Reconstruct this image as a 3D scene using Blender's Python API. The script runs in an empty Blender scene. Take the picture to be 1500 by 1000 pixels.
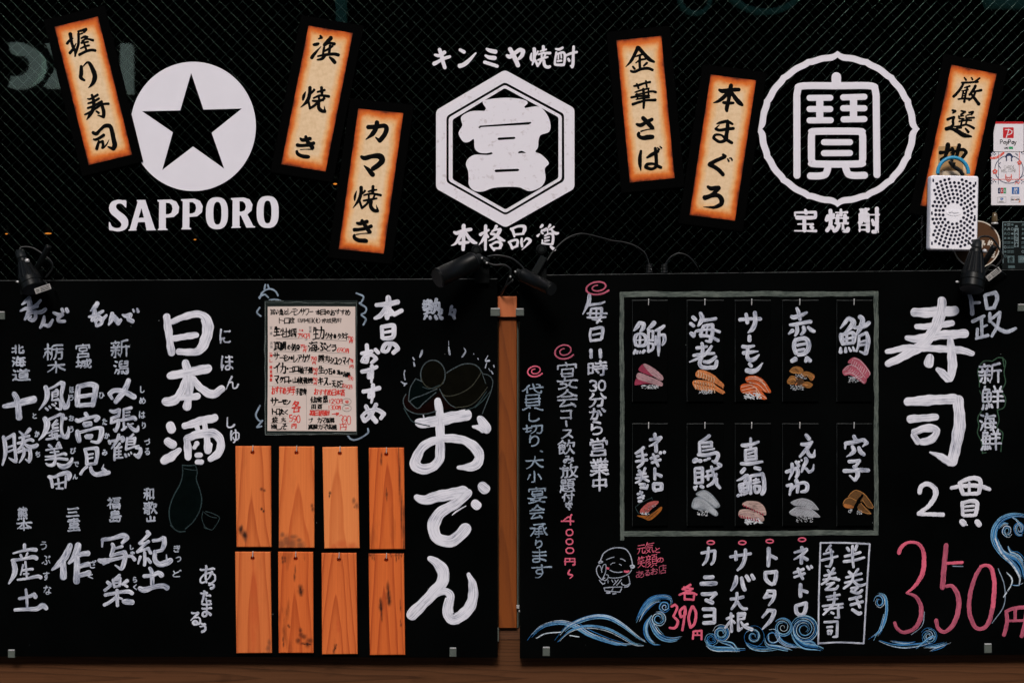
import bpy, bmesh, math, random
from mathutils import Vector, Matrix
from mathutils.geometry import tessellate_polygon
R = math.radians
scn = bpy.context.scene
COL = scn.collection

# ---------------------------------------------------------------- camera, sky, sun, exposure
S = 0.00115          # metres per photo pixel on the window plane
CD = 3.0             # camera distance from the window plane (y = 0)
ZC = 1.5
cam = bpy.data.objects.new('camera', bpy.data.cameras.new('camera'))
COL.objects.link(cam)
cam.location = (0, -CD, ZC)
cam.rotation_euler = (R(90), 0, 0)
cam.data.sensor_width = 36
cam.data.lens = 36 * CD / (1500 * S)
cam.data.clip_start = 0.05
cam.data.clip_end = 200
scn.camera = cam

SUN_EL, SUN_AZ = 42, -6
w = bpy.data.worlds.new('World'); scn.world = w; w.use_nodes = True
nt = w.node_tree
sky = nt.nodes.new('ShaderNodeTexSky'); sky.sky_type = 'NISHITA'; sky.sun_disc = False
sky.sun_elevation = R(SUN_EL); sky.sun_rotation = R(180 + SUN_AZ)
sky.air_density = 1.0; sky.dust_density = 3.0; sky.ozone_density = 0.6
bg = nt.nodes['Background']; bg.inputs['Strength'].default_value = 0.1
nt.links.new(sky.outputs[0], bg.inputs[0])
sl = bpy.data.lights.new('sun', 'SUN'); sl.energy = 1.5; sl.angle = R(14); sl.color = (1, 0.955, 0.92)
sun = bpy.data.objects.new('sun', sl); COL.objects.link(sun)
# light travels towards +Y and down, from the camera's upper left
dirv = Vector((-math.sin(R(SUN_AZ)) * math.cos(R(SUN_EL)), math.cos(R(SUN_AZ)) * math.cos(R(SUN_EL)), -math.sin(R(SUN_EL))))
sun.rotation_euler = dirv.to_track_quat('-Z', 'Y').to_euler()
sun.location = (-2, -5, 6)
vs = scn.view_settings
vs.view_transform = 'Standard'; vs.look = 'None'; vs.gamma = 1; vs.exposure = 0.55
vs.use_curve_mapping = False
rnd = random.Random(7)

# ---------------------------------------------------------------- materials
def nmat(name):
    m = bpy.data.materials.new(name); m.use_nodes = True
    return m, m.node_tree.nodes, m.node_tree.links, m.node_tree.nodes['Principled BSDF']

def plain(name, col, rough=0.5, spec=0.3, metal=0.0, var=0.25, scale=60, bump=0.0):
    """colour with a light mottling, never perfectly even"""
    m, n, l, b = nmat(name)
    tc = n.new('ShaderNodeTexCoord'); no = n.new('ShaderNodeTexNoise')
    no.inputs['Scale'].default_value = scale; no.inputs['Detail'].default_value = 5
    l.new(tc.outputs['Object'], no.inputs['Vector'])
    mx = n.new('ShaderNodeMix'); mx.data_type = 'RGBA'
    mx.inputs[6].default_value = [c * (1 - var) for c in col] + [1]
    mx.inputs[7].default_value = [min(1, c * (1 + var)) for c in col] + [1]
    l.new(no.outputs[0], mx.inputs[0]); l.new(mx.outputs[2], b.inputs['Base Color'])
    b.inputs['Roughness'].default_value = rough; b.inputs['Metallic'].default_value = metal
    b.inputs['Specular IOR Level'].default_value = spec
    if bump:
        bp = n.new('ShaderNodeBump'); bp.inputs['Strength'].default_value = bump; bp.inputs['Distance'].default_value = 0.001
        l.new(no.outputs[0], bp.inputs['Height']); l.new(bp.outputs[0], b.inputs['Normal'])
    return m

def ramp(n, stops):
    r = n.new('ShaderNodeValToRGB')
    e = r.color_ramp.elements
    while len(e) < len(stops): e.new(0.5)
    for k, (p, c) in zip(e, stops):
        k.position = p; k.color = list(c) + [1] if len(c) == 3 else c
    return r

def paint(name, hi, lo, lo_at=0.36, hi_at=0.56, along=0.02, across=3.2, rough=0.6, thin=0.0):
    """brushed paint: bristle streaks run along each stroke (UV.x is the length, UV.y the width)"""
    m, n, l, b = nmat(name)
    uv = n.new('ShaderNodeUVMap'); mp = n.new('ShaderNodeMapping'); mp.inputs['Scale'].default_value = (along, across, 1)
    l.new(uv.outputs[0], mp.inputs[0])
    no = n.new('ShaderNodeTexNoise'); no.inputs['Scale'].default_value = 2.2; no.inputs['Detail'].default_value = 6
    no.inputs['Roughness'].default_value = 0.65
    l.new(mp.outputs[0], no.inputs['Vector'])
    tc = n.new('ShaderNodeTexCoord'); n2 = n.new('ShaderNodeTexNoise'); n2.inputs['Scale'].default_value = 45; n2.inputs['Detail'].default_value = 4
    l.new(tc.outputs['Object'], n2.inputs['Vector'])
    ad = n.new('ShaderNodeMath'); ad.operation = 'MULTIPLY_ADD'; ad.inputs[1].default_value = 0.35; 
    l.new(n2.outputs[0], ad.inputs[0]); l.new(no.outputs[0], ad.inputs[2])
    sb = n.new('ShaderNodeMath'); sb.operation = 'SUBTRACT'; sb.inputs[1].default_value = 0.175
    l.new(ad.outputs[0], sb.inputs[0])
    rp = ramp(n, [(lo_at, lo), (hi_at, hi)])
    l.new(sb.outputs[0], rp.inputs[0]); l.new(rp.outputs[0], b.inputs['Base Color'])
    b.inputs['Roughness'].default_value = rough; b.inputs['Specular IOR Level'].default_value = 0.25
    bp = n.new('ShaderNodeBump'); bp.inputs['Strength'].default_value = 0.22; bp.inputs['Distance'].default_value = 0.0003
    l.new(no.outputs[0], bp.inputs['Height']); l.new(bp.outputs[0], b.inputs['Normal'])
    if thin:   # dry brush: the board shows through where the bristles ran out of paint
        al = n.new('ShaderNodeMapRange'); al.interpolation_type = 'SMOOTHSTEP'
        al.inputs[1].default_value = thin - 0.05; al.inputs[2].default_value = thin + 0.04; al.inputs[3].default_value = 0.12; al.inputs[4].default_value = 1.0
        l.new(sb.outputs[0], al.inputs[0]); l.new(al.outputs[0], b.inputs['Alpha'])
    return m

def board_mat():
    m, n, l, b = nmat('black_board')
    tc = n.new('ShaderNodeTexCoord')
    no = n.new('ShaderNodeTexNoise'); no.inputs['Scale'].default_value = 6; no.inputs['Detail'].default_value = 8
    l.new(tc.outputs['Object'], no.inputs['Vector'])
    rp = ramp(n, [(0.35, (0.0007, 0.0009, 0.0009)), (0.75, (0.0018, 0.0021, 0.0021))])
    l.new(no.outputs[0], rp.inputs[0])
    # specks of chalk dust and paint
    vo = n.new('ShaderNodeTexVoronoi'); vo.inputs['Scale'].default_value = 42
    l.new(tc.outputs['Object'], vo.inputs['Vector'])
    wn = n.new('ShaderNodeMath'); wn.operation = 'LESS_THAN'; wn.inputs[1].default_value = 0.035
    l.new(vo.outputs['Distance'], wn.inputs[0])
    sp = n.new('ShaderNodeSeparateColor'); l.new(vo.outputs['Color'], sp.inputs[0])
    gt = n.new('ShaderNodeMath'); gt.operation = 'GREATER_THAN'; gt.inputs[1].default_value = 0.9
    l.new(sp.outputs[0], gt.inputs[0])
    mu = n.new('ShaderNodeMath'); mu.operation = 'MULTIPLY'; l.new(wn.outputs[0], mu.inputs[0]); l.new(gt.outputs[0], mu.inputs[1])
    mx = n.new('ShaderNodeMix'); mx.data_type = 'RGBA'
    l.new(mu.outputs[0], mx.inputs[0]); l.new(rp.outputs[0], mx.inputs[6]); mx.inputs[7].default_value = (0.1, 0.11, 0.11, 1)
    l.new(mx.outputs[2], b.inputs['Base Color'])
    b.inputs['Roughness'].default_value = 0.5; b.inputs['Specular IOR Level'].default_value = 0.008
    return m

BLOT = dict(greystain=(0.16, 0.05, 0.022, 0.75), redstreak=(0.52, 0.085, 0.02, 0.6), scorch=(0.075, 0.016, 0.005, 0.8), knot=(0.02, 0.006, 0.003, 0.95))
def wood(name, light, dark, along='z', scale=1.0, arch=0.3, cx=0.0, freq=26.0, stain=0.5, seed=0.0, k=1.0, rough=0.55, spec=0.25, blots=(), ringk=0.42):
    """flat-sawn boards: parabola shaped growth rings, fibres and stains with a shape of their own"""
    m, n, l, b = nmat(name)
    tc = n.new('ShaderNodeTexCoord')
    sx = n.new('ShaderNodeSeparateXYZ')
    no = n.new('ShaderNodeTexNoise'); no.inputs['Scale'].default_value = 14 * scale; no.inputs['Detail'].default_value = 3
    mpn = n.new('ShaderNodeMapping'); mpn.inputs['Location'].default_value = (seed, seed * 1.7, seed * 0.6)
    mpn.inputs['Scale'].default_value = (1, 1, 0.22) if along == 'z' else (0.22, 1, 1)
    l.new(tc.outputs['Object'], mpn.inputs[0]); l.new(mpn.outputs[0], no.inputs['Vector'])
    l.new(tc.outputs['Object'], sx.inputs[0])
    X, Z = (sx.outputs[0], sx.outputs[2]) if along == 'z' else (sx.outputs[2], sx.outputs[0])
    def M(op, a, bb=None, c=None):
        q = n.new('ShaderNodeMath'); q.operation = op
        for i, v in enumerate((a, bb, c)):
            if v is None: continue
            if isinstance(v, (int, float)): q.inputs[i].default_value = v
            else: l.new(v, q.inputs[i])
        return q.outputs[0]
    xo = M('ADD', X, -cx)
    xw = M('MULTIPLY_ADD', no.outputs[0], 0.012 / scale, xo)
    ax = M('ABSOLUTE', M('ADD', xw, -0.006 / scale))
    q = M('MULTIPLY', M('POWER', ax, 1.35), 1.0 * k)
    val = M('MULTIPLY', M('ADD', M('MULTIPLY', Z, arch * 0.1), q), freq * 100 * scale)
    val = M('MULTIPLY_ADD', no.outputs[0], 1.6, val)
    fr = M('FRACT', val)
    ring = ramp(n, [(0.0, (0, 0, 0)), (0.62, (0.25, 0.25, 0.25)), (0.93, (1, 1, 1)), (1.0, (0.0, 0.0, 0.0))])
    l.new(fr, ring.inputs[0])
    fib = n.new('ShaderNodeTexNoise'); fib.inputs['Scale'].default_value = 60 * scale; fib.inputs['Detail'].default_value = 6
    mpf = n.new('ShaderNodeMapping'); mpf.inputs['Location'].default_value = (seed, 0, seed)
    mpf.inputs['Scale'].default_value = (6, 1, 0.12) if along == 'z' else (0.12, 1, 6)
    l.new(tc.outputs['Object'], mpf.inputs[0]); l.new(mpf.outputs[0], fib.inputs['Vector'])
    sn = n.new('ShaderNodeTexNoise'); sn.inputs['Scale'].default_value = 26 * scale; sn.inputs['Detail'].default_value = 5
    mps = n.new('ShaderNodeMapping'); mps.inputs['Location'].default_value = (seed * 3.1, seed, seed * 2.3)
    mps.inputs['Scale'].default_value = (1.6, 1, 0.42) if along == 'z' else (0.42, 1, 1.6)
    l.new(tc.outputs['Object'], mps.inputs[0]); l.new(mps.outputs[0], sn.inputs['Vector'])
    sr = ramp(n, [(0.60, (0, 0, 0)), (0.76, (1, 1, 1))]); l.new(sn.outputs[0], sr.inputs[0])
    f = M('MULTIPLY_ADD', fib.outputs[0], 0.75, M('MULTIPLY', ring.outputs[0], ringk))
    f = M('ADD', f, -0.28)
    cl = n.new('ShaderNodeClamp'); l.new(f, cl.inputs[0])
    mx = n.new('ShaderNodeMix'); mx.data_type = 'RGBA'
    l.new(cl.outputs[0], mx.inputs[0]); mx.inputs[6].default_value = list(light) + [1]; mx.inputs[7].default_value = list(dark) + [1]
    m2 = n.new('ShaderNodeMix'); m2.data_type = 'RGBA'
    l.new(M('MULTIPLY', sr.outputs[0], stain), m2.inputs[0]); l.new(mx.outputs[2], m2.inputs[6])
    m2.inputs[7].default_value = [c * 0.22 for c in dark] + [1]
    last = m2.outputs[2]
    if blots:
        wv = n.new('ShaderNodeTexNoise'); wv.inputs['Scale'].default_value = 150; wv.inputs['Detail'].default_value = 4; l.new(tc.outputs['Object'], wv.inputs['Vector'])
        for kind, kc in BLOT.items():
            acc = None
            for bx, bz, rx, rz, kd in blots:
                if kd != kind: continue
                mp = n.new('ShaderNodeMapping'); mp.inputs['Scale'].default_value = (1 / rx, 0, 1 / rz); mp.inputs['Location'].default_value = (-bx / rx, 0, -bz / rz)
                l.new(tc.outputs['Object'], mp.inputs[0])
                ln = n.new('ShaderNodeVectorMath'); ln.operation = 'LENGTH'; l.new(mp.outputs[0], ln.inputs[0])
                r_ = M('MULTIPLY_ADD', wv.outputs[0], 1.0, M('ADD', ln.outputs['Value'], -0.5))
                mr = n.new('ShaderNodeMapRange'); mr.interpolation_type = 'SMOOTHSTEP'
                for q_, v_ in zip((1, 2, 3, 4), (0.15, 1.75, 1.0, 0.0)): mr.inputs[q_].default_value = v_
                l.new(r_, mr.inputs[0]); acc = mr.outputs[0] if acc is None else M('MAXIMUM', acc, mr.outputs[0])
            if acc is None: continue
            m3 = n.new('ShaderNodeMix'); m3.data_type = 'RGBA'; l.new(M('MULTIPLY', acc, kc[3]), m3.inputs[0]); l.new(last, m3.inputs[6]); m3.inputs[7].default_value = list(kc[:3]) + [1]
            last = m3.outputs[2]
    l.new(last, b.inputs['Base Color'])
    b.inputs['Roughness'].default_value = rough; b.inputs['Specular IOR Level'].default_value = spec
    bp = n.new('ShaderNodeBump'); bp.inputs['Strength'].default_value = 0.25; bp.inputs['Distance'].default_value = 0.0008
    l.new(f, bp.inputs['Height']); l.new(bp.outputs[0], b.inputs['Normal'])
    return m

def sign_paper():
    """parchment print with a scorched rim; UV carries pixels inside the 66 x 207 sheet"""
    m, n, l, b = nmat('scorched_parchment')
    uv = n.new('ShaderNodeUVMap'); sx = n.new('ShaderNodeSeparateXYZ'); l.new(uv.outputs[0], sx.inputs[0])
    def M(op, a, bb=None, c=None):
        q = n.new('ShaderNodeMath'); q.operation = op
        for i, v in enumerate((a, bb, c)):
            if v is None: continue
            if isinstance(v, (int, float)): q.inputs[i].default_value = v
            else: l.new(v, q.inputs[i])
        return q.outputs[0]
    dx = M('MINIMUM', sx.outputs[0], M('SUBTRACT', 66.0, sx.outputs[0]))
    dy = M('MULTIPLY', M('MINIMUM', sx.outputs[1], M('SUBTRACT', 207.0, sx.outputs[1])), 0.7)
    d = M('MINIMUM', dx, dy)
    sm = M('SMOOTH_MIN', dx, dy, 7.0)
    tc = n.new('ShaderNodeTexCoord')
    no = n.new('ShaderNodeTexNoise'); no.inputs['Scale'].default_value = 38; no.inputs['Detail'].default_value = 8; no.inputs['Roughness'].default_value = 0.6
    l.new(tc.outputs['Object'], no.inputs['Vector'])
    t = M('DIVIDE', M('ADD', sm, M('MULTIPLY', M('SUBTRACT', no.outputs[0], 0.5), 9.0)), 20.0)
    rp = ramp(n, [(0.0, (0.10, 0.018, 0.004)), (0.09, (0.46, 0.070, 0.008)), (0.27, (0.70, 0.17, 0.024)), (0.48, (0.78, 0.42, 0.17)), (0.8, (0.76, 0.55, 0.34))])
    l.new(t, rp.inputs[0])
    n2 = n.new('ShaderNodeTexNoise'); n2.inputs['Scale'].default_value = 160; n2.inputs['Detail'].default_value = 6
    l.new(tc.outputs['Object'], n2.inputs['Vector'])
    r2 = ramp(n, [(0.3, (0.86, 0.82, 0.76)), (0.6, (1, 1, 1))]); l.new(n2.outputs[0], r2.inputs[0])
    mx = n.new('ShaderNodeMix'); mx.data_type = 'RGBA'; mx.blend_type = 'MULTIPLY'; mx.inputs[0].default_value = 0.8
    l.new(rp.outputs[0], mx.inputs[6]); l.new(r2.outputs[0], mx.inputs[7])
    l.new(mx.outputs[2], b.inputs['Base Color'])
    b.inputs['Roughness'].default_value = 0.6; b.inputs['Specular IOR Level'].default_value = 0.15
    return m

def glass_mat():
    m, n, l, b = nmat('window_glass')
    n.remove(b)
    tr = n.new('ShaderNodeBsdfTransparent'); tr.inputs[0].default_value = (0.9, 0.94, 0.92, 1)
    gl = n.new('ShaderNodeBsdfGlossy'); gl.inputs['Roughness'].default_value = 0.015
    fr = n.new('ShaderNodeFresnel'); fr.inputs[0].default_value = 1.5
    mx = n.new('ShaderNodeMixShader')
    l.new(fr.outputs[0], mx.inputs[0]); l.new(tr.outputs[0], mx.inputs[1]); l.new(gl.outputs[0], mx.inputs[2])
    l.new(mx.outputs[0], n['Material Output'].inputs[0])
    return m

def emit(name, col, st):
    m, n, l, b = nmat(name)
    b.inputs['Base Color'].default_value = list(col) + [1]
    b.inputs['Emission Color'].default_value = list(col) + [1]; b.inputs['Emission Strength'].default_value = st
    return m

MT = dict(
    board=board_mat(),
    white=paint('white_brush_paint', (0.70, 0.69, 0.75), (0.30, 0.31, 0.38), 0.36, 0.52, along=0.012, across=4.5, thin=0.33),
    white2=paint('white_marker_paint', (0.66, 0.67, 0.74), (0.17, 0.19, 0.26), 0.38, 0.62, along=0.035, across=2.6, thin=0.34),
    grey=paint('pale_marker_paint', (0.50, 0.53, 0.62), (0.14, 0.16, 0.20), 0.36, 0.64, along=0.05, across=2.0, thin=0.34),
    slate=paint('slate_marker_paint', (0.30, 0.38, 0.48), (0.07, 0.09, 0.12), 0.36, 0.62, along=0.06, across=1.8),
    pink=paint('pink_marker_paint', (0.74, 0.125, 0.20), (0.36, 0.055, 0.10), 0.34, 0.60, across=2.8, along=0.02, thin=0.32),
    rose=paint('dusky_pink_marker_paint', (0.50, 0.10, 0.16), (0.18, 0.03, 0.06), 0.34, 0.60, across=2.8, along=0.02, thin=0.34),
    blue=paint('blue_chalk', (0.025, 0.19, 0.46), (0.008, 0.07, 0.22), across=1.2, along=0.1, thin=0.38),
    sky=paint('pale_blue_chalk', (0.22, 0.44, 0.60), (0.05, 0.18, 0.34), across=1.2, along=0.1, thin=0.40),
    chalk=paint('white_chalk', (0.58, 0.65, 0.72), (0.20, 0.25, 0.30), across=1.2, along=0.1, thin=0.42),
    teal=paint('teal_chalk', (0.022, 0.050, 0.053), (0.004, 0.010, 0.011), 0.38, 0.68, along=0.15, across=1.0),
    olive=paint('olive_chalk', (0.040, 0.040, 0.022), (0.007, 0.008, 0.005), 0.38, 0.68, along=0.15, across=1.0),
    mist=paint('grey_teal_chalk', (0.070, 0.096, 0.104), (0.012, 0.019, 0.022), 0.36, 0.66, along=0.15, across=1.0),
    green=paint('green_chalk', (0.03, 0.085, 0.045), (0.008, 0.022, 0.012), 0.36, 0.66, along=0.15, across=1.0),
    border=paint('grey_green_border_paint', (0.125, 0.145, 0.125), (0.016, 0.026, 0.022), 0.36, 0.64, along=0.03, across=3.0),
    ink=plain('black_ink', (0.0025, 0.0025, 0.0025), 0.6, 0.03),
    redink=plain('red_ink', (0.58, 0.035, 0.025), 0.6, 0.1, var=0.15),
    greyink=plain('grey_ink', (0.22, 0.20, 0.19), 0.6, 0.1),
    vinyl=plain('white_vinyl', (0.70, 0.675, 0.73), 0.5, 0.2, var=0.05, scale=22),
    worn=paint('worn_white_vinyl', (0.70, 0.67, 0.72), (0.57, 0.525, 0.555), 0.34, 0.42, along=1, across=1),
    rim=plain('black_print', (0.0009, 0.0010, 0.0010), 0.6, 0.01),
    paper=sign_paper(),
    sheet=plain('cream_paper', (0.62, 0.51, 0.46), 0.7, 0.1, var=0.09, scale=25, bump=0.15),
    sleeve=plain('dark_plastic_sleeve', (0.012, 0.017, 0.015), 0.25, 0.4),
    clearedge=plain('worn_clear_plastic', (0.10, 0.115, 0.11), 0.2, 0.6, var=0.5, scale=200),
    strip=plain('black_strip', (0.0011, 0.0013, 0.0013), 0.45, 0.012),
    scuff_highlight=plain('edge_scuff_and_highlight', (0.028, 0.032, 0.032), 0.4, 0.3, var=0.6, scale=180),  # scuffed strip edges; also the highlight painted along the board tops
    steel=plain('steel', (0.55, 0.54, 0.53), 0.3, 0.5, metal=0.35),
    clip=plain('grey_metal_clip', (0.10, 0.115, 0.10), 0.4, 0.4, metal=0.2),
    lamp=plain('black_lamp_enamel', (0.0026, 0.0032, 0.0032), 0.36, 0.12),
    lampgrey=plain('dark_grey_plastic', (0.0065, 0.008, 0.008), 0.42, 0.16),
    rubber=plain('black_rubber', (0.006, 0.007, 0.007), 0.4, 0.3),
    tag=plain('silver_label', (0.30, 0.29, 0.28), 0.4, 0.4, var=0.15),
    wire=plain('glass_wire', (0.28, 0.39, 0.36), 0.27, 0.5, metal=1.0, var=0.35, scale=90),
    glass=glass_mat(),
    room=plain('dark_interior', (0.010, 0.009, 0.007), 0.8, 0.1),
    roomwood=plain('dark_interior_wood', (0.05, 0.035, 0.02), 0.7, 0.2),
    warm=emit('warm_bulb', (1.0, 0.30, 0.04), 0.55),
    plastic=plain('white_plastic', (0.82, 0.80, 0.85), 0.35, 0.4, var=0.02),
    plastic2=plain('navy_plastic', (0.022, 0.022, 0.05), 0.4, 0.3, var=0.6, scale=150),
    ring=plain('blue_rubber_ring', (0.02, 0.26, 0.46), 0.4, 0.4, var=0.2),
    tape=plain('tan_adhesive_pad', (0.42, 0.25, 0.11), 0.3, 0.4, var=0.2),
    tan=plain('cream_pad', (0.62, 0.50, 0.36), 0.4, 0.3, var=0.1),
    stkwhite=plain('white_sticker', (0.72, 0.68, 0.71), 0.4, 0.3, var=0.03),
    stkred=plain('red_print', (0.50, 0.012, 0.018), 0.45, 0.3, var=0.08),
    stkcoral=plain('coral_print', (0.66, 0.10, 0.07), 0.45, 0.3, var=0.08),
    stknavy=plain('navy_print', (0.02, 0.035, 0.09), 0.45, 0.3, var=0.1),
    stkblue=plain('blue_print', (0.02, 0.12, 0.36), 0.45, 0.3, var=0.1),
    stkgreen=plain('green_print', (0.01, 0.30, 0.10), 0.45, 0.3, var=0.1),
    stkorange=plain('orange_print', (0.70, 0.20, 0.03), 0.45, 0.3, var=0.1),
    stkgrey=plain('grey_print', (0.30, 0.29, 0.28), 0.45, 0.3, var=0.1),
    brown=plain('brown_print', (0.075, 0.032, 0.012), 0.5, 0.2, var=0.15),
    cream=plain('cream_print', (0.60, 0.54, 0.46), 0.5, 0.2, var=0.1),
    tealprint=plain('grey_teal_print', (0.075, 0.115, 0.12), 0.5, 0.2, var=0.3),
    slateprint=plain('pale_teal_print', (0.15, 0.20, 0.21), 0.5, 0.2, var=0.2),
    posterbg=plain('black_poster', (0.004, 0.006, 0.006), 0.5, 0.1),
    pavement=plain('concrete_paving', (0.16, 0.155, 0.15), 0.8, 0.2, var=0.25, scale=3),
    across=plain('dark_facade', (0.004, 0.0045, 0.0045), 0.8, 0.1, scale=2),
    letterglow=emit('backlit_letter', (0.72, 0.95, 0.84), 1.15),
    tealglow=emit('dim_teal_tube', (0.12, 0.40, 0.35), 0.40),
    wall=plain('dark_render', (0.02, 0.021, 0.021), 0.8, 0.1, scale=8),
    bulb=plain('brown_glass', (0.10, 0.07, 0.035), 0.15, 0.6),
)
# sushi pigments
for nm, c in dict(fatpink=(0.42, 0.24, 0.26), lean=(0.30, 0.03, 0.07), prawn=(0.62, 0.20, 0.06), prawnlt=(0.66, 0.42, 0.26), salmon=(0.58, 0.10, 0.015),
                  salmonlt=(0.76, 0.52, 0.40), clam=(0.27, 0.105, 0.02), clamdk=(0.08, 0.03, 0.006), clamlt=(0.50, 0.22, 0.06), tuna=(0.42, 0.09, 0.13), tunalt=(0.60, 0.38, 0.42),
                  squid=(0.26, 0.29, 0.32), squidlt=(0.50, 0.53, 0.57), bream=(0.50, 0.34, 0.30), breamred=(0.34, 0.02, 0.05), fin=(0.34, 0.34, 0.37),
                  rice=(0.66, 0.68, 0.72), eel=(0.13, 0.055, 0.012), eelorange=(0.42, 0.14, 0.03), cone=(0.34, 0.10, 0.008), mince=(0.46, 0.10, 0.09), mincegrn=(0.13, 0.12, 0.03)).items():
    MT[nm] = paint('pigment_' + nm, c, [x * 0.34 for x in c], 0.34, 0.6, along=0.2, across=1.5)

# ---------------------------------------------------------------- geometry helpers
def P(px, py, d=0.0):
    """point that stands d metres in front of the window plane and shows at photo pixel px, py"""
    k = (CD - d) / CD
    return Vector(((px - 750) * S * k, -d, ZC - (py - 500) * S * k))

def catmull(pts, step):
    if len(pts) == 2:
        a, b = pts
        L = math.hypot(b[0] - a[0], b[1] - a[1]); n = max(2, int(L / step) + 1)
        return [tuple(a[j] + (b[j] - a[j]) * i / n for j in range(3)) for i in range(n + 1)]
    out = []
    q = [tuple(2 * pts[0][j] - pts[1][j] for j in range(3))] + list(pts) + [tuple(2 * pts[-1][j] - pts[-2][j] for j in range(3))]
    for i in range(1, len(q) - 2):
        p0, p1, p2, p3 = q[i - 1:i + 3]
        L = math.hypot(p2[0] - p1[0], p2[1] - p1[1]); n = max(1, int(math.ceil(L / step)))
        for s in range(n):
            t = s / n; t2 = t * t; t3 = t2 * t
            out.append(tuple(0.5 * (2 * p1[j] + (p2[j] - p0[j]) * t + (2 * p0[j] - 5 * p1[j] + 4 * p2[j] - p3[j]) * t2 + (3 * p1[j] - p0[j] - 3 * p2[j] + p3[j]) * t3) for j in range(3)))
    out.append(tuple(pts[-1]))
    return out

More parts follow.
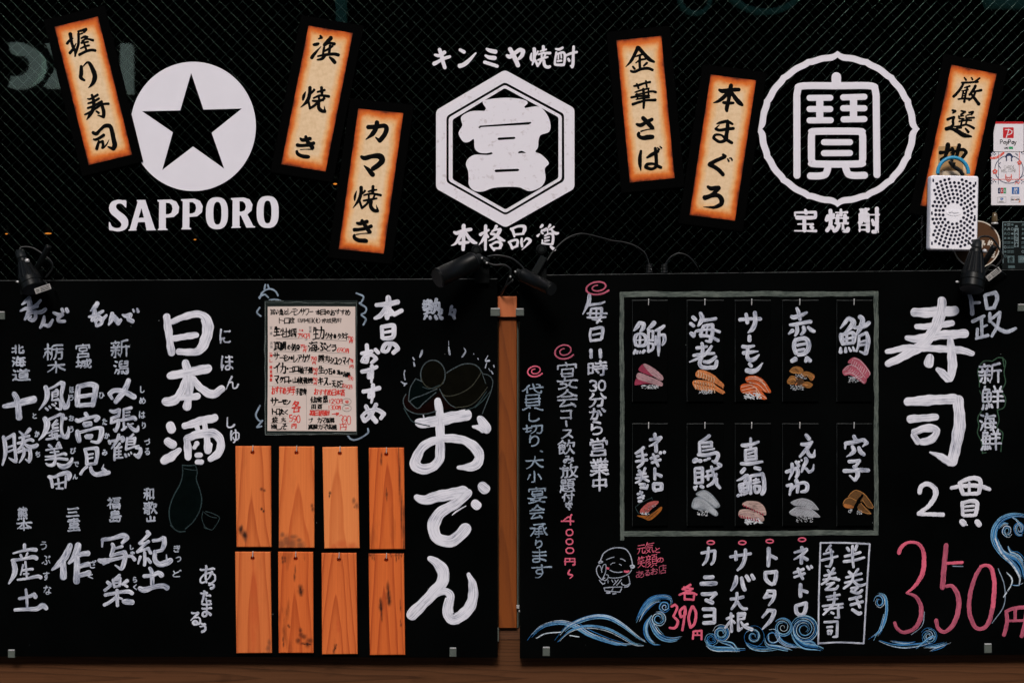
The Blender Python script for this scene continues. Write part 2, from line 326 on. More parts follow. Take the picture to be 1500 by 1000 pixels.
class MB:
    """collects shapes into one mesh object"""
    def __init__(self, *mats):
        self.mats = list(mats); self.v = []; self.f = []; self.fm = []; self.uv = []; self.n = 0; self.smooth = []
    def mi(self, m):
        if isinstance(m, int): return m
        if m not in self.mats: self.mats.append(m)
        return self.mats.index(m)
    def add(self, co, uv=(0, 0)):
        self.v.append(tuple(co)); self.uv.append(uv); return len(self.v) - 1
    def face(self, idx, m=0, smooth=False):
        self.f.append(tuple(idx)); self.fm.append(m); self.smooth.append(smooth)
    def dz(self):
        self.n += 1
        return (self.n % 30) * 2.2e-5
    # -- a painted stroke: pts are (x, y) or (x, y, width) in photo pixels
    def stroke(self, pts, width=4.0, d=0.0, m=0, h=None, rough=0.05, caps=(1, 1), split=62, T=None, taper=None):
        m = self.mi(m)
        q = []
        for p in pts:
            x, y = p[0], p[1]
            ww = p[2] if len(p) > 2 else width
            if T: x, y, k = T(x, y); ww = ww * k if len(p) > 2 else ww
            q.append((x, y, ww))
        r = [q[0]]
        for p in q[1:]:
            if math.hypot(p[0] - r[-1][0], p[1] - r[-1][1]) > 0.15: r.append(p)
        q = r
        if len(q) < 2: q = [q[0], (q[0][0] + 0.3, q[0][1] + 0.1, q[0][2])]
        runs = [[q[0]]]
        for i in range(1, len(q)):
            runs[-1].append(q[i])
            if i < len(q) - 1:
                a = (q[i][0] - q[i - 1][0], q[i][1] - q[i - 1][1]); b = (q[i + 1][0] - q[i][0], q[i + 1][1] - q[i][1])
                c = (a[0] * b[0] + a[1] * b[1]) / (math.hypot(*a) * math.hypot(*b) + 1e-9)
                if c < math.cos(R(split)): runs.append([q[i]])
        for k, run in enumerate(runs):
            self._ribbon(run, d + self.dz(), m, h, rough, (caps[0] if k == 0 else 1, caps[1] if k == len(runs) - 1 else 1))
    def _ribbon(self, q, d, m, h, rough, caps):
        W = sum(p[2] for p in q) / len(q)
        q = list(q)
        def ext(a, b, f):
            L = math.hypot(a[0] - b[0], a[1] - b[1]) + 1e-9
            e = a[2] * 0.42 * f
            return (a[0] + (a[0] - b[0]) / L * e, a[1] + (a[1] - b[1]) / L * e, a[2])
        if caps[0]: q[0] = ext(q[0], q[1], 1)
        if caps[1]: q[-1] = ext(q[-1], q[-2], 1)
        c = catmull(q, max(0.5, W * 0.22))
        ln = [0.0]
        for a, b in zip(c, c[1:]): ln.append(ln[-1] + math.hypot(b[0] - a[0], b[1] - a[1]))
        tot = ln[-1]
        if tot < 1e-6: return
        # densify the ends so that caps come out round
        ph = [rnd.uniform(0, 6.28) for _ in range(4)]; off = rnd.uniform(0, 40); offx = rnd.uniform(0, 300)
        hh = (min(W * S * 0.02, 0.00016) if h is None else h)
        extra = []
        for e in (0.03, 0.09, 0.2, 0.34):
            if caps[0]: extra.append(e * c[0][2])
            if caps[1]: extra.append(tot - e * c[-1][2])
        keys = sorted(set([round(x, 4) for x in ln] + [round(x, 4) for x in extra if 0 < x < tot]))
        rows = []; j = 0
        for s in keys:
            while j < len(ln) - 2 and ln[j + 1] < s: j += 1
            t = (s - ln[j]) / max(1e-9, ln[j + 1] - ln[j]); t = min(1, max(0, t))
            x, y, ww = (c[j][i] + (c[j + 1][i] - c[j][i]) * t for i in range(3))
            i0 = max(0, j - 1); i1 = min(len(c) - 1, j + 2)
            tx, ty = c[i1][0] - c[i0][0], c[i1][1] - c[i0][1]; L = math.hypot(tx, ty) + 1e-9
            nx, ny = -ty / L, tx / L
            f = 1.0
            if caps[0]:
                rr = min(0.5 * c[0][2], tot * 0.5)
                if s < rr: f = min(f, math.sqrt(max(0.0, 1 - ((rr - s) / rr) ** 2)) * 0.96 + 0.04)
            if caps[1]:
                rr = min(0.5 * c[-1][2], tot * 0.5)
                if tot - s < rr: f = min(f, math.sqrt(max(0.0, 1 - ((rr - tot + s) / rr) ** 2)) * 0.96 + 0.04)
            la = 1 + rough * (math.sin(s / W * 2.1 + ph[0]) + 0.7 * math.sin(s / W * 5.3 + ph[1]))
            lb = 1 + rough * (math.sin(s / W * 2.4 + ph[2]) + 0.7 * math.sin(s / W * 4.7 + ph[3]))
            ha = ww * 0.5 * f
            row = []
            for u, z in ((-1, 0), (-0.6, 0.85), (0, 1), (0.6, 0.85), (1, 0)):
                o = ha * u * (la if u < 0 else lb)
                co = P(x + nx * o, y + ny * o, d + hh * z * min(1, f * 1.2) )
                row.append(self.add(co, (s + offx, u * 0.5 * min(1.6, 0.5 + ww / 10) + off)))
            rows.append(row)
        for a, b in zip(rows, rows[1:]):
            for i in range(4): self.face((a[i], b[i], b[i + 1], a[i + 1]), m, True)
    # -- flat outline with holes, given thickness from d0 (back) to d1 (front)
    def prism(self, outer, holes=(), d0=0.0, d1=0.001, m=0, T=None, uvf=None):
        m = self.mi(m)
        loops = [[(T(*p)[:2] if T else p) for p in lp] for lp in [outer] + list(holes)]
        tri = tessellate_polygon([[Vector((p[0], p[1], 0)) for p in lp] for lp in loops])
        flat = [p for lp in loops for p in lp]; src = [p for lp in [outer] + list(holes) for p in lp]
        fr = [self.add(P(p[0], p[1], d1), uvf(*s) if uvf else (p[0] * 0.05, p[1] * 0.05)) for p, s in zip(flat, src)]
        bk = [self.add(P(p[0], p[1], d1) + Vector((0, d1 - d0, 0)), uvf(*s) if uvf else (p[0] * 0.05, p[1] * 0.05)) for p, s in zip(flat, src)]
        for t in tri: self.face([fr[i] for i in t], m)
        i0 = 0
        for lp in loops:
            k = len(lp)
            for i in range(k): self.face((fr[i0 + i], fr[i0 + (i + 1) % k], bk[i0 + (i + 1) % k], bk[i0 + i]), m)
            i0 += k
    def bbox(self, x0, y0, x1, y1, d0, d1, bev=1.0, m=0, rot=0.0):
        """bevelled block between photo pixels, bev in pixels"""
        m = self.mi(m)
        cx, cy = (x0 + x1) / 2, (y0 + y1) / 2; ca, sa = math.cos(R(rot)), math.sin(R(rot))
        def q(x, y): return (cx + (x - cx) * ca - (y - cy) * sa, cy + (x - cx) * sa + (y - cy) * ca)
        b = min(bev, abs(x1 - x0) * 0.45, abs(y1 - y0) * 0.45)
        out = [q(x0, y0), q(x1, y0), q(x1, y1), q(x0, y1)]
        inn = [q(x0 + b, y0 + b), q(x1 - b, y0 + b), q(x1 - b, y1 - b), q(x0 + b, y1 - b)]
        bz = b * S
        A = [self.add(P(x, y, d1), (x, y)) for x, y in inn]
        B = [self.add(P(x, y, d1) + Vector((0, bz, 0)), (x, y)) for x, y in out]
        C = [self.add(P(x, y, d1) + Vector((0, d1 - d0, 0)), (x, y)) for x, y in out]
        self.face(A, m)
        for i in range(4):
            k = (i + 1) % 4
            self.face((A[i], A[k], B[k], B[i]), m); self.face((B[i], B[k], C[k], C[i]), m)
        self.face(C[::-1], m)
    def box3(self, lo, hi, m=0):
        m = self.mi(m)
        v = [self.add((x, y, z)) for x in (lo[0], hi[0]) for y in (lo[1], hi[1]) for z in (lo[2], hi[2])]
        for f in ((0, 1, 3, 2), (4, 6, 7, 5), (0, 4, 5, 1), (2, 3, 7, 6), (0, 2, 6, 4), (1, 5, 7, 3)): self.face([v[i] for i in f], m)
    def tube(self, pts, r, m=0, seg=8, smooth_path=True):
        m = self.mi(m)
        pts = [Vector(p) for p in pts]
        if smooth_path and len(pts) > 2:
            L = sum((b - a).length for a, b in zip(pts, pts[1:]))
            q = []
            e = [2 * pts[0] - pts[1]] + pts + [2 * pts[-1] - pts[-2]]
            for i in range(1, len(e) - 2):
                for s in range(6):
                    t = s / 6
                    q.append(0.5 * (2 * e[i] + (e[i + 1] - e[i - 1]) * t + (2 * e[i - 1] - 5 * e[i] + 4 * e[i + 1] - e[i + 2]) * t * t + (3 * e[i] - e[i - 1] - 3 * e[i + 1] + e[i + 2]) * t ** 3))
            pts = q + [pts[-1]]
        rows = []
        for i, p in enumerate(pts):
            t = (pts[min(i + 1, len(pts) - 1)] - pts[max(i - 1, 0)]).normalized()
            a = t.orthogonal().normalized() if i == 0 else (rows_a - t * rows_a.dot(t)).normalized()
            rows_a = a; b = t.cross(a)
            rows.append([self.add(p + (a * math.cos(6.28319 * k / seg) + b * math.sin(6.28319 * k / seg)) * r) for k in range(seg)])
        for a, b in zip(rows, rows[1:]):
            for k in range(seg): self.face((a[k], a[(k + 1) % seg], b[(k + 1) % seg], b[k]), m, True)
        self.face(rows[0][::-1], m); self.face(rows[-1], m)
    def lathe(self, A, B, prof, m=0, seg=32, ribs=0, ribamp=0.0, ribrange=(0, 1)):
        """prof: (t along A->B, radius in metres)"""
        m = self.mi(m); A = Vector(A); B = Vector(B); ax = (B - A).normalized(); L = (B - A).length
        u = ax.orthogonal().normalized(); v = ax.cross(u); rows = []
        for t, r in prof:
            row = []
            for k in range(seg):
                an = 6.2831853 * k / seg
                rr = r * (1 + ribamp * (1 if math.cos(an * ribs) > 0.2 else 0)) if ribs and ribrange[0] <= t <= ribrange[1] else r
                row.append(self.add(A + ax * (L * t) + (u * math.cos(an) + v * math.sin(an)) * rr))
            rows.append(row)
        for a, b in zip(rows, rows[1:]):
            for k in range(seg): self.face((a[k], a[(k + 1) % seg], b[(k + 1) % seg], b[k]), m, not ribs)
        self.face(rows[0][::-1], m); self.face(rows[-1], m)
    def build(self, name, parent=None, origin=None, label=None):
        me = bpy.data.meshes.new(name)
        base = Vector(); q = parent
        while q is not None: base = base + q.location; q = q.parent
        o = Vector(origin) if origin is not None else base.copy()
        me.from_pydata([tuple(Vector(c) - o) for c in self.v], [], self.f)
        for mm in self.mats: me.materials.append(MT[mm] if isinstance(mm, str) else mm)
        me.polygons.foreach_set('material_index', self.fm); me.polygons.foreach_set('use_smooth', self.smooth)
        ul = me.uv_layers.new(name='UVMap')
        li = [0] * len(me.loops); me.loops.foreach_get('vertex_index', li)
        ul.data.foreach_set('uv', [c for i in li for c in self.uv[i]])
        bm = bmesh.new(); bm.from_mesh(me); bmesh.ops.recalc_face_normals(bm, faces=bm.faces); bm.to_mesh(me); bm.free()
        me.update()
        ob = bpy.data.objects.new(name, me); COL.objects.link(ob)
        if parent is not None:
            ob.parent = parent; ob.location = o - base
        else: ob.location = o
        if label: ob['label'] = label
        return ob

def thing(name, label, cat, loc, group=None):
    o = bpy.data.objects.new(name, None); COL.objects.link(o); o.location = loc; o.empty_display_size = 0.05
    o['label'] = label; o['category'] = cat
    if group: o['group'] = group
    return o
def tag(o, label, cat, group=None):
    o['label'] = label; o['category'] = cat
    if group: o['group'] = group
    return o
def crop(ox, oy, sc):
    """coordinates read off an enlarged crop of the photograph"""
    return lambda x, y: (ox + x / sc, oy + y / sc, 1 / sc)

# ---------------------------------------------------------------- handwriting
GLYPHS = {ln.split(' ', 1)[0]: ln.split(' ', 1)[1] for ln in '''
握 1400149312980499 3823932292043804384836722897 02242624 38389438 6438634555555460 00622653 54608958 71607197 83478752895893599361 48789478 41989998
り 07000129043600480163 043614322421351345096206781086149729994098578777629232992397
寿 460046083832374031502860078202850084 07099209 12268726 00449944 286033649664 76557597739960995496
司 00009900999595987899 00237323 08776477644609460887
浜 050209012109 9001810043104366 02321540 43339533 79337966 176604940096 29669966 28993499379749815478 767980809899
焼 1701156811810297 67006724 052403390046 33202638 42119311 5127515854675475498942953497 37409740 84278462 38629762 766276937897819996989989 1568217031823083
き 520064357244826482685866 03144616821289109207 004155429936 076804770586139433997998
カ 470044383760218506970098 0025992699559293879781996298
マ 00009901971287285268 1945254644655268 526854767499
金 0032053320265000 500062137823812794339932 20262433493475338127 49344999 10598959 21732787 817177736988 05999499
華 28002816 70007016 02089708 09289128 22282266 49284999 77287766 00479947 02849784 07669366
さ 5700621874418453866084615960 002258239916 10610768068109891694409977988794
ば 100706090052007703850399 82048715 94009912 680969876791629747983795328732803675447155706471737780799287 353280318929 146709810385
本 50005099 38243634275015660079 01249924 62246333735282639876 21777877
ま 51005289499442972399069500890179087321704770848196879991 0015651696149912 004366439840
ぐ 660009360142005010597299 871990209933 70287840
ろ 110015047403 7403711139353940 006521503940744183449452996399719580898781936497509931992997
厳 160221092117 470249064817 900085027817 0097077309179717 19464846 22305031474151505199 25462591 7229675363556161 934190598573817681836297 70419941 25605160 6753715877738176 25755175 8183858592949997 17935588
選 02021516 31155415540031013127333056305826 69159415940069016927723096309925 004414441488 48404866 75407566 27679767 31489348 00981488 14882088329645999997 3185358650755574 7275757591869486
地 15021572 69006974 3449344741464939643573299423936690698370 451145914796529991999697998999859680 00292829 0081147515723068
キ 3800401644275799 022982178413 00710267436153586258905294529956
ン 04002718 00970299089834896471914299299919
ミ 1603230029009913 153860458953 0083078023839599
ヤ 2800549355966299 0037023299169825913674536854
酎 00044304 13041529134908580158 2704275428554155 8900899386987099 0199022541264197 55279927 614670647068 01724172 01914191
格 0226342638304131482352225316581261016400 1902184319481997 58128513861584217833634849564862 5222684288558961 18431248066300730079 1843264433523254 366144605264846491589958 48624899 89618894 48948894
品 8017800020001916193280328017 0099015436543697 6099605499549998 00923692 60929992
質 00320625090436004401 51305521570487009401 08154416 29172930 56169916 79177930 64821581154036398039824182816482 15538253 15678267 31823190 64826690 029931903690 66909599
宝 470052075215 023102159715973287391239 49394998 15668566 74808588 00999999
呑 1008450677008602 45064416402733363043225319611999 00319831 6432654078557899 007010631961856296689967 19997899
ん 470026442453127305960099 245341475148565558916196679876988693948299709867
で 00095003610473019400 61045912482240383850386745815389649579998595 92229937 78298442
日 0099000099009998 00449944 00919991
酒 04001405 29029902 52025339514742573357 7202725175529452 00321239 3399342794289499 17640296 33729472 33949494
に 0900060200460074018204850599 4613781491139411 166409820485 44654068398146905894889496929989
ほ 0900060200510075018204850499 410770079305 70077288709364975198419635883777427251706770918298889993 39399537 14621567117809830485
し 020000740386119430996496858699769972
ゅ 09040308012600490377 5600592159575773469137993099 0253085019353622461870168521922697349953966291698375767869795378367029632956
北 31013199 60006092629670989497979299799670 604168399321 01293129 008320743173
海 06022009 4400411237153029 41129512 00361244 3583413290329052859381986899 593968476956 27569956 576566746683 16650395 35839583
道 03061520 430049064816 8601820278097815 30169916 63176132 004317431786 61324034408167818781898089346132 40498949 40648964 0099009707901786 1786319446979997
栃 19001999 990591034511436840813397 02253225 17441149066300730080 17442243264532543260 45309630 6730656559855198 675394539193909686977797
木 50005099 008522674141463954299829 022945295540594177659983
宮 48005009 00280109500998099928 47527651785077285028202821514752 47524369 11991171136987698894 11948894
城 12021275 72007348766479687780879694979795989199809777 840093099318 931836183670328526962699 00282328 36415941577753804780 9539943984667968 00811177127523732670 5497589773817780
新 22002512 96059004611060125970568250945299 02124612 1021132911321139 382134303339 00394739 2439249421961696 60399939 86408697 01574657 117009700285 38704482
潟 06011908 580036073643954295057405 36245724 73249524 00321339 4843445940602872 17630394 4459996097879397899978997496 387832942895 51775393 65747088 82768680
十 49004999 00439943
勝 0098067206052805289127971998 69006816623553494261 46025210 940190028313 44209420 83138420 06302830 38399939 8039824691569960 06542854 2861426146668866888385977299 65536561608150944297
鳳 029900940874106012008300845087849195979599869774 23137313 284865476527642545252827287029717371709567975897 46144525 28376537 28607460 228220881595 33823592 45814790 56806087
凰 009906810964120084008461879090989599979799859779 46176819684849482647262028184617 47094617 26336833 22627262 47624796 26797079 16977797
美 220029092917 760070056716 4817476041793587209508990097 07179017 13348634 02529652 05699469 53705577709191999997
田 0099010099009998 48004890 01459945 00909990
高 49005012 00129912 7443194319262626802681427443 049905569456949793998299 278771877070287027712793
見 6063146214013900810181626063 14218121 14418141 30632976248515930099 6063609063989598998999859680
乄 95007245655264565172329219991199069600860279 3130332964459970
張 000026002627022902552656229317990699 9500470045966590 47179217 47349134 38519751 63526459727378767981889097969995 78769067
鶴 250012390940084609490998 740071016910 04240412211244124424 55249024 55388838903790128811691057115512556496659297909979997897 12394240 282830332993 005302490847 09574157 55519951 09754175 54795195 64786691 75787888 847588829483 09944194
と 07003040 304041389117 30402844204803630070008005892096419980989996
か 3400312022560498 7715821789309956 0030532659296335654164675793489934983094
ち 390033033215215120611469 0021552191179413 2061475273509155996498819487879266993399
う 22008504 004004372633683089369744995996698085469729992296
お 28002895239909970289008503731861246133544851695178548561887187808289789364985499 01252425432255205815 761797309934
び 81058616 94009912 001927173714 27172426114606590573068311901997309942985692628767777064714173396813 7339794391609165
ひ 0007230328064100 28062814192510460661067410851692259737995196639073737753773379307400 79308634894199539959
た 3500340032172827283421570699 0022432157186114 60419841 517350855291579567989997
み 190155005310238016860986038300760068045713482942514267478052876097649969 8731874182657678609655994698
め 700066026418515238752786189010900587018100650453094525294622552172228026913496429953987093808390679859995697 17051411254334624780
は 1100060300520075018204850499 72037579739067975099389535893579417356696869807786779988 382657279524 156509830485
る 740071084230403823460063 16017400 403848407039814293519758996994858493699665994499329626892584287735724270567366846996
づ 93009912 79068517 004233305426752987399256896984807587619447983399
熊 180008120619 32063811401643174621 6014731289079208 60026026623067329431973098249520 02204016 06444044 06720632083038304032396938722772 605369539046 6041606761716772927297709964 06574057 818386859798 118506940099 35873697 61866597
三 08009200 15488248 00999999
重 1205490479008802 49044998 02199819 493485348636856554651565146414354934 14508650 09819181 00999999
福 15001910 45049904 04203321312920512099 8240514051206120922092398240 2051115701660069 2051285136594559455597559799 45594599 71557194 45759775 45949794
島 490043024210 11258025 11397939801111101268936891888897849973996996 11549954 008101926092 30773091 60806092
和 0508270542004801 2705254227512799 6294630999099993 02334933 264619490081 264635494765 62849984
歌 02055105 42054396409930992797 680065185539 0626071927192729263707370626 65189618972693429142 76347662806486799997 00515351 7662736469785894 05842783276606660589
山 49004990 002400909990 99249999
産 50005310 06109510 3110301935263535 8118762074237135 00990777093711359935 35463249325728582267 32579257 59475999 30778877 20999999
土 49004999 08399139 00999999
作 27001620143316371699 57005109501846203440 50189919 62196299 1433053700440049 62449744 62719771
写 0015010098009915 28122050 26258326 16532050 2050865184727895709953994795 01736473
楽 530049024712 06091921 49516550674867144712321432494951 91097822 024921392237 32316331713878379548 49514999 00950597218834804269 036739674269576959679767 57696479798994969994
紀 21000527053300350037 500692069250 312025312033194009510758 05332033 32453761 92455346549458986499949898949985 075816593556 05750196 20752294 347338863791
ぶ 350139005914582155255225 81138625 92069919 4246576861816188579551993098 805490739688 00901974
す 590059286362577358815189409734992598 00189916 5939483738383243285128613369427354715773
な 38003502331720450273 00232323452055185614 78219931 694170876794619748993897329230883278377447716571757784799485
ざ 00293930852484147805 93009910 48095224736173645063 08640473048414943399549969977494
く 88006712173303410047035220619999
ゃ 410047005608 00464327701981199224973099369750865972615958 081115142231293939664999
ら 190223007508 052300550162 0162135827504545574481478951975999709679928581926397449922991696
ど 77068317 90009912 682632442445224904640171008208932398559977978094 06112445
あ 3800344435714094 051647168612 37871793049100830175086122482947384166378341975499619971977993847995679960995697 75307238576545783780
っ 00213505580082039518982899469271828266913599
ぅ 21008505 0038443173318936974399608978798562932999
の 520145473672318121881186057900640049033511212409370247006701800789159733995897669180828967985799
熱 670065366054546550704669446639660070 05083908 22012223 01234423 5416851687639170976898579652 00391333 22432267 32324539 54366038674673487654 04514051 1782128307930198 7981848293979999 34853696 598563966799
々 5100480339273530225106700071 3927992899397182 387042706080718272879199
毎 2600231019131224 23109411 129122312329842980797792759771995699 52304683 00559955 15839683
時 00772676260700080085 68006836 42139513 00412641 37369936 8436849480996899 38579957 447052755784
分 290123140736 690082229939 384336622781119603990098 07361443824382667893759771995499
営 100218121819 450050095019 9201880282107918 00350119791898199934 763522352036205623577857805680377635 1099117489749099 10999099
業 150220102020 38003820 60006020 850280128020 04209520 29213440 71216540 08419141 50415099 14568556 00950597318539804174 047238724174577459729672 57746281819292979995
中 49004999 0067012199219967 00609960
宴 430048025111 02250311511197119724 39552154212760267726792878543955 21417941 39553767 00693070376741699969 1683258143854789 28702581 7570737664846288 0699399451886288669188989797
会 00370438203038164608500651025500 5006813096379936 2030243775378130 05609460 3961386822851794 70757983819086929099 1397179424968190
コ 02049404 94049900 94049499 00909490
ー 00509949
ス 13008301801763466155 009706992090407456576155 615593899998
飲 29002600250501240029 25054521 660263225442 24242634 632297239348 096740674035103409360995 74407464786687879999 09504050 337836874089429750985989658171657464 099517943687
放 21022310 68006505593654404948 00204320 1320136909830098 63229922 90238938845578677470 14443844369432992299 5936624070677470 4898609170797478 74707478 747891949797
題 0715080038003815382908290715 53019901 75017316 07153815 57465718591693169439946158615746 57319431 00454645 0959087501920199 24462483 57469446 08751377168124832687369056939892 24644464 4880538065706969 86709980
付 300028001820153316371698 8401849280986199 36269926 1533073601440049 45485870
貸 002105211514221323083400 51015514 6902740185058513 22132330 36169512 6215632167247931913395309627 17681841824183438355828118811768 17558355 17688368 0297079932903890 6191679091999999
切 16001675 65066530606552823798 48069906976193938998859974997096 00333925 1675237539674163
大 5000483158567581909497989997 4937454337653175149202990098 01344434493754349934
小 4900499346983099 1928163007590071 8028955999719777
承 16008100 740170115023499646983299 7424836090739985 00262327233515620185 35356435 963086428044 33546654 27737173
鰤 12001209062005280567316631280528 51014815 69069906 84068499 120925092511222418321867 481541154196 48155815583857404240 70787028972897789479 05473147 4258595859864287 05800098 13791495 23792592 31763488
老 42004241 900682187621752566346440 121671167621 0072067225623260365546494942 01414741494264409941 326033943999879991969486 3376537278628563
サ 27012762 7300735068756187529444993797 00289928
モ 08018900 4001408542914696539992999697 00449944
赤 50005038 14138513 02389738 37383758327824901597 6538659563985099 1756155608700080 80558556967399799784
貝 86468500160015271669846986688646 15238623 15468646 009705993582 6383698294989998
鮪 160015001310062105290567406740290529 6901584461486198 131030103112272523332367 49179917 054836484453485352475845 60389438949793988599 61579457 068104910098 17801895 28793293 407844894494 61759475
ネ 49004918 061879188121763153494856 0073276438584856 48564999 726177609973
ギ 00380235792485147603 93009910 361054956099 016989569251
ト 00000199 0138203988559956
ロ 0099010099009999 00919991
手 0909500580008902 5005509347982799 09339233 00619961
巻 14001701220724122418 4600441436303538 810174117318 09189018 611961276638 02389738 28392353 73397546855796649963 0066046619542353 235327576857687567762476249426973099789982978588
烏 530048024611 1434803481338113461115121413156694679096859974996995 14509950 1278107807860097 28803093 48795292 69787386
賊 0348047029703025300304030348 72007338765979657878879794999797989399839778 87019610 03253025 41219721 5236526349744483 9440934084637965 03483048 41536253 08820098 278232923197 5097559773807878
真 50004822 05099409 1876182420234822792381248176 18378137 18498149 18628162 02779777 0097069931883688 6588759094989997
鯛 1500131007210768396739280628 45975083536453059905999595998699 13103010291823322368 65258625 75147542 64428742 07483948 67818680865867586787 078005920099 18791995 28793192 397842864887
え 22006706 613359414157386430680097 07356732 386447665271589061946597799996979994
が 80058616 93009910 31092927235113780398 782491489462 003550325938614361685494489835992793
わ 3000290227232743245425582599 02252723 274335414832632780289336995098649474868478886193 2454165700800087
穴 450051105021 0041012199219941 33492951266418790199 715179719797
子 1200770080028600 8002761152265030499742992999 00489948
政 670058375340504642422742 02084608 27082781 63229922 9122874979697571 06350686 583762396861726975717579 00894877 5099619372817579 7579798192959898
鮮 180015021311111205260568426742300530 570263156324 900285158524 13113212311823342368 53249524 74247499 56469446 05494249 068104920099 188019961597 29793294 41784794 52709970
各 3800350231122514232018210332 232042364541 31127614742255365341 0060325043444541 45415341 53415545755494609958 17991767196677667894 17947894
円 009901009900999497978098 49004946 00469946
ニ 12018300 009294929999
ヨ 020099019999 07459945 00939993
バ 92009912 272215650095 631862217447898690958899 78068517
根 19001997 4647904689054605469444944399 02223222 46269026 18391146085600700076 18392339274232513256 65476859737077727878919196949993 77729560 469367896987
タ 5100451639193229134505500050 451699179928796163774290279722991197 424745469175
ク 580050024518 005006501246303139204518 45189619992199259635825961804192289723991397
半 14042322 49004999 9102860575237125 08389238 00669966
元 11008700 313730522477129302990098 00379737 6337639265967399949898909979
気 220018110036 18119412 08467746787583948999979899889783 22288328 555651574074288412950299 1162176332725894
笑 17001412101504260028 630060045812551448264528 14124512 25132827 58129612 731374207826 504148654369417435832590129705990197 1143504182368937 02634163486556639763 486554695977718992999997
顔 24002712 55069906 77067424 04124512 151215181321152913301337 361237203337 58605978977897509624592458265860 46370638066800940298 1456175724543746 58429742 177529704062 58609760 11971798259437864478 4699539866897289 848987899594
店 530056065714 99151015096105840097 56419641 56285665 3099306590659094 30949094
貫 18267827792480027900220020041826 50014826 01139613 176717818281825282408138183817391767 17528252 17678267 0097079931893889 6390689090999999
味 67006799 00702470241000100079 42199419 329045805861645871479947 374763477258766186779890
魚 38003301320727091722152715688768862715270332 3207360862086310611750315068 15488748 1979148207940098 37833995 628267977299 857993879997
レ 00000199139925965982906199529947
ワ 0040000202009600990399149243855976716880459434992497
8 2748083404210813290262007502870893139623933376447449 2748245203640078068815934299729782949685997494637449 27487449
月 00971282216022019900999496977399 22309930 21609960
4 860077187899 7718532520501463 006612639963
火 47004551425340592979139302990098 152413340550 90247850 4551505556687186869694989997
坂 15001568 920241094062377829943199 02262826 413291338846777064844595 5232554767707682848994959994 00771371156824673062
受 0508520582009302 161620241934 47155024 90128514821978277734 0249033495349649 175577557662736756815485 2255276743814585 0097029916974090458554856190839792999997
生 23012004152312240440 50005098 15239323 14588858 00999999
牡 080705240039 23002399 71007195 05243724 47379537 016538564152 41959995
蠣 16001683 990542054167388435943297 035429532920042002210258 50199919 64136424 85138524 54449444 9444943255325440555594559444 74327483 00872982 266729752982 298231873688 519752679767979596988799 61848782 8676878290859087
ツ 400039044829 00121039 99089708883974645780439125992097
オ 64006329653765946398599943993997 02255825632968259924 632960365637316211770083
潮 04031511 44004428 64977086747075059904999596988899 27126112 00351141 29455945 44285930596040612960293131294428 76319931 14640296 44614498 75599959 25786178
ゴ 75048115 92009911 012683268399 00938393
肝 00970581075807013400349530982398 49029502 72027299 08293429 46459945 07583458
シ 22004112 00322044 019608991796388959767960914798379928
ュ 1400720073206790 009194919999
イ 9900841462286199 0053234649346232
ウ 49004822 00530122972299259835925575785790419730992297
卵 4402380004100370 3920395434742686169303990198 838091809878990861086199 183024462848 763284488350 03703664 03700073
塩 0129343147124900 14021472 39254530 47129713 45308730875146524530 0080127614722768 3999406893689399 57685799 75687599 26999999
柚 19001999 72017291 02233223 4698462599259997 18401048066100710077 18402340274233513257 46589958 46919991
缶 2100191415160535 19149115 50155098 00509950 116911998899 88698899
詰 16012009 73007342 00193519 46159915 05353235 50429742 05503250 5399536394639494 05933292326605670598 53949494
風 009905861067120083008461868590979299979899899776 2519431965147316 46184689 4637263726645064676367374637 20916987 6174647467806987739174967999
ア 000099009809941679347040 4727475142693780189715990398
ッ 4200410649274732 0012001609370843 99109234805672675881379426991797
仙 280026021621143415381599 68036891 99279998 1434063601430051 392839929992
豆 03009500 2923152315566856835583232923 25693186 756964906398 00999999
腐 52005308 9909090907690097 421734273348 49279827 8319834679497249 193422353330 53366241 259825615260576363609160929689997899 60535959527039763476 576360698076 3893578358776077 57837791
揚 1600169312980497 901790038902470246034621463390339017 01232823 46179017 006028522950 3373377244644962 60635970518137943494 38489948 53484962 496294639482909585997799 7863777173805998
食 50004601381022202029209317951699 5000621276207626 46174927 002904301425212525287228812491289927 76267662 20637662 20447644 76628167 47735979688170868494 81676881 20934988
頃 00000075077527673062 35029702 66026320 6320932293769278717842784176412342216320 00292729 41409340 41589358 2398299950895589 748981899999
予 11008201 8201800760225826 311750255826 0039643966389941 5239529449983399 582664316638 994197488564
約 2601161909260733 6700640160215036 362230322433224213511059 602199229866959090987399 07332433 38444056425643604263 036309594056 68537866 1076097603970097 25732894 407345874490
個 260023021618142816361699 3799380699079997 69186951 1432063500450049 51318731 6951555155756975837483516951 37929992
一 00509950
限 1168167122712669286328491832280100000099 45469346930045014596 45239323 6747685775727973838396959996 79739961 45964299 459655957090
定 48005113 0729071391139229 21367736 49364994 225520741775079704990099 49648364 2074257629843690529794989995
0 36022803170903280039037112852896479963977196829093769953983693238209710357003602
1 50005099
2 0121110625024000560170057910841884357847566636802992 009929929993
3 0511150242006001840796179628913576427047 70477452966199679783919077966498359910960088 52477047
5 8900190119435845845294589765997294847196509929990095
6 80026600600335161928005900730584119036996899909197849967865458480850
7 000388039900 85038118209416970699
9 84519447993796198709730357003900200405130023023409422549375179488451 845190558071509234992898
芋 29002923 70007023 01129812 10359135 5036509447983099 00629962
刺 29002999 9902999497988299 02145614 72137269 055706325432545452574458 29662366157600900093 2966397052795583
身 540050024712 21652114231280128157809672985998 21478047 21298029 994289548157 05658066 00970699368864746867
石 02009900 38003612253423452499 00681551284391439199 24919191
花 28002820 68006821 00119611 2733204417541899 37725067596073549043 5532559257956497949797939982 026309561754
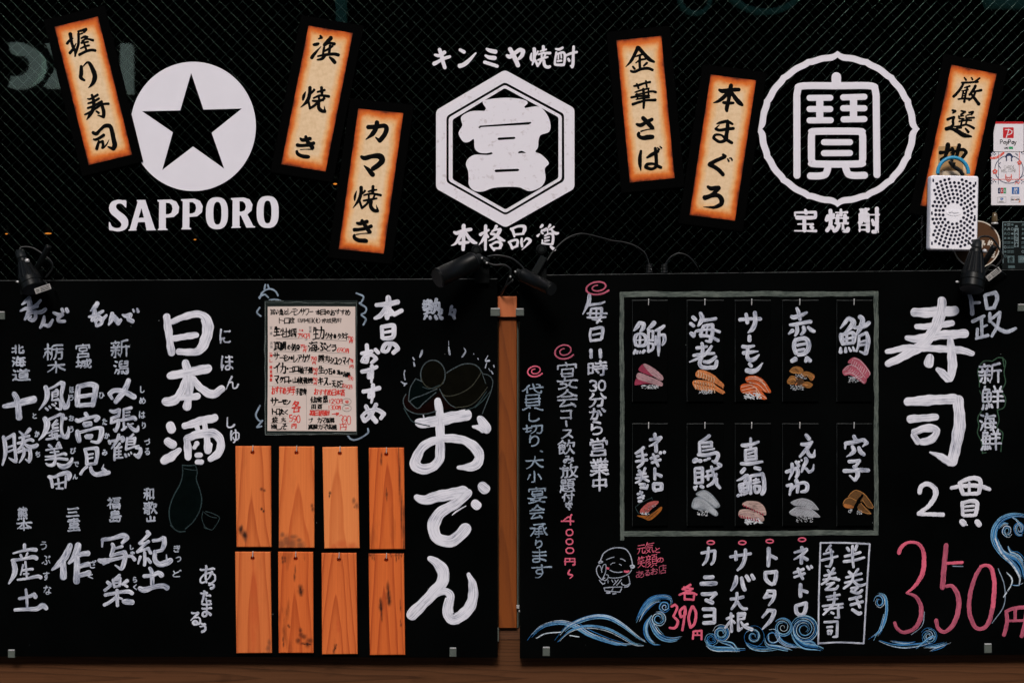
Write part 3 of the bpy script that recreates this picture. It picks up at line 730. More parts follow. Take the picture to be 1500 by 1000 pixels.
丼 260126532274139105980397 73007399 04229422 43365550 00649964
板 19001999 94044611446241793497 02233223 18401146056200720078 18402339274232513157 46359235 92359047807264905098 5835584562577478879296989997
合 003804391333193221295006 51005006 5006803194389936 1932223774378031 1799176080608098 17938093
旨 0013371281059107 0000002302290732863395319922 0599065390539194 05739173 05949194
い 0200000202540572129117962499349646764465 78068929944999729582
附 0971177422722467235015362306210400050099 52004418423243364398 8901899287977599 58269926 4232343631403145 62487067
豚 0299009406650600280028323038298127951897 3427472653225921611667116904 40039603 592164286537683870437279689462975597 7043823986339724 06282828 355346526537 8239906799839989 06572957 2981477866607158
椒 15001599 4802489447964097 03222622 48186218 72099609981098159053876184638375807673876297 7209774780608463 1442084700690078 14421842234527532758 32426542 3761347230812981 61616775 837587789997
煮 430043234428 90058112761570206825 02275128682572279927 130870087615 024837404142824283448373827424742344 442844343740 23588358 88849797 138406960098 37863797 628566977199
天 05009100 4700474356616981788993989997 47433769307810950099 01404240474351409640
ぷ 340138005814581854254825 9708920483067912802385289626992099139708 414757715988579450993098 785484649488 00901875
鉄 240023051808052501260032 23053917 750074667168618753954699 6004570656215036 062411303530 56219721 23302392 05503850 08631081 38643480 51539953 74667869807789919999 03974289
梅 15011541135015541599 53005005491346153829 02252525 49139613 1541224528542759 689673998199849887929131493143839784 634164417246 13500852075500730079 37579957 61666971
そ 25017900 7201700937343443 0051034823463443564467429941 5244505247533964387038824692549671997998
禽 00200421201650005606731393209918 24247524 48165023 1834185443544655505481548134 2746324744434739 323442354739563959426946 563962326931 465546633479338730872990 1198116887688893859875997197728965856275 62686275 33876585
杯 2000194120472099 02253525 42109710 751068376999 19411346115100750082 1941234028423450 376040604457613968378037965499589860
白 46004018 0099011899189998 00549954 00909990
グ 44084010362531272536154808530053 77068316 900095119913 36257726773566615082399023991498
ブ 76048113811878228128793768635875438820991498 92009911 00227822
肉 510050134629304519501548 009800189918989789997999 46297946 5249505147634265357420831282 476357687881
数 070311121514 26002643 46024111 69026336593854485551 0221212131304638 034431215021 66239823 9123865381667867 63366638736378677877 436242693974249005990098 03614362 24532154205915661276 067712764091 5199619374787877 7877828094949997
押 1500159312970497 4364430898079964 71077199 01242824 43339933 00613053 43599959
沖 06022210 68006898 3665362399239965 00341540 216504940599 36599959
屋 1121902090001200105706820099 20374037443948379537 4439414534523358 74377446 74467950805586569263 2859315851598055 57585798 26779077 17989998
均 15021573 650062026006561852214334 5618991897689492919788997099 00282928 55406851 45828364 00821377157324713467
よ 51005385519047963899209908960190008103750772216748675771687283799989 51279825
こ 100168028500 0658026000690282109221973899729895959989
'''.strip().split('\n')}
GL = {c: [[(int(s[i:i + 2]), int(s[i + 2:i + 4])) for i in range(0, len(s), 4)] for s in t.split()] for c, t in GLYPHS.items()}

def glyph(mb, ch, cx, cy, w, h, W, d, m=0, style='marker', rot=0.0, slant=0.07, jit=1.6):
    if ch not in GL: return
    ca, sa = math.cos(R(rot)), math.sin(R(rot)); sz = max(w, h)
    kana = ord(ch) < 0x3100
    sl = slant * (0.35 if kana else 1)
    for st in GL[ch]:
        jx, jy = rnd.gauss(0, jit), rnd.gauss(0, jit)
        pts = [(x + jx + rnd.gauss(0, jit * 0.5), y + jy + rnd.gauss(0, jit * 0.5)) for x, y in st]
        dx, dy = st[-1][0] - st[0][0], st[-1][1] - st[0][1]
        L = sum(math.hypot(b[0] - a[0], b[1] - a[1]) for a, b in zip(st, st[1:]))
        n = len(pts)
        if n == 2:
            a, b = pts
            bow = rnd.uniform(-0.03, 0.03) * L
            pts = [a, ((a[0] + b[0]) / 2 - dy / (L + 1) * bow, (a[1] + b[1]) / 2 + dx / (L + 1) * bow), b]; n = 3
        cum = [0.0]
        for a, b in zip(pts, pts[1:]): cum.append(cum[-1] + math.hypot(b[0] - a[0], b[1] - a[1]))
        tt = [c / (cum[-1] + 1e-9) for c in cum]
        horiz = abs(dx) > 1.8 * abs(dy); closed = math.hypot(dx, dy) < 0.25 * L
        def prof(t):
            if style == 'kaisho':
                if L < 26: return 0.55 + 0.75 * t
                if closed: return 0.85 + 0.1 * math.sin(6 * t)
                if kana: return 1.08 - 0.45 * math.sin(math.pi * t) ** 2 * 0.6 - 0.45 * max(0, t - 0.7) / 0.3
                if horiz: return 0.86 - 0.28 * math.sin(math.pi * t) + 0.28 * t * t
                if dx < -0.3 * abs(dy): return 1.12 - 0.85 * t ** 1.6
                if dx > 0.35 * abs(dy) and n <= 6: return 0.5 + 0.95 * min(1, t / 0.75) - max(0, t - 0.75) / 0.25 * 1.0
                return 1.12 - 0.2 * math.sin(math.pi * t) - 0.12 * t
            if style == 'brush':
                if L < 24: return 0.75 + 0.45 * t
                if closed: return 0.8
                if horiz: return 0.92 - 0.26 * math.sin(math.pi * t) + 0.16 * t
                if dx < -0.3 * abs(dy): return 1.15 - 0.72 * t
                if dx > 0.35 * abs(dy): return 0.62 + 0.6 * t
                return 1.06 - 0.24 * t
            if style == 'mincho':
                if horiz and not closed: return 0.42 + 0.4 * t ** 6
                if L < 26: return 0.6 + 0.6 * t
                if dx < -0.3 * abs(dy): return 1.15 - 0.9 * t
                if dx > 0.35 * abs(dy): return 0.5 + 0.75 * t
                return 1.1 - (0.3 * math.sin(math.pi * t) if closed else 0)
            return 0.95 + 0.1 * math.sin(5 * t + jx)
        out = []
        for (x, y), t in zip(pts, tt):
            X = (x / 99 - 0.5) * (w - W); Y = (y / 99 - 0.5) * (h - W) - sl * (x / 99 - 0.5) * w
            out.append((X, Y, max(0.12, prof(t)) * W))
        if style in ('kaisho', 'brush') and L > 30 and not closed and len(out) > 2:
            a, z = out[0], out[-1]; ww = a[2]
            if horiz: out = [(a[0] - 0.12 * W, a[1] - 0.34 * W, ww * 0.62)] + out + [(z[0] + 0.16 * W, z[1] + 0.28 * W, z[2] * 0.8)]
            elif abs(dy) > 1.5 * abs(dx): out = [(a[0] - 0.34 * W, a[1] - 0.26 * W, ww * 0.6)] + out
        out = [(cx + X * ca - Y * sa, cy + X * sa + Y * ca, q_) for X, Y, q_ in out]
        mb.stroke(out, W, d, m, rough=0.02 if style in ('kaisho', 'mincho') else 0.06, split=62 if style != 'brush' else 80)

def column(mb, text, cx, y0, y1, w, W, d, m=0, style='marker', lean=0.0, gap=0.10, hk=None, slant=0.07):
    """vertical line of writing between y0 and y1"""
    small = set('、ー一っぅゃゅ々')
    hs = [(0.55 if c in '、っぅゃゅ' else 0.8 if c in 'ー1' else 1.0) for c in text]
    unit = (y1 - y0) / (sum(hs) + gap * (len(text) - 1)); y = y0
    for c, k in zip(text, hs):
        hh = unit * k; ww = w * (0.6 if c in '、っぅゃゅ' else 0.45 if c in '1' else 1)
        x = cx + lean * (y - y0)
        if c == 'ー':
            mb.stroke([(x, y + hh * 0.1), (x + w * 0.05, y + hh * 0.9)], W, d, m)
        elif c == '、':
            mb.stroke([(x + w * 0.1, y + hh * 0.2), (x + w * 0.25, y + hh * 0.6)], W, d, m)
        else:
            glyph(mb, c, x, y + hh / 2, ww, hh, W, d, m, style, slant=slant)
        y += hh + unit * gap

def boxes(mb, items, W, d, m=0, style='brush', T=None, slant=0.07, rot=0):
    """items: 'c x0 y0 x1 y1' in crop coordinates"""
    for c, x0, y0, x1, y1 in items:
        if T: x0, y0, _ = T(x0, y0); x1, y1, _ = T(x1, y1)
        glyph(mb, c, (x0 + x1) / 2, (y0 + y1) / 2, x1 - x0, y1 - y0, W, d, m, style, slant=slant, rot=rot)

def bundle(mb, path, width, n, d, mats=('blue', 'sky', 'blue', 'chalk', 'sky'), T=None, thick=(0.45, 1.0)):
    width *= 1.35
    if len(path) > 20: n = int(n * 0.55); width *= 1.3
    """a wave drawn as a sheaf of thin chalk lines"""
    if T: path = [T(*p)[:2] for p in path]
    c = catmull([(p[0], p[1], 0) for p in path], 3.0); N = len(c)
    for i in range(n):
        a, b = int(N * rnd.uniform(0, 0.18)), int(N * rnd.uniform(0.82, 1.0))
        o = rnd.uniform(-0.5, 0.5) * width; ph = rnd.uniform(0, 6.28); pts = []
        for j in range(a, max(b, a + 3), 3):
            if j >= N: break
            t = j / (N - 1); p = c[max(0, j - 1)]; q = c[min(N - 1, j + 1)]
            L = math.hypot(q[0] - p[0], q[1] - p[1]) + 1e-9
            nx, ny = -(q[1] - p[1]) / L, (q[0] - p[0]) / L
            k = o * (0.35 + 0.65 * math.sin(math.pi * min(1, max(0, t)))) + 0.4 * math.sin(ph + 4 * t)
            pts.append((c[j][0] + nx * k, c[j][1] + ny * k))
        if len(pts) < 2: continue
        ww = rnd.uniform(*thick)
        pts = [(x, y, ww * (0.55 + 0.6 * math.sin(math.pi * i2 / max(1, len(pts) - 1)))) for i2, (x, y) in enumerate(pts)]
        mb.stroke(pts, ww, d, mats[i % len(mats)] if i < len(mats) else rnd.choice(mats), rough=0.1, h=0.00012, split=170)

def spiral(cx, cy, r, turns=1.6, a0=0, sgn=1, rx=1.0):
    n = int(14 * turns) + 2
    return [(cx + rx * r * (1 - 0.72 * i / n) * math.cos(a0 + sgn * 6.283 * turns * i / n), cy + r * (1 - 0.72 * i / n) * math.sin(a0 + sgn * 6.283 * turns * i / n)) for i in range(n + 1)]

def arcpts(cx, cy, rx, ry, a0=0, a1=360, n=40):
    return [(cx + rx * math.cos(R(a0 + (a1 - a0) * i / n)), cy + ry * math.sin(R(a0 + (a1 - a0) * i / n))) for i in range(n + (0 if abs(a1 - a0) == 360 else 1))]

def fillet(poly, r, n=5):
    out = []
    for i, p in enumerate(poly):
        a, b = poly[i - 1], poly[(i + 1) % len(poly)]
        la = math.hypot(a[0] - p[0], a[1] - p[1]); lb = math.hypot(b[0] - p[0], b[1] - p[1]); rr = min(r, la * 0.45, lb * 0.45)
        s = (p[0] + (a[0] - p[0]) / la * rr, p[1] + (a[1] - p[1]) / la * rr); e = (p[0] + (b[0] - p[0]) / lb * rr, p[1] + (b[1] - p[1]) / lb * rr)
        for k in range(n + 1):
            t = k / n
            out.append(((1 - t) ** 2 * s[0] + 2 * t * (1 - t) * p[0] + t * t * e[0], (1 - t) ** 2 * s[1] + 2 * t * (1 - t) * p[1] + t * t * e[1]))
    return out
def smooth_poly(poly, step=2.0):
    n = len(poly); out = []
    for i in range(n):
        p0, p1, p2, p3 = poly[i - 1], poly[i], poly[(i + 1) % n], poly[(i + 2) % n]
        k = max(1, int(math.hypot(p2[0] - p1[0], p2[1] - p1[1]) / step))
        for j in range(k):
            t = j / k; t2 = t * t; t3 = t2 * t
            out.append(tuple(0.5 * (2 * p1[a] + (p2[a] - p0[a]) * t + (2 * p0[a] - 5 * p1[a] + 4 * p2[a] - p3[a]) * t2 + (3 * p1[a] - p0[a] - 3 * p2[a] + p3[a]) * t3) for a in (0, 1)))
    return out

# ---------------------------------------------------------------- brush characters traced stroke by stroke: (crop origin x, y, scale): 'x,y,width ...' per stroke
TRACED = {
'nigiri': (90, 35, 10, '''85,290,42 125,240,30 170,215,16|130,150,55 145,250,42 165,330,40 198,400,36 203,478,20|125,430,45 170,370,34 215,290,12|240,115,22 300,100,34 362,82,42|362,90,36 330,125,30|250,162,20 310,140,24|250,140,34 250,280,36 225,380,36 195,480,16|290,215,22 340,190,32 385,195,24|300,250,18 380,225,24 462,245,38|375,200,28 330,240,26 290,285,26 390,265,28|280,365,20 340,335,28 405,318,28|330,270,26 345,330,30 370,400,30|262,455,38 350,410,36 440,385,36 495,395,38'''),
'ri': (90, 35, 10, '''290,625,40 290,720,52 285,790,48 340,830,24|320,625,14 365,575,26 405,575,40 450,650,55 490,770,62 460,870,50 395,940,8'''),
'kotobuki': (110, 130, 10, '''245,92,32 265,150,42 275,230,47 260,310,47 215,390,42 170,455,10|182,148,16 230,148,28 330,90,34|190,215,24 260,195,32 350,145,30|185,285,28 270,255,32 390,190,38|140,380,20 210,350,32 300,290,32 400,230,30 490,222,36|385,190,32 400,260,42 420,350,48 415,415,42 330,390,10|310,330,22 345,355,36'''),
'tsukasa': (110, 130, 10, '''260,640,38 310,660,48 370,600,38 440,545,48 510,550,54 540,620,54 560,720,58 580,830,62 555,880,52 480,850,16|270,740,22 320,740,36 420,680,42|350,770,30 330,830,38 315,880,44|350,790,24 400,770,38 410,830,38 400,868,38|415,870,20 460,820,22 500,745,5'''),
'hama': (430, 45, 7.6923, '''300,58,18 315,80,34 280,95,12|225,160,24 262,155,36 285,145,18|205,308,36 235,265,32 310,180,6|422,82,42 380,130,42 345,165,32|350,172,20 400,142,24 460,152,36|345,190,24 332,270,26|330,240,16 390,210,24 440,175,22|412,170,28 400,260,26|272,290,16 350,275,28 450,265,32 505,276,36|352,285,26 320,318,30 265,330,14|405,300,18 440,330,36 466,362,36'''),
'yaki': (430, 45, 7.6923, '''135,690,10 115,740,32 105,785,14|185,642,36 180,720,36 150,800,36 80,865,6|232,668,30 200,710,16|165,790,26 185,870,24|315,640,30 320,705,32|270,692,20 350,670,26|225,762,18 300,732,24 398,742,30|282,735,22 292,795,26|355,730,22 330,785,26|215,792,20 290,792,26 350,765,22|290,790,28 240,840,26 182,878,24|285,810,30 285,870,36 320,905,36 355,908,32 345,850,5'''),
'ki': (420, 190, 20, '''395,250,40 450,300,88 560,290,92 690,260,92|310,450,100 400,465,84 560,455,84 700,430,94 790,392,98|557,200,74 600,330,98 680,430,104 760,530,104|760,575,42 560,572,18 400,585,22|300,625,62 310,690,88 400,760,98 560,795,108 650,797,80'''),
'ka': (500, 170, 10, '''392,165,60 500,160,58 630,145,58 662,192,62 630,280,62 560,365,58 500,312,14|520,90,56 515,160,62 460,260,58 360,345,12'''),
'ma': (500, 170, 10, '''292,592,32 340,618,62 450,590,58 560,590,78 600,650,78 540,720,68 460,775,58|335,730,16 400,790,52 450,850,64 466,862,58'''),
'yakib': (500, 265, 10, '''222,150,10 200,230,34 195,290,14|290,95,48 285,190,46 250,290,42 170,398,8|345,148,36 310,190,18|265,290,32 300,395,32|465,78,38 460,165,42|395,157,22 470,137,30 520,130,18|330,212,22 440,187,28 578,210,36|402,190,26 402,255,30|495,192,26 470,250,28|325,290,24 420,275,32 520,255,22|420,275,34 370,340,32 300,400,30|440,300,42 430,370,50 480,433,48 535,438,42 510,350,6'''),
'kib': (500, 265, 10, '''225,612,24 270,625,48 378,595,50|190,715,52 270,710,44 370,690,44 436,662,52|302,580,42 340,640,52 380,700,52 420,750,50|410,765,18 310,770,12 220,785,16|195,792,34 190,830,46 260,870,52 350,875,56 375,888,34'''),
'kin': (905, 60, 9.524, '''280,92,48 230,200,42 180,290,36 110,365,8|290,97,46 370,190,48 440,260,50 508,295,26|242,222,20 340,190,30|250,310,14 310,270,26 384,255,26|310,200,32 305,290,34 310,380,36|210,360,26 235,392,30|408,308,32 360,352,22|182,420,28 230,433,36 320,397,36 420,385,38 485,408,34'''),
'hana': (905, 60, 9.524, '''225,632,24 290,620,32 380,590,28 450,576,32|265,602,24 290,665,26|392,562,28 405,645,24|240,717,18 340,685,24 435,665,22|265,735,22 278,812,22|428,680,24 428,785,24|245,752,16 360,730,22 470,705,28 530,717,34|188,790,30 290,772,28 440,765,26|255,817,16 350,800,22 440,790,20|208,885,36 300,855,32 400,830,28 525,826,38|355,670,30 365,800,38 360,938,28'''),
'sa': (915, 160, 10, '''268,128,52 330,190,58 408,276,56|172,217,26 235,235,50 320,190,46 402,150,46|430,290,18 330,300,14 240,325,22|212,350,38 202,385,46 260,420,50 350,410,66 415,405,46'''),
'ba': (915, 160, 10, '''240,612,32 225,700,48 225,800,48 238,900,10|325,710,22 400,665,48 488,615,42|448,572,38 460,680,48 465,800,46 455,845,42 390,875,38 310,850,48 330,810,42 420,800,32 500,840,42 535,853,36|480,565,14 508,590,28|515,545,14 540,568,26'''),
'hon': (1030, 110, 9.09, '''372,135,46 355,230,54 340,330,44 315,440,48 318,485,28|212,195,24 260,215,52 380,200,50 480,195,42|330,235,46 270,300,48 200,350,38 135,372,8|385,240,38 430,310,50 490,375,54 526,404,24|270,366,38 340,375,40 405,372,28'''),
'mab': (1030, 110, 9.09, '''180,650,12 230,635,34 320,620,38 392,655,28|215,665,10 180,700,22|168,716,36 220,735,36 320,720,38 405,712,38|325,610,36 325,700,46 310,800,48 300,860,46 220,890,36 140,840,38 160,800,32 240,800,26 300,850,36 350,885,40 386,905,32'''),
'gu': (1015, 215, 10, '''440,115,30 470,140,54|468,148,46 350,200,50 248,252,54|245,260,62 320,300,54 400,360,52 442,412,48|505,175,14 525,210,32|530,170,12 560,170,22 575,200,22'''),
'ro': (1015, 215, 10, '''218,582,32 260,610,54 330,605,58 380,602,56 330,660,48 250,720,52 175,745,72|205,750,42 290,715,50 370,715,56 420,770,64 410,840,58 320,885,42 240,885,24 150,880,4'''),
'gen': (1380, 105, 10, '''325,87,18 350,125,32|428,88,18 446,116,28|550,97,28 490,140,24 440,158,16|290,165,28 400,160,28 525,152,30|310,185,32 250,280,36 168,368,38|330,235,18 405,213,30|290,285,16 380,265,24|312,290,24 290,390,24|370,230,28 345,340,30 325,448,32|310,325,18 360,315,18|300,360,16 350,350,18|235,405,20 310,395,26 420,400,32|490,208,38 450,280,38 400,340,28|440,300,20 575,272,36|490,290,30 460,360,30 395,420,24|430,330,28 490,410,40 540,478,44'''),
'sen': (1380, 105, 10, '''150,565,24 190,580,44 155,610,16|80,700,38 130,680,32 175,668,36 160,720,34 155,790,38 70,840,52|62,840,54 130,835,38 220,870,52 320,930,58 430,950,22|280,575,22 340,590,28 275,630,24|245,650,20 255,685,20 320,690,18|395,600,24 455,590,30 430,630,24|350,650,18 352,682,22 470,672,26|258,655,16 315,645,18|365,640,18 410,632,18|250,732,24 340,715,26 430,715,24|297,690,26 277,790,26|372,680,26 347,780,26|180,805,20 260,800,28 360,780,28 465,830,38|280,820,30 210,830,22|342,832,22 383,885,42'''),
'chi': (1370, 195, 14.286, '''265,235,84 255,330,88 215,480,64|110,410,84 200,400,54 330,350,54|130,560,74 230,480,54|352,320,64 380,400,64 370,470,44|330,420,34 480,360,54 600,350,64 648,410,64 570,510,64|502,250,74 480,350,74 450,480,64'''),
}
KINMIYA = [(625, 60, 13.043, '''245,165,64 280,270,78 310,400,74 350,520,64|155,268,40 220,285,64 290,260,64 342,218,74|145,440,88 220,400,64 330,340,64 445,305,54'''),
 (625, 60, 13.043, '''635,172,54 715,218,74|628,480,84 690,465,82 790,395,74 890,290,48 942,232,24'''), (625, 60, 13.043, '''1142,152,34 1210,190,74 1318,210,84|1120,282,34 1200,320,74 1305,330,80|1105,410,64 1220,445,64 1350,488,62'''),
 (735, 60, 13.043, '''95,275,42 150,305,84 260,230,74 350,175,78 408,207,88 380,290,74 310,355,44|155,155,74 220,270,88 270,380,84 312,475,84'''),
 (735, 60, 13.043, '''570,240,24 555,330,48 570,385,24|620,152,64 625,260,64 610,380,54 580,465,18|690,205,40 660,270,28|640,370,44 690,480,54|795,107,54 795,185,64|735,202,30 850,167,34|700,262,34 790,237,40 925,237,54|760,240,38 765,325,40|842,240,38 810,315,40|690,372,34 780,340,44 880,310,30|770,350,44 720,430,44 680,488,40|805,380,54 820,470,64 880,505,60 922,490,50'''),
 (735, 60, 13.043, '''1030,157,34 1100,165,50 1165,132,44|1045,222,40 1015,420,44 1050,460,48 1185,460,54|1050,262,38 1150,225,44 1200,250,50 1205,350,48 1185,465,44|1085,240,30 1080,350,30|1130,230,30 1140,330,30|1065,392,40 1140,380,44|1232,280,44 1330,240,48 1435,217,48|1375,112,50 1365,280,54 1360,440,60 1345,505,54 1312,475,28|1270,345,44 1290,385,54''')]
HONKAKU = [(655, 325, 16.667, '''405,90,98 400,250,94 400,500,88 390,680,84|165,245,44 240,275,94 420,215,94 585,182,74|350,280,88 270,440,84 190,540,54 100,580,14|450,260,64 540,400,88 640,490,94 722,518,40|305,520,94 420,510,78 525,496,60'''),
 (655, 325, 16.667, '''940,95,78 940,250,84 935,500,68 935,680,64|815,310,94 900,260,64 1015,200,54|920,330,64 860,460,64 775,560,14|970,310,44 998,370,64|1200,105,84 1160,180,54 1090,240,34|1110,232,44 1200,190,54 1295,190,84 1250,280,84 1140,400,64 1010,465,12|1072,290,64 1180,320,74 1300,420,94 1410,463,34|1052,560,50 1090,620,60 1150,685,60|1080,562,50 1180,500,54 1280,500,74 1318,560,84 1280,625,54|1120,650,54 1310,642,48'''),
 (735, 325, 16.667, '''220,168,54 270,220,74 310,365,44|240,172,54 400,110,58 540,112,84 560,190,88 520,285,64|300,312,54 535,290,54|168,492,50 210,540,64 260,655,60|200,482,54 340,440,60 388,480,64 370,585,64|240,640,54 385,590,54|490,402,44 480,500,68 500,605,54|530,490,20 600,412,54 668,430,74 695,470,74 620,560,54 490,685,12'''),
 (735, 325, 16.667, '''990,88,84 945,138,44|1180,80,74 1140,140,38|880,338,84 928,292,20|985,222,54 1090,160,40|985,202,44 970,250,48 1008,288,44|1030,232,28 1110,200,30|1120,172,44 1122,280,24|1165,190,44 1275,122,44|1210,172,44 1250,240,64 1320,280,74 1382,276,48|990,442,34 995,520,44|1052,340,44 1150,290,48 1240,312,64 1255,420,64 1235,545,64|1052,400,50 1158,370,40|1052,470,50 1158,450,40|982,520,48 1100,540,44 1225,545,44|1195,598,54 1250,650,74 1295,678,70''')]
def traced(mb, spec, d, m, k=1.0):
    ox, oy, sc, txt = spec; T = crop(ox, oy, sc)
    for s in txt.split('|'):
        pts = [tuple(float(a) for a in p.split(',')) for p in s.split()]
        mb.stroke([(x, y, w_ * k) for x, y, w_ in pts], d=d, m=m, T=T, rough=0.025, split=75, h=0.00012)

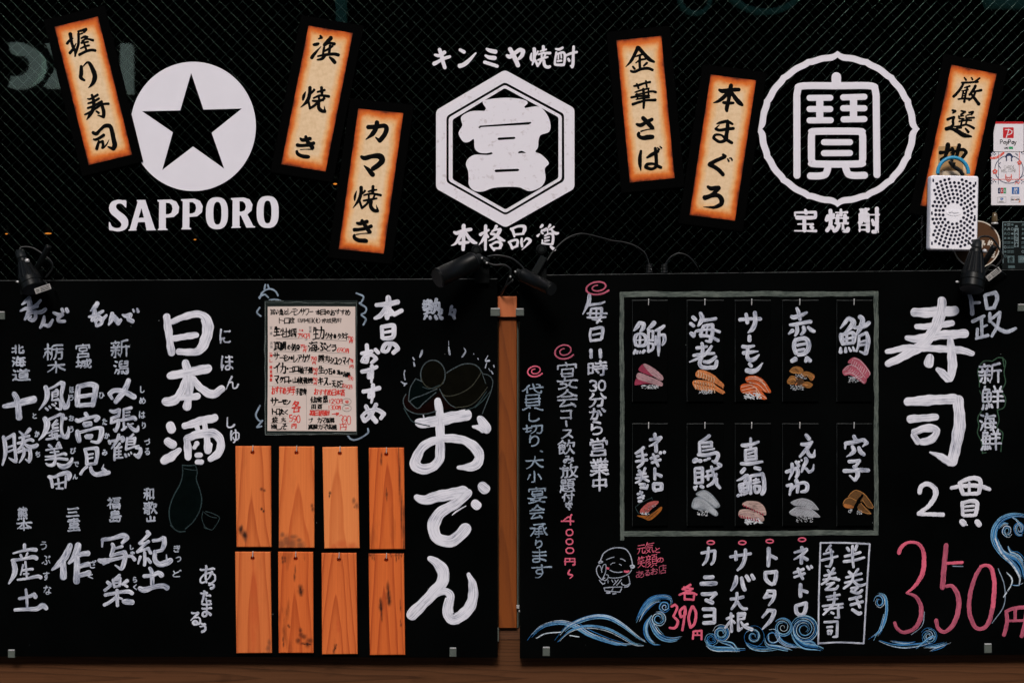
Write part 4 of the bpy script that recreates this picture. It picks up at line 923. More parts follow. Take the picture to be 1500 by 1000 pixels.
HW = {
'ho_o': [(50, 550, 8.96, '''150,150,56 172,220,66 165,300,56 120,380,36 66,450,14|195,172,26 260,145,30 330,100,40|350,95,56 385,105,60 372,170,52 358,260,40 375,350,48 400,410,70 435,400,60 455,300,22 456,250,8|298,185,34 250,222,22|240,215,22 235,325,22|245,220,20 315,200,30 312,255,20|248,250,14 300,240,16|248,278,14 305,268,16|240,325,18 320,300,20|250,322,18 335,318,24 350,440,34|150,425,26 180,450,28|195,400,22 215,420,26|235,375,22 268,392,30|280,355,18 290,365,20|285,425,22 330,445,30'''),
   (50, 550, 8.96, '''140,560,56 168,620,78 160,700,66 120,780,44 60,845,14|195,575,34 260,545,34 350,505,40|375,520,60 365,600,40 358,700,36 380,790,50 430,800,66 452,730,40 450,670,16|385,560,40 420,560,40|300,585,34 250,640,26|240,645,24 250,695,28|255,650,20 310,630,28|250,690,26 310,680,30|170,755,16 250,730,22 320,720,26|230,720,24 240,800,24|200,785,20 300,760,28|160,835,26 240,820,30 320,790,36 345,800,24|270,760,24 300,830,36''') ,
   (50, 640, 11.2, '''245,130,46 285,165,46|405,90,50 365,150,28|400,90,40 425,150,50|195,212,30 290,195,28 400,178,30 450,175,30|265,250,24 330,245,30 400,235,30|330,210,26 345,300,34 345,380,44 310,450,60 230,455,40 195,425,20|185,318,28 290,315,34 400,290,34 490,270,44 520,285,50|185,370,22 290,355,34 420,350,44 545,365,44|380,430,30 450,480,80 540,470,80 600,410,64 625,345,36'''),
   (50, 640, 11.2, '''235,645,40 280,700,50 300,820,44|245,640,40 330,650,46 430,610,60 530,580,64 580,620,80 560,690,56|525,640,44 510,830,30|395,680,34 410,830,34|340,770,34 420,755,30 495,735,30|365,840,26 470,840,36''')],
'hidaka': [(105, 600, 8.96, '''180,45,44 200,80,62|60,130,44 85,145,50 170,115,46 260,95,40 320,85,46 350,105,56 315,140,50|155,185,36 175,212,40|160,170,28 250,165,36 255,195,36 180,215,30|75,280,50 85,350,70 100,410,52|105,295,34 220,265,38 330,238,42 395,245,60 390,320,64 365,400,56 330,425,40 255,412,24|185,345,40 195,365,40|195,335,34 265,335,38 250,365,34 200,368,30'''),
   (105, 600, 8.96, '''170,515,36 195,600,44 200,710,46|180,520,40 260,505,40 330,505,56 335,590,50 315,700,46|215,590,24 280,575,26|215,640,24 275,625,26|205,710,34 310,705,36|200,745,40 150,790,34 118,840,44|250,750,36 265,810,50 320,845,56 420,830,66 490,820,50|405,770,40 440,800,50|420,715,8 408,760,24''')],
'hari': [(150, 590, 9.957, '''110,110,30 170,125,56 240,100,50|250,95,40 235,190,46|130,225,40 230,185,44|135,225,42 130,290,40|125,290,40 240,245,46|235,250,44 225,330,52 190,405,52|170,385,36 195,412,30|305,95,30 310,215,30|310,95,34 420,70,50|340,140,22 400,130,24|340,185,22 395,175,26|270,250,40 380,230,50 460,215,56 480,240,50|312,280,30 315,380,36|285,395,36 350,350,34|370,300,26 410,350,46 470,395,60 510,390,60 525,330,14|450,300,20 400,320,26'''),
   (150, 590, 9.957, '''95,550,36 110,590,36|100,560,34 200,540,36 290,500,48 310,530,50 285,560,36|240,460,40 215,540,46 170,610,36 130,665,14|255,590,36 205,650,24|180,650,30 175,830,34|190,670,24 280,640,30|190,715,22 270,700,24|190,755,22 270,745,24|190,800,22 295,795,28|240,660,20 235,790,22|450,455,34 370,530,30|360,510,34 345,680,34|380,525,26 475,510,44 470,580,34|375,565,22 460,555,24|375,605,22 470,600,24|340,680,28 440,645,30 530,625,30|490,655,36 550,660,46 555,720,60 520,780,70 465,750,30|330,745,30 345,775,46|380,740,24 390,765,26|415,715,22 425,740,22''')],
'kachi': [(0, 620, 12.8, '''65,250,64 95,400,76 100,560,70 75,680,50 45,780,30|90,300,50 180,250,56 265,200,60|265,215,64 270,400,60 290,560,56 300,680,66|310,720,40 240,690,50 160,640,14|135,450,40 240,415,36|150,530,36 250,490,34|360,150,30 425,205,54|555,110,80 520,150,60 465,205,24|360,270,40 450,250,46 550,230,44|330,370,44 430,345,50 560,300,56 620,325,56|435,240,56 430,370,66 390,440,50 330,490,30|460,380,36 540,430,66 640,430,80 700,400,60|340,540,46 440,500,50 560,490,60|440,460,50 450,560,60 410,660,46 360,735,20|560,480,70 570,600,66 555,680,70 540,730,30|540,720,40 480,670,24''')],
'ubu': [(0, 785, 7.79, '''280,95,36 280,150,34|150,195,18 260,165,28 360,150,40 410,155,48|235,210,26 245,235,30|315,190,22 300,225,24|140,275,40 260,258,30 380,235,44 415,255,48|150,285,40 170,360,60 160,440,52 100,540,16|265,325,22 235,440,16|290,290,24 305,460,22|255,390,24 340,375,28 370,375,34|270,430,22 325,428,22|200,495,22 310,480,28 430,455,40 465,472,40'''),
   (0, 785, 7.79, '''295,605,26 305,700,32 310,810,26|220,710,34 320,690,34 390,660,44 405,690,50|170,838,34 300,830,40 420,825,50 490,790,60 530,825,40''')],
'sha': [(140, 775, 7.467, '''75,110,34 72,190,16|75,112,40 190,95,40 310,65,56 340,95,56 290,150,30|180,160,34 195,200,44 165,285,30|220,205,24 290,185,34|165,290,34 240,265,34 310,250,50 325,280,50 300,400,48 280,430,36|270,430,34 215,390,14|35,335,34 90,345,56 230,320,34 380,290,32 425,330,44|85,375,30 150,355,20'''),
   (140, 775, 7.467, '''262,500,34 210,540,24|190,550,30 205,630,28|200,550,28 270,535,36 262,600,30|210,585,20 260,575,22|210,625,22 265,615,24|130,575,34 160,600,44|100,665,34 165,615,26|345,560,44 290,600,26|300,590,24 345,625,30|105,715,36 180,700,36 300,680,36 370,680,44 400,700,40|235,660,32 235,740,40 240,835,30|215,745,34 160,790,34 95,825,36|250,745,26 290,760,20|305,785,40 350,790,60 405,795,50''')],
'kido': [(140, 775, 7.467, '''565,25,40 590,50,40|585,50,44 530,105,30 475,150,22|480,155,28 540,150,30 580,130,34|575,130,34 510,190,28 455,245,28|455,245,28 530,220,30 580,205,30|575,205,36 605,260,32|535,250,32 540,330,34 535,390,34|490,300,36 465,375,16|570,320,34 600,360,34|630,120,36 690,115,34 740,90,44|750,95,48 750,160,50 725,225,34|640,245,34 730,225,34|650,240,40 650,330,48 700,380,56 780,360,66 825,335,50|780,340,24 775,275,10'''),
   (140, 775, 7.467, '''590,420,30 615,470,44 620,600,44|530,510,40 620,500,40 690,475,50 720,500,60|480,640,40 530,660,60 630,630,48 740,615,54 780,640,60''')],
'nonde': [(20, 425, 6.72, '''155,75,40 120,110,36 80,142,12|150,95,46 160,150,48 150,210,46 110,290,20|65,205,14 120,180,34 200,165,36 265,100,24|165,175,30 230,155,40|140,225,40 190,215,36 270,215,40 315,185,30|215,225,36 215,270,36 185,295,36 150,280,30 170,255,24|300,255,20 290,320,40 260,370,20|290,340,20 320,345,34 350,345,38 385,290,22|390,220,20 440,240,36 480,240,30|480,240,36 440,275,36 450,305,36 505,305,28|475,185,30 485,210,34|520,185,34 530,210,38''')],
'nonde2': [(20, 425, 6.72, '''825,125,36 800,165,44 755,205,10|795,200,40 790,260,44 770,300,26|740,262,20 800,250,40 880,205,26|830,255,30 880,285,36 915,245,22|805,310,34 830,280,28 870,300,30 860,330,34 815,350,28 808,315,20|970,225,30 965,280,50 935,342,14|985,255,40 1010,290,50 1030,325,46 1055,290,28|1070,240,14 1110,255,40 1150,240,44 1130,285,40 1170,305,46|1175,190,18 1185,210,24|1215,180,18 1225,210,34''')],
'osusume': [(520, 425, 4.37, '''212,45,30 215,100,36 205,180,26|135,95,22 200,90,32 275,75,30|200,110,26 165,160,30 125,180,16|215,115,24 250,155,28 300,130,26|195,165,18 235,155,18'''), (520, 425, 4.37, '''172,240,24 175,305,24|170,235,24 240,225,28 250,245,30 240,300,28 180,308,24|190,270,18 235,262,18'''), (520, 425, 4.37, '''230,345,22 205,390,22 175,385,26 195,345,26 250,345,26 275,375,28 245,400,26'''),
   (520, 425, 4.37, '''40,405,18 80,398,28 110,390,20|75,350,24 80,420,26 75,460,22 45,455,22 60,425,20 110,415,22 135,440,26 105,465,20|130,380,24 150,400,24'''), (520, 425, 4.37, '''45,520,26 90,510,26 140,490,22|108,485,26 108,560,24 85,560,18 85,535,16 105,545,20 105,590,14'''), (520, 425, 4.37, '''52,648,24 100,640,26 155,625,30|115,605,24 115,680,24 88,685,18 90,655,16 115,665,20 105,720,14'''), (520, 425, 4.37, '''70,740,24 95,790,30 135,840,30|135,730,26 100,800,26 60,835,28 45,805,22 80,775,22 140,765,26 185,790,28 165,820,22''')],
'mai': [(845, 425, 8.533, '''158,60,46 150,140,56 110,230,34 75,300,14|150,185,40 230,175,34 300,165,30 350,145,20|180,235,30 160,335,30|185,230,28 310,225,40 300,330,34 250,410,28|245,240,24 240,340,24|130,290,24 240,290,28 375,290,24|130,340,24 240,345,30 360,335,26|190,365,14 310,390,18'''), (845, 425, 8.533, '''175,480,28 165,560,36 175,640,28|180,490,34 300,465,40 325,500,44 310,600,40|200,560,30 295,540,26|180,630,34 300,615,36''')],
'buri': [(920, 460, 12.8, '''215,160,60 170,235,70 105,315,16|225,160,54 295,180,64 280,260,76 220,335,20|150,400,70 125,480,60 150,580,60|160,385,50 250,370,50 320,410,60 340,490,60 310,580,60 180,595,50|225,420,40 220,570,40|150,490,26 290,480,26|110,740,40 135,680,56|170,735,36 185,690,30|220,730,30 230,690,26|275,720,50 305,685,60|490,160,80 440,220,70 360,285,24|380,290,50 385,450,44 375,700,44|395,315,36 470,320,44 460,480,40|400,490,40 470,490,40|405,545,34 470,560,44 465,650,46 380,700,50|505,310,30 590,280,66 675,220,50|580,300,50 575,600,60 572,780,26|520,420,50 515,570,46|600,390,40 675,390,60 680,500,66 640,580,30''')],
'ebi': [(1000, 450, 9.43, '''140,135,44 175,170,50|110,225,44 150,255,48|115,360,50 150,390,60 185,315,12|245,80,40 270,150,60 245,210,50 212,260,18|280,180,50 370,170,40 460,155,40|290,260,40 245,380,44|300,255,36 410,240,44 410,360,48 380,470,52|340,270,24 330,370,24|205,325,40 300,310,34 420,310,34 510,340,40|250,395,44 340,395,38 440,430,40 490,460,44|320,465,30 390,475,34'''), (1000, 450, 9.43, '''265,495,40 280,560,44 270,630,44|195,560,44 260,555,38 335,540,30|400,535,30 340,620,46 240,690,40 95,755,16|150,665,36 240,650,40 340,640,36 435,635,34|265,690,40 235,770,48 270,825,50 380,830,48 450,820,50 470,740,44|290,750,34 370,750,50 460,680,36''')],
'samon': [(1070, 450, 8.533, '''118,155,44 240,145,36 375,145,44|195,85,38 210,190,48|305,65,44 310,180,50 275,270,52 218,318,12'''), (1070, 450, 8.533, '''238,360,42 238,415,46'''), (1070, 450, 8.533, '''155,490,46 220,495,40 295,480,28|165,570,48 250,560,40 345,550,14|220,500,40 210,610,42 240,655,48 300,645,46 360,590,14'''), (1070, 450, 8.533, '''240,705,40 262,735,40|205,785,56 270,800,56 340,770,46 402,695,10''')],
'akagai': [(1145, 445, 9.43, '''208,60,34 235,120,48 255,215,44|135,170,36 170,185,54 270,155,50 350,118,26|115,290,34 180,285,46 300,260,46 400,245,50|210,310,44 215,380,46 185,440,26|300,320,44 310,370,50 265,425,26|95,415,20 150,370,60|365,320,36 410,360,48 455,380,34'''), (1145, 445, 9.43, '''185,510,48 170,590,50 200,680,50|190,500,50 310,475,54 365,520,60 370,610,60 320,680,54 230,700,48|215,570,40 330,550,34|225,640,34 310,625,36|140,790,46 190,760,66|330,795,36 350,750,60 395,785,50''')],
'maguro': [(1220, 455, 12.8, '''285,140,54 230,220,64 140,330,20|300,140,60 380,200,90 350,290,90 220,410,20|150,440,60 165,540,80 190,630,50|170,450,60 350,410,60 400,470,80 390,580,70|180,620,60 390,600,50|260,440,50 260,620,46|190,540,44 390,500,44|145,690,30 145,770,80|240,690,30 240,760,76|300,690,30 335,750,56|375,680,30 400,745,50|500,115,70 560,170,84 510,330,80 435,460,26|400,320,44 500,310,66 620,270,80 680,220,60|490,470,44 480,640,48 440,760,36|490,480,50 630,410,50|630,410,50 660,540,80 640,690,80 620,800,70|500,760,24 600,805,60|510,590,40 610,560,40|500,650,40 600,630,40''')],
'ika': [(1005, 630, 9.43, '''320,75,46 260,120,40 180,165,24|185,175,36 190,330,44|190,175,30 350,165,40 350,215,30|225,225,30 360,220,30|230,280,26 390,255,22|170,335,44 280,340,46 400,310,46 440,330,50 430,390,48 400,440,50 360,420,20|110,425,56 140,410,70|185,420,50 205,420,48|250,415,30 285,405,30|305,390,36 330,385,30|445,465,50 475,485,56'''), (1005, 630, 9.43, '''120,530,30 130,720,36|130,525,36 225,520,44 225,720,40|140,590,34 220,580,30|140,650,34 220,640,30|120,725,34 225,720,34|115,785,40 130,815,34|150,770,30 135,790,30|205,770,44 235,785,40|285,570,34 360,545,36 450,515,30|300,600,34 305,680,34|265,640,30 350,620,36|350,500,34 380,600,40 420,730,44 470,795,34|420,600,30 380,710,44 295,770,30|435,660,14 430,740,26''')],
'tai': [(1070, 635, 8.96, '''265,60,30 265,175,38|150,150,36 200,150,48 290,135,40 370,105,30|195,215,34 200,340,40|200,215,34 335,190,34 335,330,40|230,260,26 310,235,26|230,300,26 310,290,26|195,345,36 330,330,30|140,390,36 260,390,46 420,365,26|185,460,46 145,505,46|320,445,40 385,460,50'''), (1070, 635, 8.96, '''205,545,40 150,585,36 85,615,14|220,545,46 215,590,40 180,615,24|120,680,44 135,760,40|120,670,40 225,640,36 225,730,40|165,660,26 175,760,26|125,720,26 225,700,26|130,765,30 225,745,30|95,815,34 108,805,40|140,805,30 150,795,30|175,795,30 190,788,30|205,785,26 225,775,24|255,560,40 265,780,44|260,555,36 420,525,46 440,620,48 440,740,52 410,790,40|335,585,26 335,640,26|300,610,26 370,600,26|295,650,24 385,630,26|310,690,34 325,760,34|320,680,34 385,690,40 375,755,36 330,770,30''')],
'engawa': [(1145, 630, 8.96, '''320,60,40 360,110,54|260,180,36 330,185,48 395,155,40|400,150,30 330,240,46 240,345,30|330,250,36 370,330,48 425,330,44 435,255,12'''), (1145, 630, 8.96, '''310,365,36 325,400,48 285,480,40 262,545,26|290,500,22 320,500,30 355,545,36 405,520,34 420,445,12'''), (1145, 630, 8.96, '''60,545,40 130,520,40 200,495,44 215,560,48 190,615,36|135,440,40 140,530,44 95,645,16|190,410,36 225,470,40|225,410,26 232,414,26|258,388,24 263,396,24'''), (1145, 630, 8.96, '''190,655,50 210,720,50 205,815,30|70,725,36 130,710,40 140,745,40|125,740,40 105,845,26|110,800,30 190,720,30 280,685,40 335,720,50 320,790,46 250,805,24''')],
'anago': [(1225, 630, 11.2, '''290,95,54 315,150,64|155,205,50 145,300,24|150,215,54 270,195,60 440,155,54|450,155,56 500,205,66 430,265,16|260,260,44 290,330,70 240,390,46 170,430,14|370,280,48 400,350,64 455,395,56'''), (1225, 630, 11.2, '''210,510,54 290,505,52 385,495,50|380,500,50 330,570,44 290,595,40|285,590,44 340,650,66 350,740,66 305,820,44|300,815,50 220,740,24|130,665,60 260,660,56 400,650,64 530,655,54''')],
'negitoro': [(920, 630, 8.145, '''320,45,40 325,90,36|265,110,34 330,100,30 390,80,34|395,85,34 330,150,34 250,190,12|335,170,36 335,250,42'''), (920, 630, 8.145, '''270,335,30 360,305,32|285,385,30 385,350,32|300,285,30 330,360,36 360,425,26|385,265,40 388,270,40|430,258,36 436,262,36'''), (920, 630, 8.145, '''320,455,32 320,580,34|345,520,30 395,545,40'''), (920, 630, 8.145, '''305,640,36 310,700,40 335,715,36|310,635,36 400,640,42 400,700,42 320,715,34'''),
   (920, 630, 8.145, '''185,205,36 140,245,34 90,275,24|105,310,26 220,290,28|95,370,28 225,350,32|165,240,30 175,380,34 115,440,26'''), (920, 630, 8.145, '''130,480,34 150,500,34|205,450,28 180,510,30|110,530,26 210,515,28|95,570,26 235,550,24|165,520,26 150,590,30 90,625,18|180,570,28 245,605,30|135,640,28 200,640,28 190,665,26|150,680,30 220,690,34 235,650,22'''), (920, 630, 8.145, '''115,760,26 170,740,26|120,805,28 190,780,26|145,725,22 180,810,30|130,845,34 160,840,30''')],
'hanmaki': [(1195, 790, 5.973, '''275,70,26 290,95,30|360,50,26 345,90,28|255,145,26 320,130,26 390,110,26|245,190,26 330,180,28 425,155,20|322,55,26 322,150,28 330,240,22'''), (1195, 790, 5.973, '''290,280,26 310,300,28|370,255,24 345,295,26|265,330,24 400,295,22|255,375,22 405,345,20|330,300,24 310,370,26 245,425,22|330,360,26 380,400,28 450,380,18|310,425,24 370,415,24 340,445,22|310,450,26 370,465,28 405,440,26'''), (1195, 790, 5.973, '''295,520,26 395,495,28|305,570,26 410,540,28|350,500,24 385,590,28|320,610,28 375,645,36 395,635,26'''),
   (1195, 790, 5.973, '''130,50,26 90,100,14|70,125,22 150,105,24|50,180,22 190,145,22|130,85,26 140,180,28 120,235,24 85,230,14'''), (1195, 790, 5.973, '''105,265,22 120,285,24|160,250,24 135,290,26|75,315,22 170,290,22|65,350,20 180,330,18|125,295,22 105,350,24 50,390,18|130,335,24 205,350,26|95,390,20 160,375,20 90,430,22|85,435,22 170,430,26 195,400,18'''), (1195, 790, 5.973, '''95,500,22 210,480,20|105,525,20 190,515,20|60,580,20 150,570,22 235,560,22|165,460,22 155,560,26 110,610,24 65,655,18|75,610,20 235,590,22|195,570,22 200,680,26 165,680,14|135,635,22 155,645,24'''), (1195, 790, 5.973, '''75,720,22 190,715,24 185,845,26 150,850,16|100,765,22 145,760,22|105,800,20 110,825,20|105,795,20 140,795,22 130,825,22''')],
'kani': [(1020, 790, 6.4, '''50,125,26 120,110,26 175,105,28|175,105,28 165,190,28 140,230,22|115,75,26 100,180,30 60,238,14'''), (1020, 790, 6.4, '''78,352,34 155,350,36|45,412,34 120,410,42 185,408,36'''), (1020, 790, 6.4, '''55,508,32 120,508,34 180,500,34|185,505,32 135,555,22|90,565,32 150,590,40'''), (1020, 790, 6.4, '''65,650,32 165,650,34|170,650,30 170,775,32|75,715,28 160,710,26|70,780,34 165,775,34''')],
'saba': [(1020, 790, 6.4, '''320,160,28 410,145,26 510,130,26|370,110,24 372,185,34|460,95,32 455,170,36 430,240,34 385,285,18'''), (1020, 790, 6.4, '''375,345,30 365,410,40 325,475,16|425,355,28 435,420,38 455,470,34|470,340,34 495,380,34|520,330,30 540,365,34'''), (1020, 790, 6.4, '''325,555,28 380,550,26 440,535,28|380,500,28 375,580,30 330,650,20|385,580,26 430,640,28 472,645,28'''), (1020, 790, 6.4, '''285,740,24 345,715,26|325,690,26 330,860,28|320,760,24 270,825,20|345,760,22 360,780,20|390,690,22 395,850,26|395,690,24 455,690,28 445,740,24|400,715,18 445,710,18|400,745,20 450,740,20|395,850,26 430,825,20|420,770,20 450,810,26 520,840,36|480,790,24 450,800,18''')],
'torotaku': [(1105, 790, 6.4, '''135,80,34 135,160,38 130,245,30|155,150,30 205,175,32'''), (1105, 790, 6.4, '''102,310,32 110,370,36 150,410,34 170,412,34|100,308,30 205,300,36 200,360,36 185,412,34'''), (1105, 790, 6.4, '''130,480,26 90,545,22|125,480,28 190,480,30 180,550,32 135,615,16|130,520,20 165,525,22 100,545,18'''), (1105, 790, 6.4, '''130,665,30 75,725,20|125,660,30 190,665,34 160,745,38 75,838,14''')],
'negitoro2': [(1105, 790, 6.4, '''445,72,32 450,95,30|375,120,18 430,105,28 490,90,30|490,95,30 440,145,28 370,185,10|440,150,32 440,220,32|460,165,28 495,185,34'''), (1105, 790, 6.4, '''370,310,22 460,275,28|375,350,22 470,315,28|410,270,26 430,320,30 455,365,26|495,250,24 515,275,26|530,245,22 540,262,24'''), (1105, 790, 6.4, '''432,420,34 432,530,34|450,475,28 495,490,32'''), (1105, 790, 6.4, '''390,620,32 395,680,36 415,695,32|390,618,30 485,592,34 480,650,36 455,700,34 410,700,30''')],
}
def hw(parent, key, m, dd, name='lettering', label=None, k=1.06):
    mb = MB(m)
    for spec in HW[key]: traced(mb, spec, dd, m, k)
    return mb.build(name, parent, label=label)

# ================================================================ the setting
gm = MB('pavement'); gm.box3((-15, -12, -0.2), (15, 4, 0.0))
g = gm.build('pavement'); g['kind'] = 'structure'

D_BOARD0, D_BOARD = 0.018, 0.034       # back and front of the two menu boards

# shop window: wired glass, its wires, and the dark room behind
win = thing('shop_window', 'dark wired glass shop window with diamond wire mesh above the menu boards', 'window', (0, 0, 1.0))
mb = MB('glass')
v = [mb.add(c) for c in ((-1.3, 0, 0.98), (1.3, 0, 0.98), (1.3, 0, 2.6), (-1.3, 0, 2.6))]; mb.face(v); mb.build('pane', win)
mb = MB('wire')
x0, x1, z0, z1 = -1.3, 1.3, 0.99, 2.59
per = 16.95 * S
for sg in (1, -1):
    k = -150
    while k < 300:
        c = x0 + k * per + (0.3 if sg > 0 else 0.55) * per + rnd.gauss(0, 0.0003)
        # line x = c + sg*(z1 - z)
        pts = []
        for z in (z1, z0):
            pts.append((c + sg * (z1 - z) * 0.985, z))
        (xa, za), (xb, zb) = pts
        def clipx(xa, za, xb, zb):
            t0, t1 = 0.0, 1.0
            dx = xb - xa
            for lim, sgn in ((x0, 1), (x1, -1)):
                fa, fb = (xa - lim) * sgn, (xb - lim) * sgn
                if fa < 0 and fb < 0: return None
                if fa < 0: t0 = max(t0, fa / (fa - fb))
                if fb < 0: t1 = min(t1, fa / (fa - fb))
            return (t0, t1) if t0 < t1 else None
        r = clipx(xa, za, xb, zb)
        if r:
            A = Vector((xa + (xb - xa) * r[0], 0.0022 + 0.0004 * sg, za + (zb - za) * r[0])); B = Vector((xa + (xb - xa) * r[1], 0.0022 + 0.0004 * sg, za + (zb - za) * r[1]))
            n = max(2, int((B - A).length / 0.06)); wob = rnd.uniform(0, 6)
            mb.tube([A.lerp(B, i / n) + Vector((0.0004 * math.sin(i * 1.7 + wob), 0, 0.0004 * math.cos(i * 1.3 + wob))) for i in range(n + 1)], 0.00021, seg=5, smooth_path=False)
        k += 1
mb.build('wire_mesh', win)
mb = MB('lamp')
for lo, hi in (((-1.36, -0.012, 0.9), (-1.3, 0.03, 2.66)), ((1.3, -0.012, 0.9), (1.36, 0.03, 2.66)), ((-1.3, -0.012, 2.6), (1.3, 0.03, 2.66))): mb.box3(lo, hi)
mb.build('window_frame', win)

mb = MB('room', 'roomwood')
for lo, hi in (((-2, 2.6, 0), (2, 2.7, 3)), ((-2.1, 0.05, 0), (-2, 2.7, 3)), ((2, 0.05, 0), (2.1, 2.7, 3)), ((-2, 0.05, 2.9), (2, 2.6, 3)), ((-2, 0.05, -0.02), (2, 2.6, 0.0))): mb.box3(lo, hi, 'room')
mb.box3((-1.5, 1.4, 0), (1.4, 1.5, 1.55), 'roomwood')
ob = mb.build('dark_room'); ob['kind'] = 'structure'

mb = MB('wall')
for lo, hi in (((-6, 0.0, 0), (-1.36, 0.05, 4.2)), ((1.36, 0.0, 0), (6, 0.05, 4.2)), ((-1.36, 0.0, 2.66), (1.36, 0.05, 4.2))): mb.box3(lo, hi)
ob = mb.build('shop_wall'); tag(ob, 'dark rendered shop wall around the wired window', 'wall')

# warm lamps seen through the glass
def glow(px, py, wd, ht, dep, label):
    c = P(px, py, -dep)
    t = thing('interior_lamp', label, 'lamp', c, 'small warm lamps inside the shop')
    k = (CD + dep) / CD * S
    mb = MB('warm'); mb.lathe(c + Vector((-wd * k / 2, 0, 0)), c + Vector((wd * k / 2, 0, 0)), [(0, 0.0003), (0.12, ht * k * 0.3), (0.35, ht * k * 0.5), (0.65, ht * k * 0.5), (0.88, ht * k * 0.3), (1, 0.0003)], seg=12)
    mb.build('bulb', t)
    mb = MB('room'); mb.lathe(c + Vector((0, 0.004, ht * k * 0.5)), c + Vector((0, 0.004, ht * k * 0.5 + 0.02)), [(0, 0.01), (0.6, 0.006), (1, 0.002)], seg=10); mb.build('lamp_cap', t)
glow(70.5, 342, 10.2, 2.4, 1.1, 'largest orange glow behind the glass, under the tilted sign beside the star emblem')
glow(9.5, 342.6, 4.2, 1.7, 1.1, 'faint tiny orange glow behind the glass at the outer edge above a clip lamp')
glow(285.5, 351, 4.2, 2.0, 1.1, 'tiny orange glow behind the glass just under the white block letters')
glow(491, 269.5, 6.0, 2.7, 1.1, 'small orange glow behind the glass between the two leaning paper signs')

# the facade across the street, seen only as a reflection in the glass
fac = thing('facade_opposite', 'dark facade across the street with backlit letters mirrored in the window', 'building', (0, -9, 0))
mb = MB('across'); mb.box3((-14, -9.6, 0), (14, -9.2, 7.5)); mb.build('wall', fac)
RK = (CD + 9.0) / CD
def Q(px, py, o=0.0): return Vector(((px - 750) * S * RK, -9.0 + o, ZC - (py - 500) * S * RK))
def mirror_prism(mb, outer, holes=(), th=0.12):
    loops = [outer] + list(holes); tri = tessellate_polygon([[Vector((p[0], p[1], 0)) for p in lp] for lp in loops])
    fl = [p for lp in loops for p in lp]
    a = [mb.add(Q(*p)) for p in fl]; b = [mb.add(Q(p[0], p[1], -th)) for p in fl]
    for t in tri: mb.face([a[i] for i in t])
    i0 = 0
    for lp in loops:
        for i in range(len(lp)):
            j = (i + 1) % len(lp); mb.face((a[i0 + i], a[i0 + j], b[i0 + j], b[i0 + i]))
        i0 += len(lp)
mb = MB('letterglow')
mirror_prism(mb, arcpts(22, 95, 40, 33, -105, 105, 30) + arcpts(22, 95, 21, 17, 105, -105, 24))
mirror_prism(mb, [(66, 64), (77, 64), (92, 86), (107, 64), (122, 64), (101, 94), (126, 127), (108, 127), (92, 105), (82, 127), (64, 127), (84, 96)])
mirror_prism(mb, [(130, 134), (130, 64), (143, 64), (176, 110), (176, 64), (191, 64), (191, 135), (180, 135), (146, 88), (146, 134)])
mb.build('sign_letters', fac)
mb = MB('tealglow')
def ringp(cx, cy, r, wd): mirror_prism(mb, arcpts(cx, cy, r, r, 0, 360, 36), [arcpts(cx, cy, r - wd, r - wd, 0, 360, 36)], 0.08)
ringp(1122, -52, 72, 7); ringp(1019, -4, 25, 5)
mirror_prism(mb, [(1432, -30), (1520, -30), (1520, 9), (1450, 9)]); mirror_prism(mb, [(490, -60), (506, -60), (506, 34), (492, 34)])
mb.build('sign_outline', fac)

# wood below the boards
mat_rail = wood('dark_horizontal_wood', (0.105, 0.043, 0.018), (0.032, 0.013, 0.0055), along='x', arch=0.5, freq=0.9, cx=-0.012, k=4.0, stain=0.5, seed=2.3, scale=1.0, ringk=0.5, spec=0.08)
wl = thing('wooden_wall', 'dark brown horizontal grain wooden wall below both menu boards', 'wall', P(750, 980, 0))
mb = MB(mat_rail)
a, b = P(-500, 937.5, 0.012), P(2000, 1000, 0.012)
mb.box3((-1.36, -0.012, 0.0), (1.36, 0.0 - 0.001, a.z)); mb.build('lower_plank', wl)
mb = MB(wood('dark_trim_wood', (0.12, 0.047, 0.020), (0.03, 0.012, 0.005), along='x', arch=0.2, freq=1.8, cx=0.03, k=5.0, stain=0.3, seed=5.1, ringk=0.8))
t0, t1 = P(0, 919, 0.008), P(0, 936, 0.008)
mb.box3((-1.36, -0.008, t1.z), (1.36, -0.001, t0.z)); mb.build('upper_trim', wl)

# the post between the boards
post = thing('wooden_post', 'orange brown wooden post between the two black menu boards', 'post', P(743, 919, 0.01))
mb = MB(wood('post_wood', (0.215, 0.052, 0.006), (0.10, 0.021, 0.002), along='z', arch=0.55, freq=1.5, cx=-0.012, stain=0.15, seed=8.2))
mb.bbox(730.5, 466, 757, 919.5, 0.001, 0.016, 0.8); mb.build('shaft', post)
mb = MB(wood('post_cap_wood', (0.50, 0.145, 0.052), (0.34, 0.080, 0.024), along='z', arch=0.4, freq=0.9, cx=-0.02, stain=0.1, seed=1.2))
mb.bbox(729, 434, 757, 464.5, 0.001, 0.024, 0.8); mb.build('cap_block', post, label='paler orange block at the top of the post')
mb = MB('clip')
mb.bbox(757.6, 470, 759.4, 919, 0.001, 0.012, 0.4); mb.build('metal_strip', post)

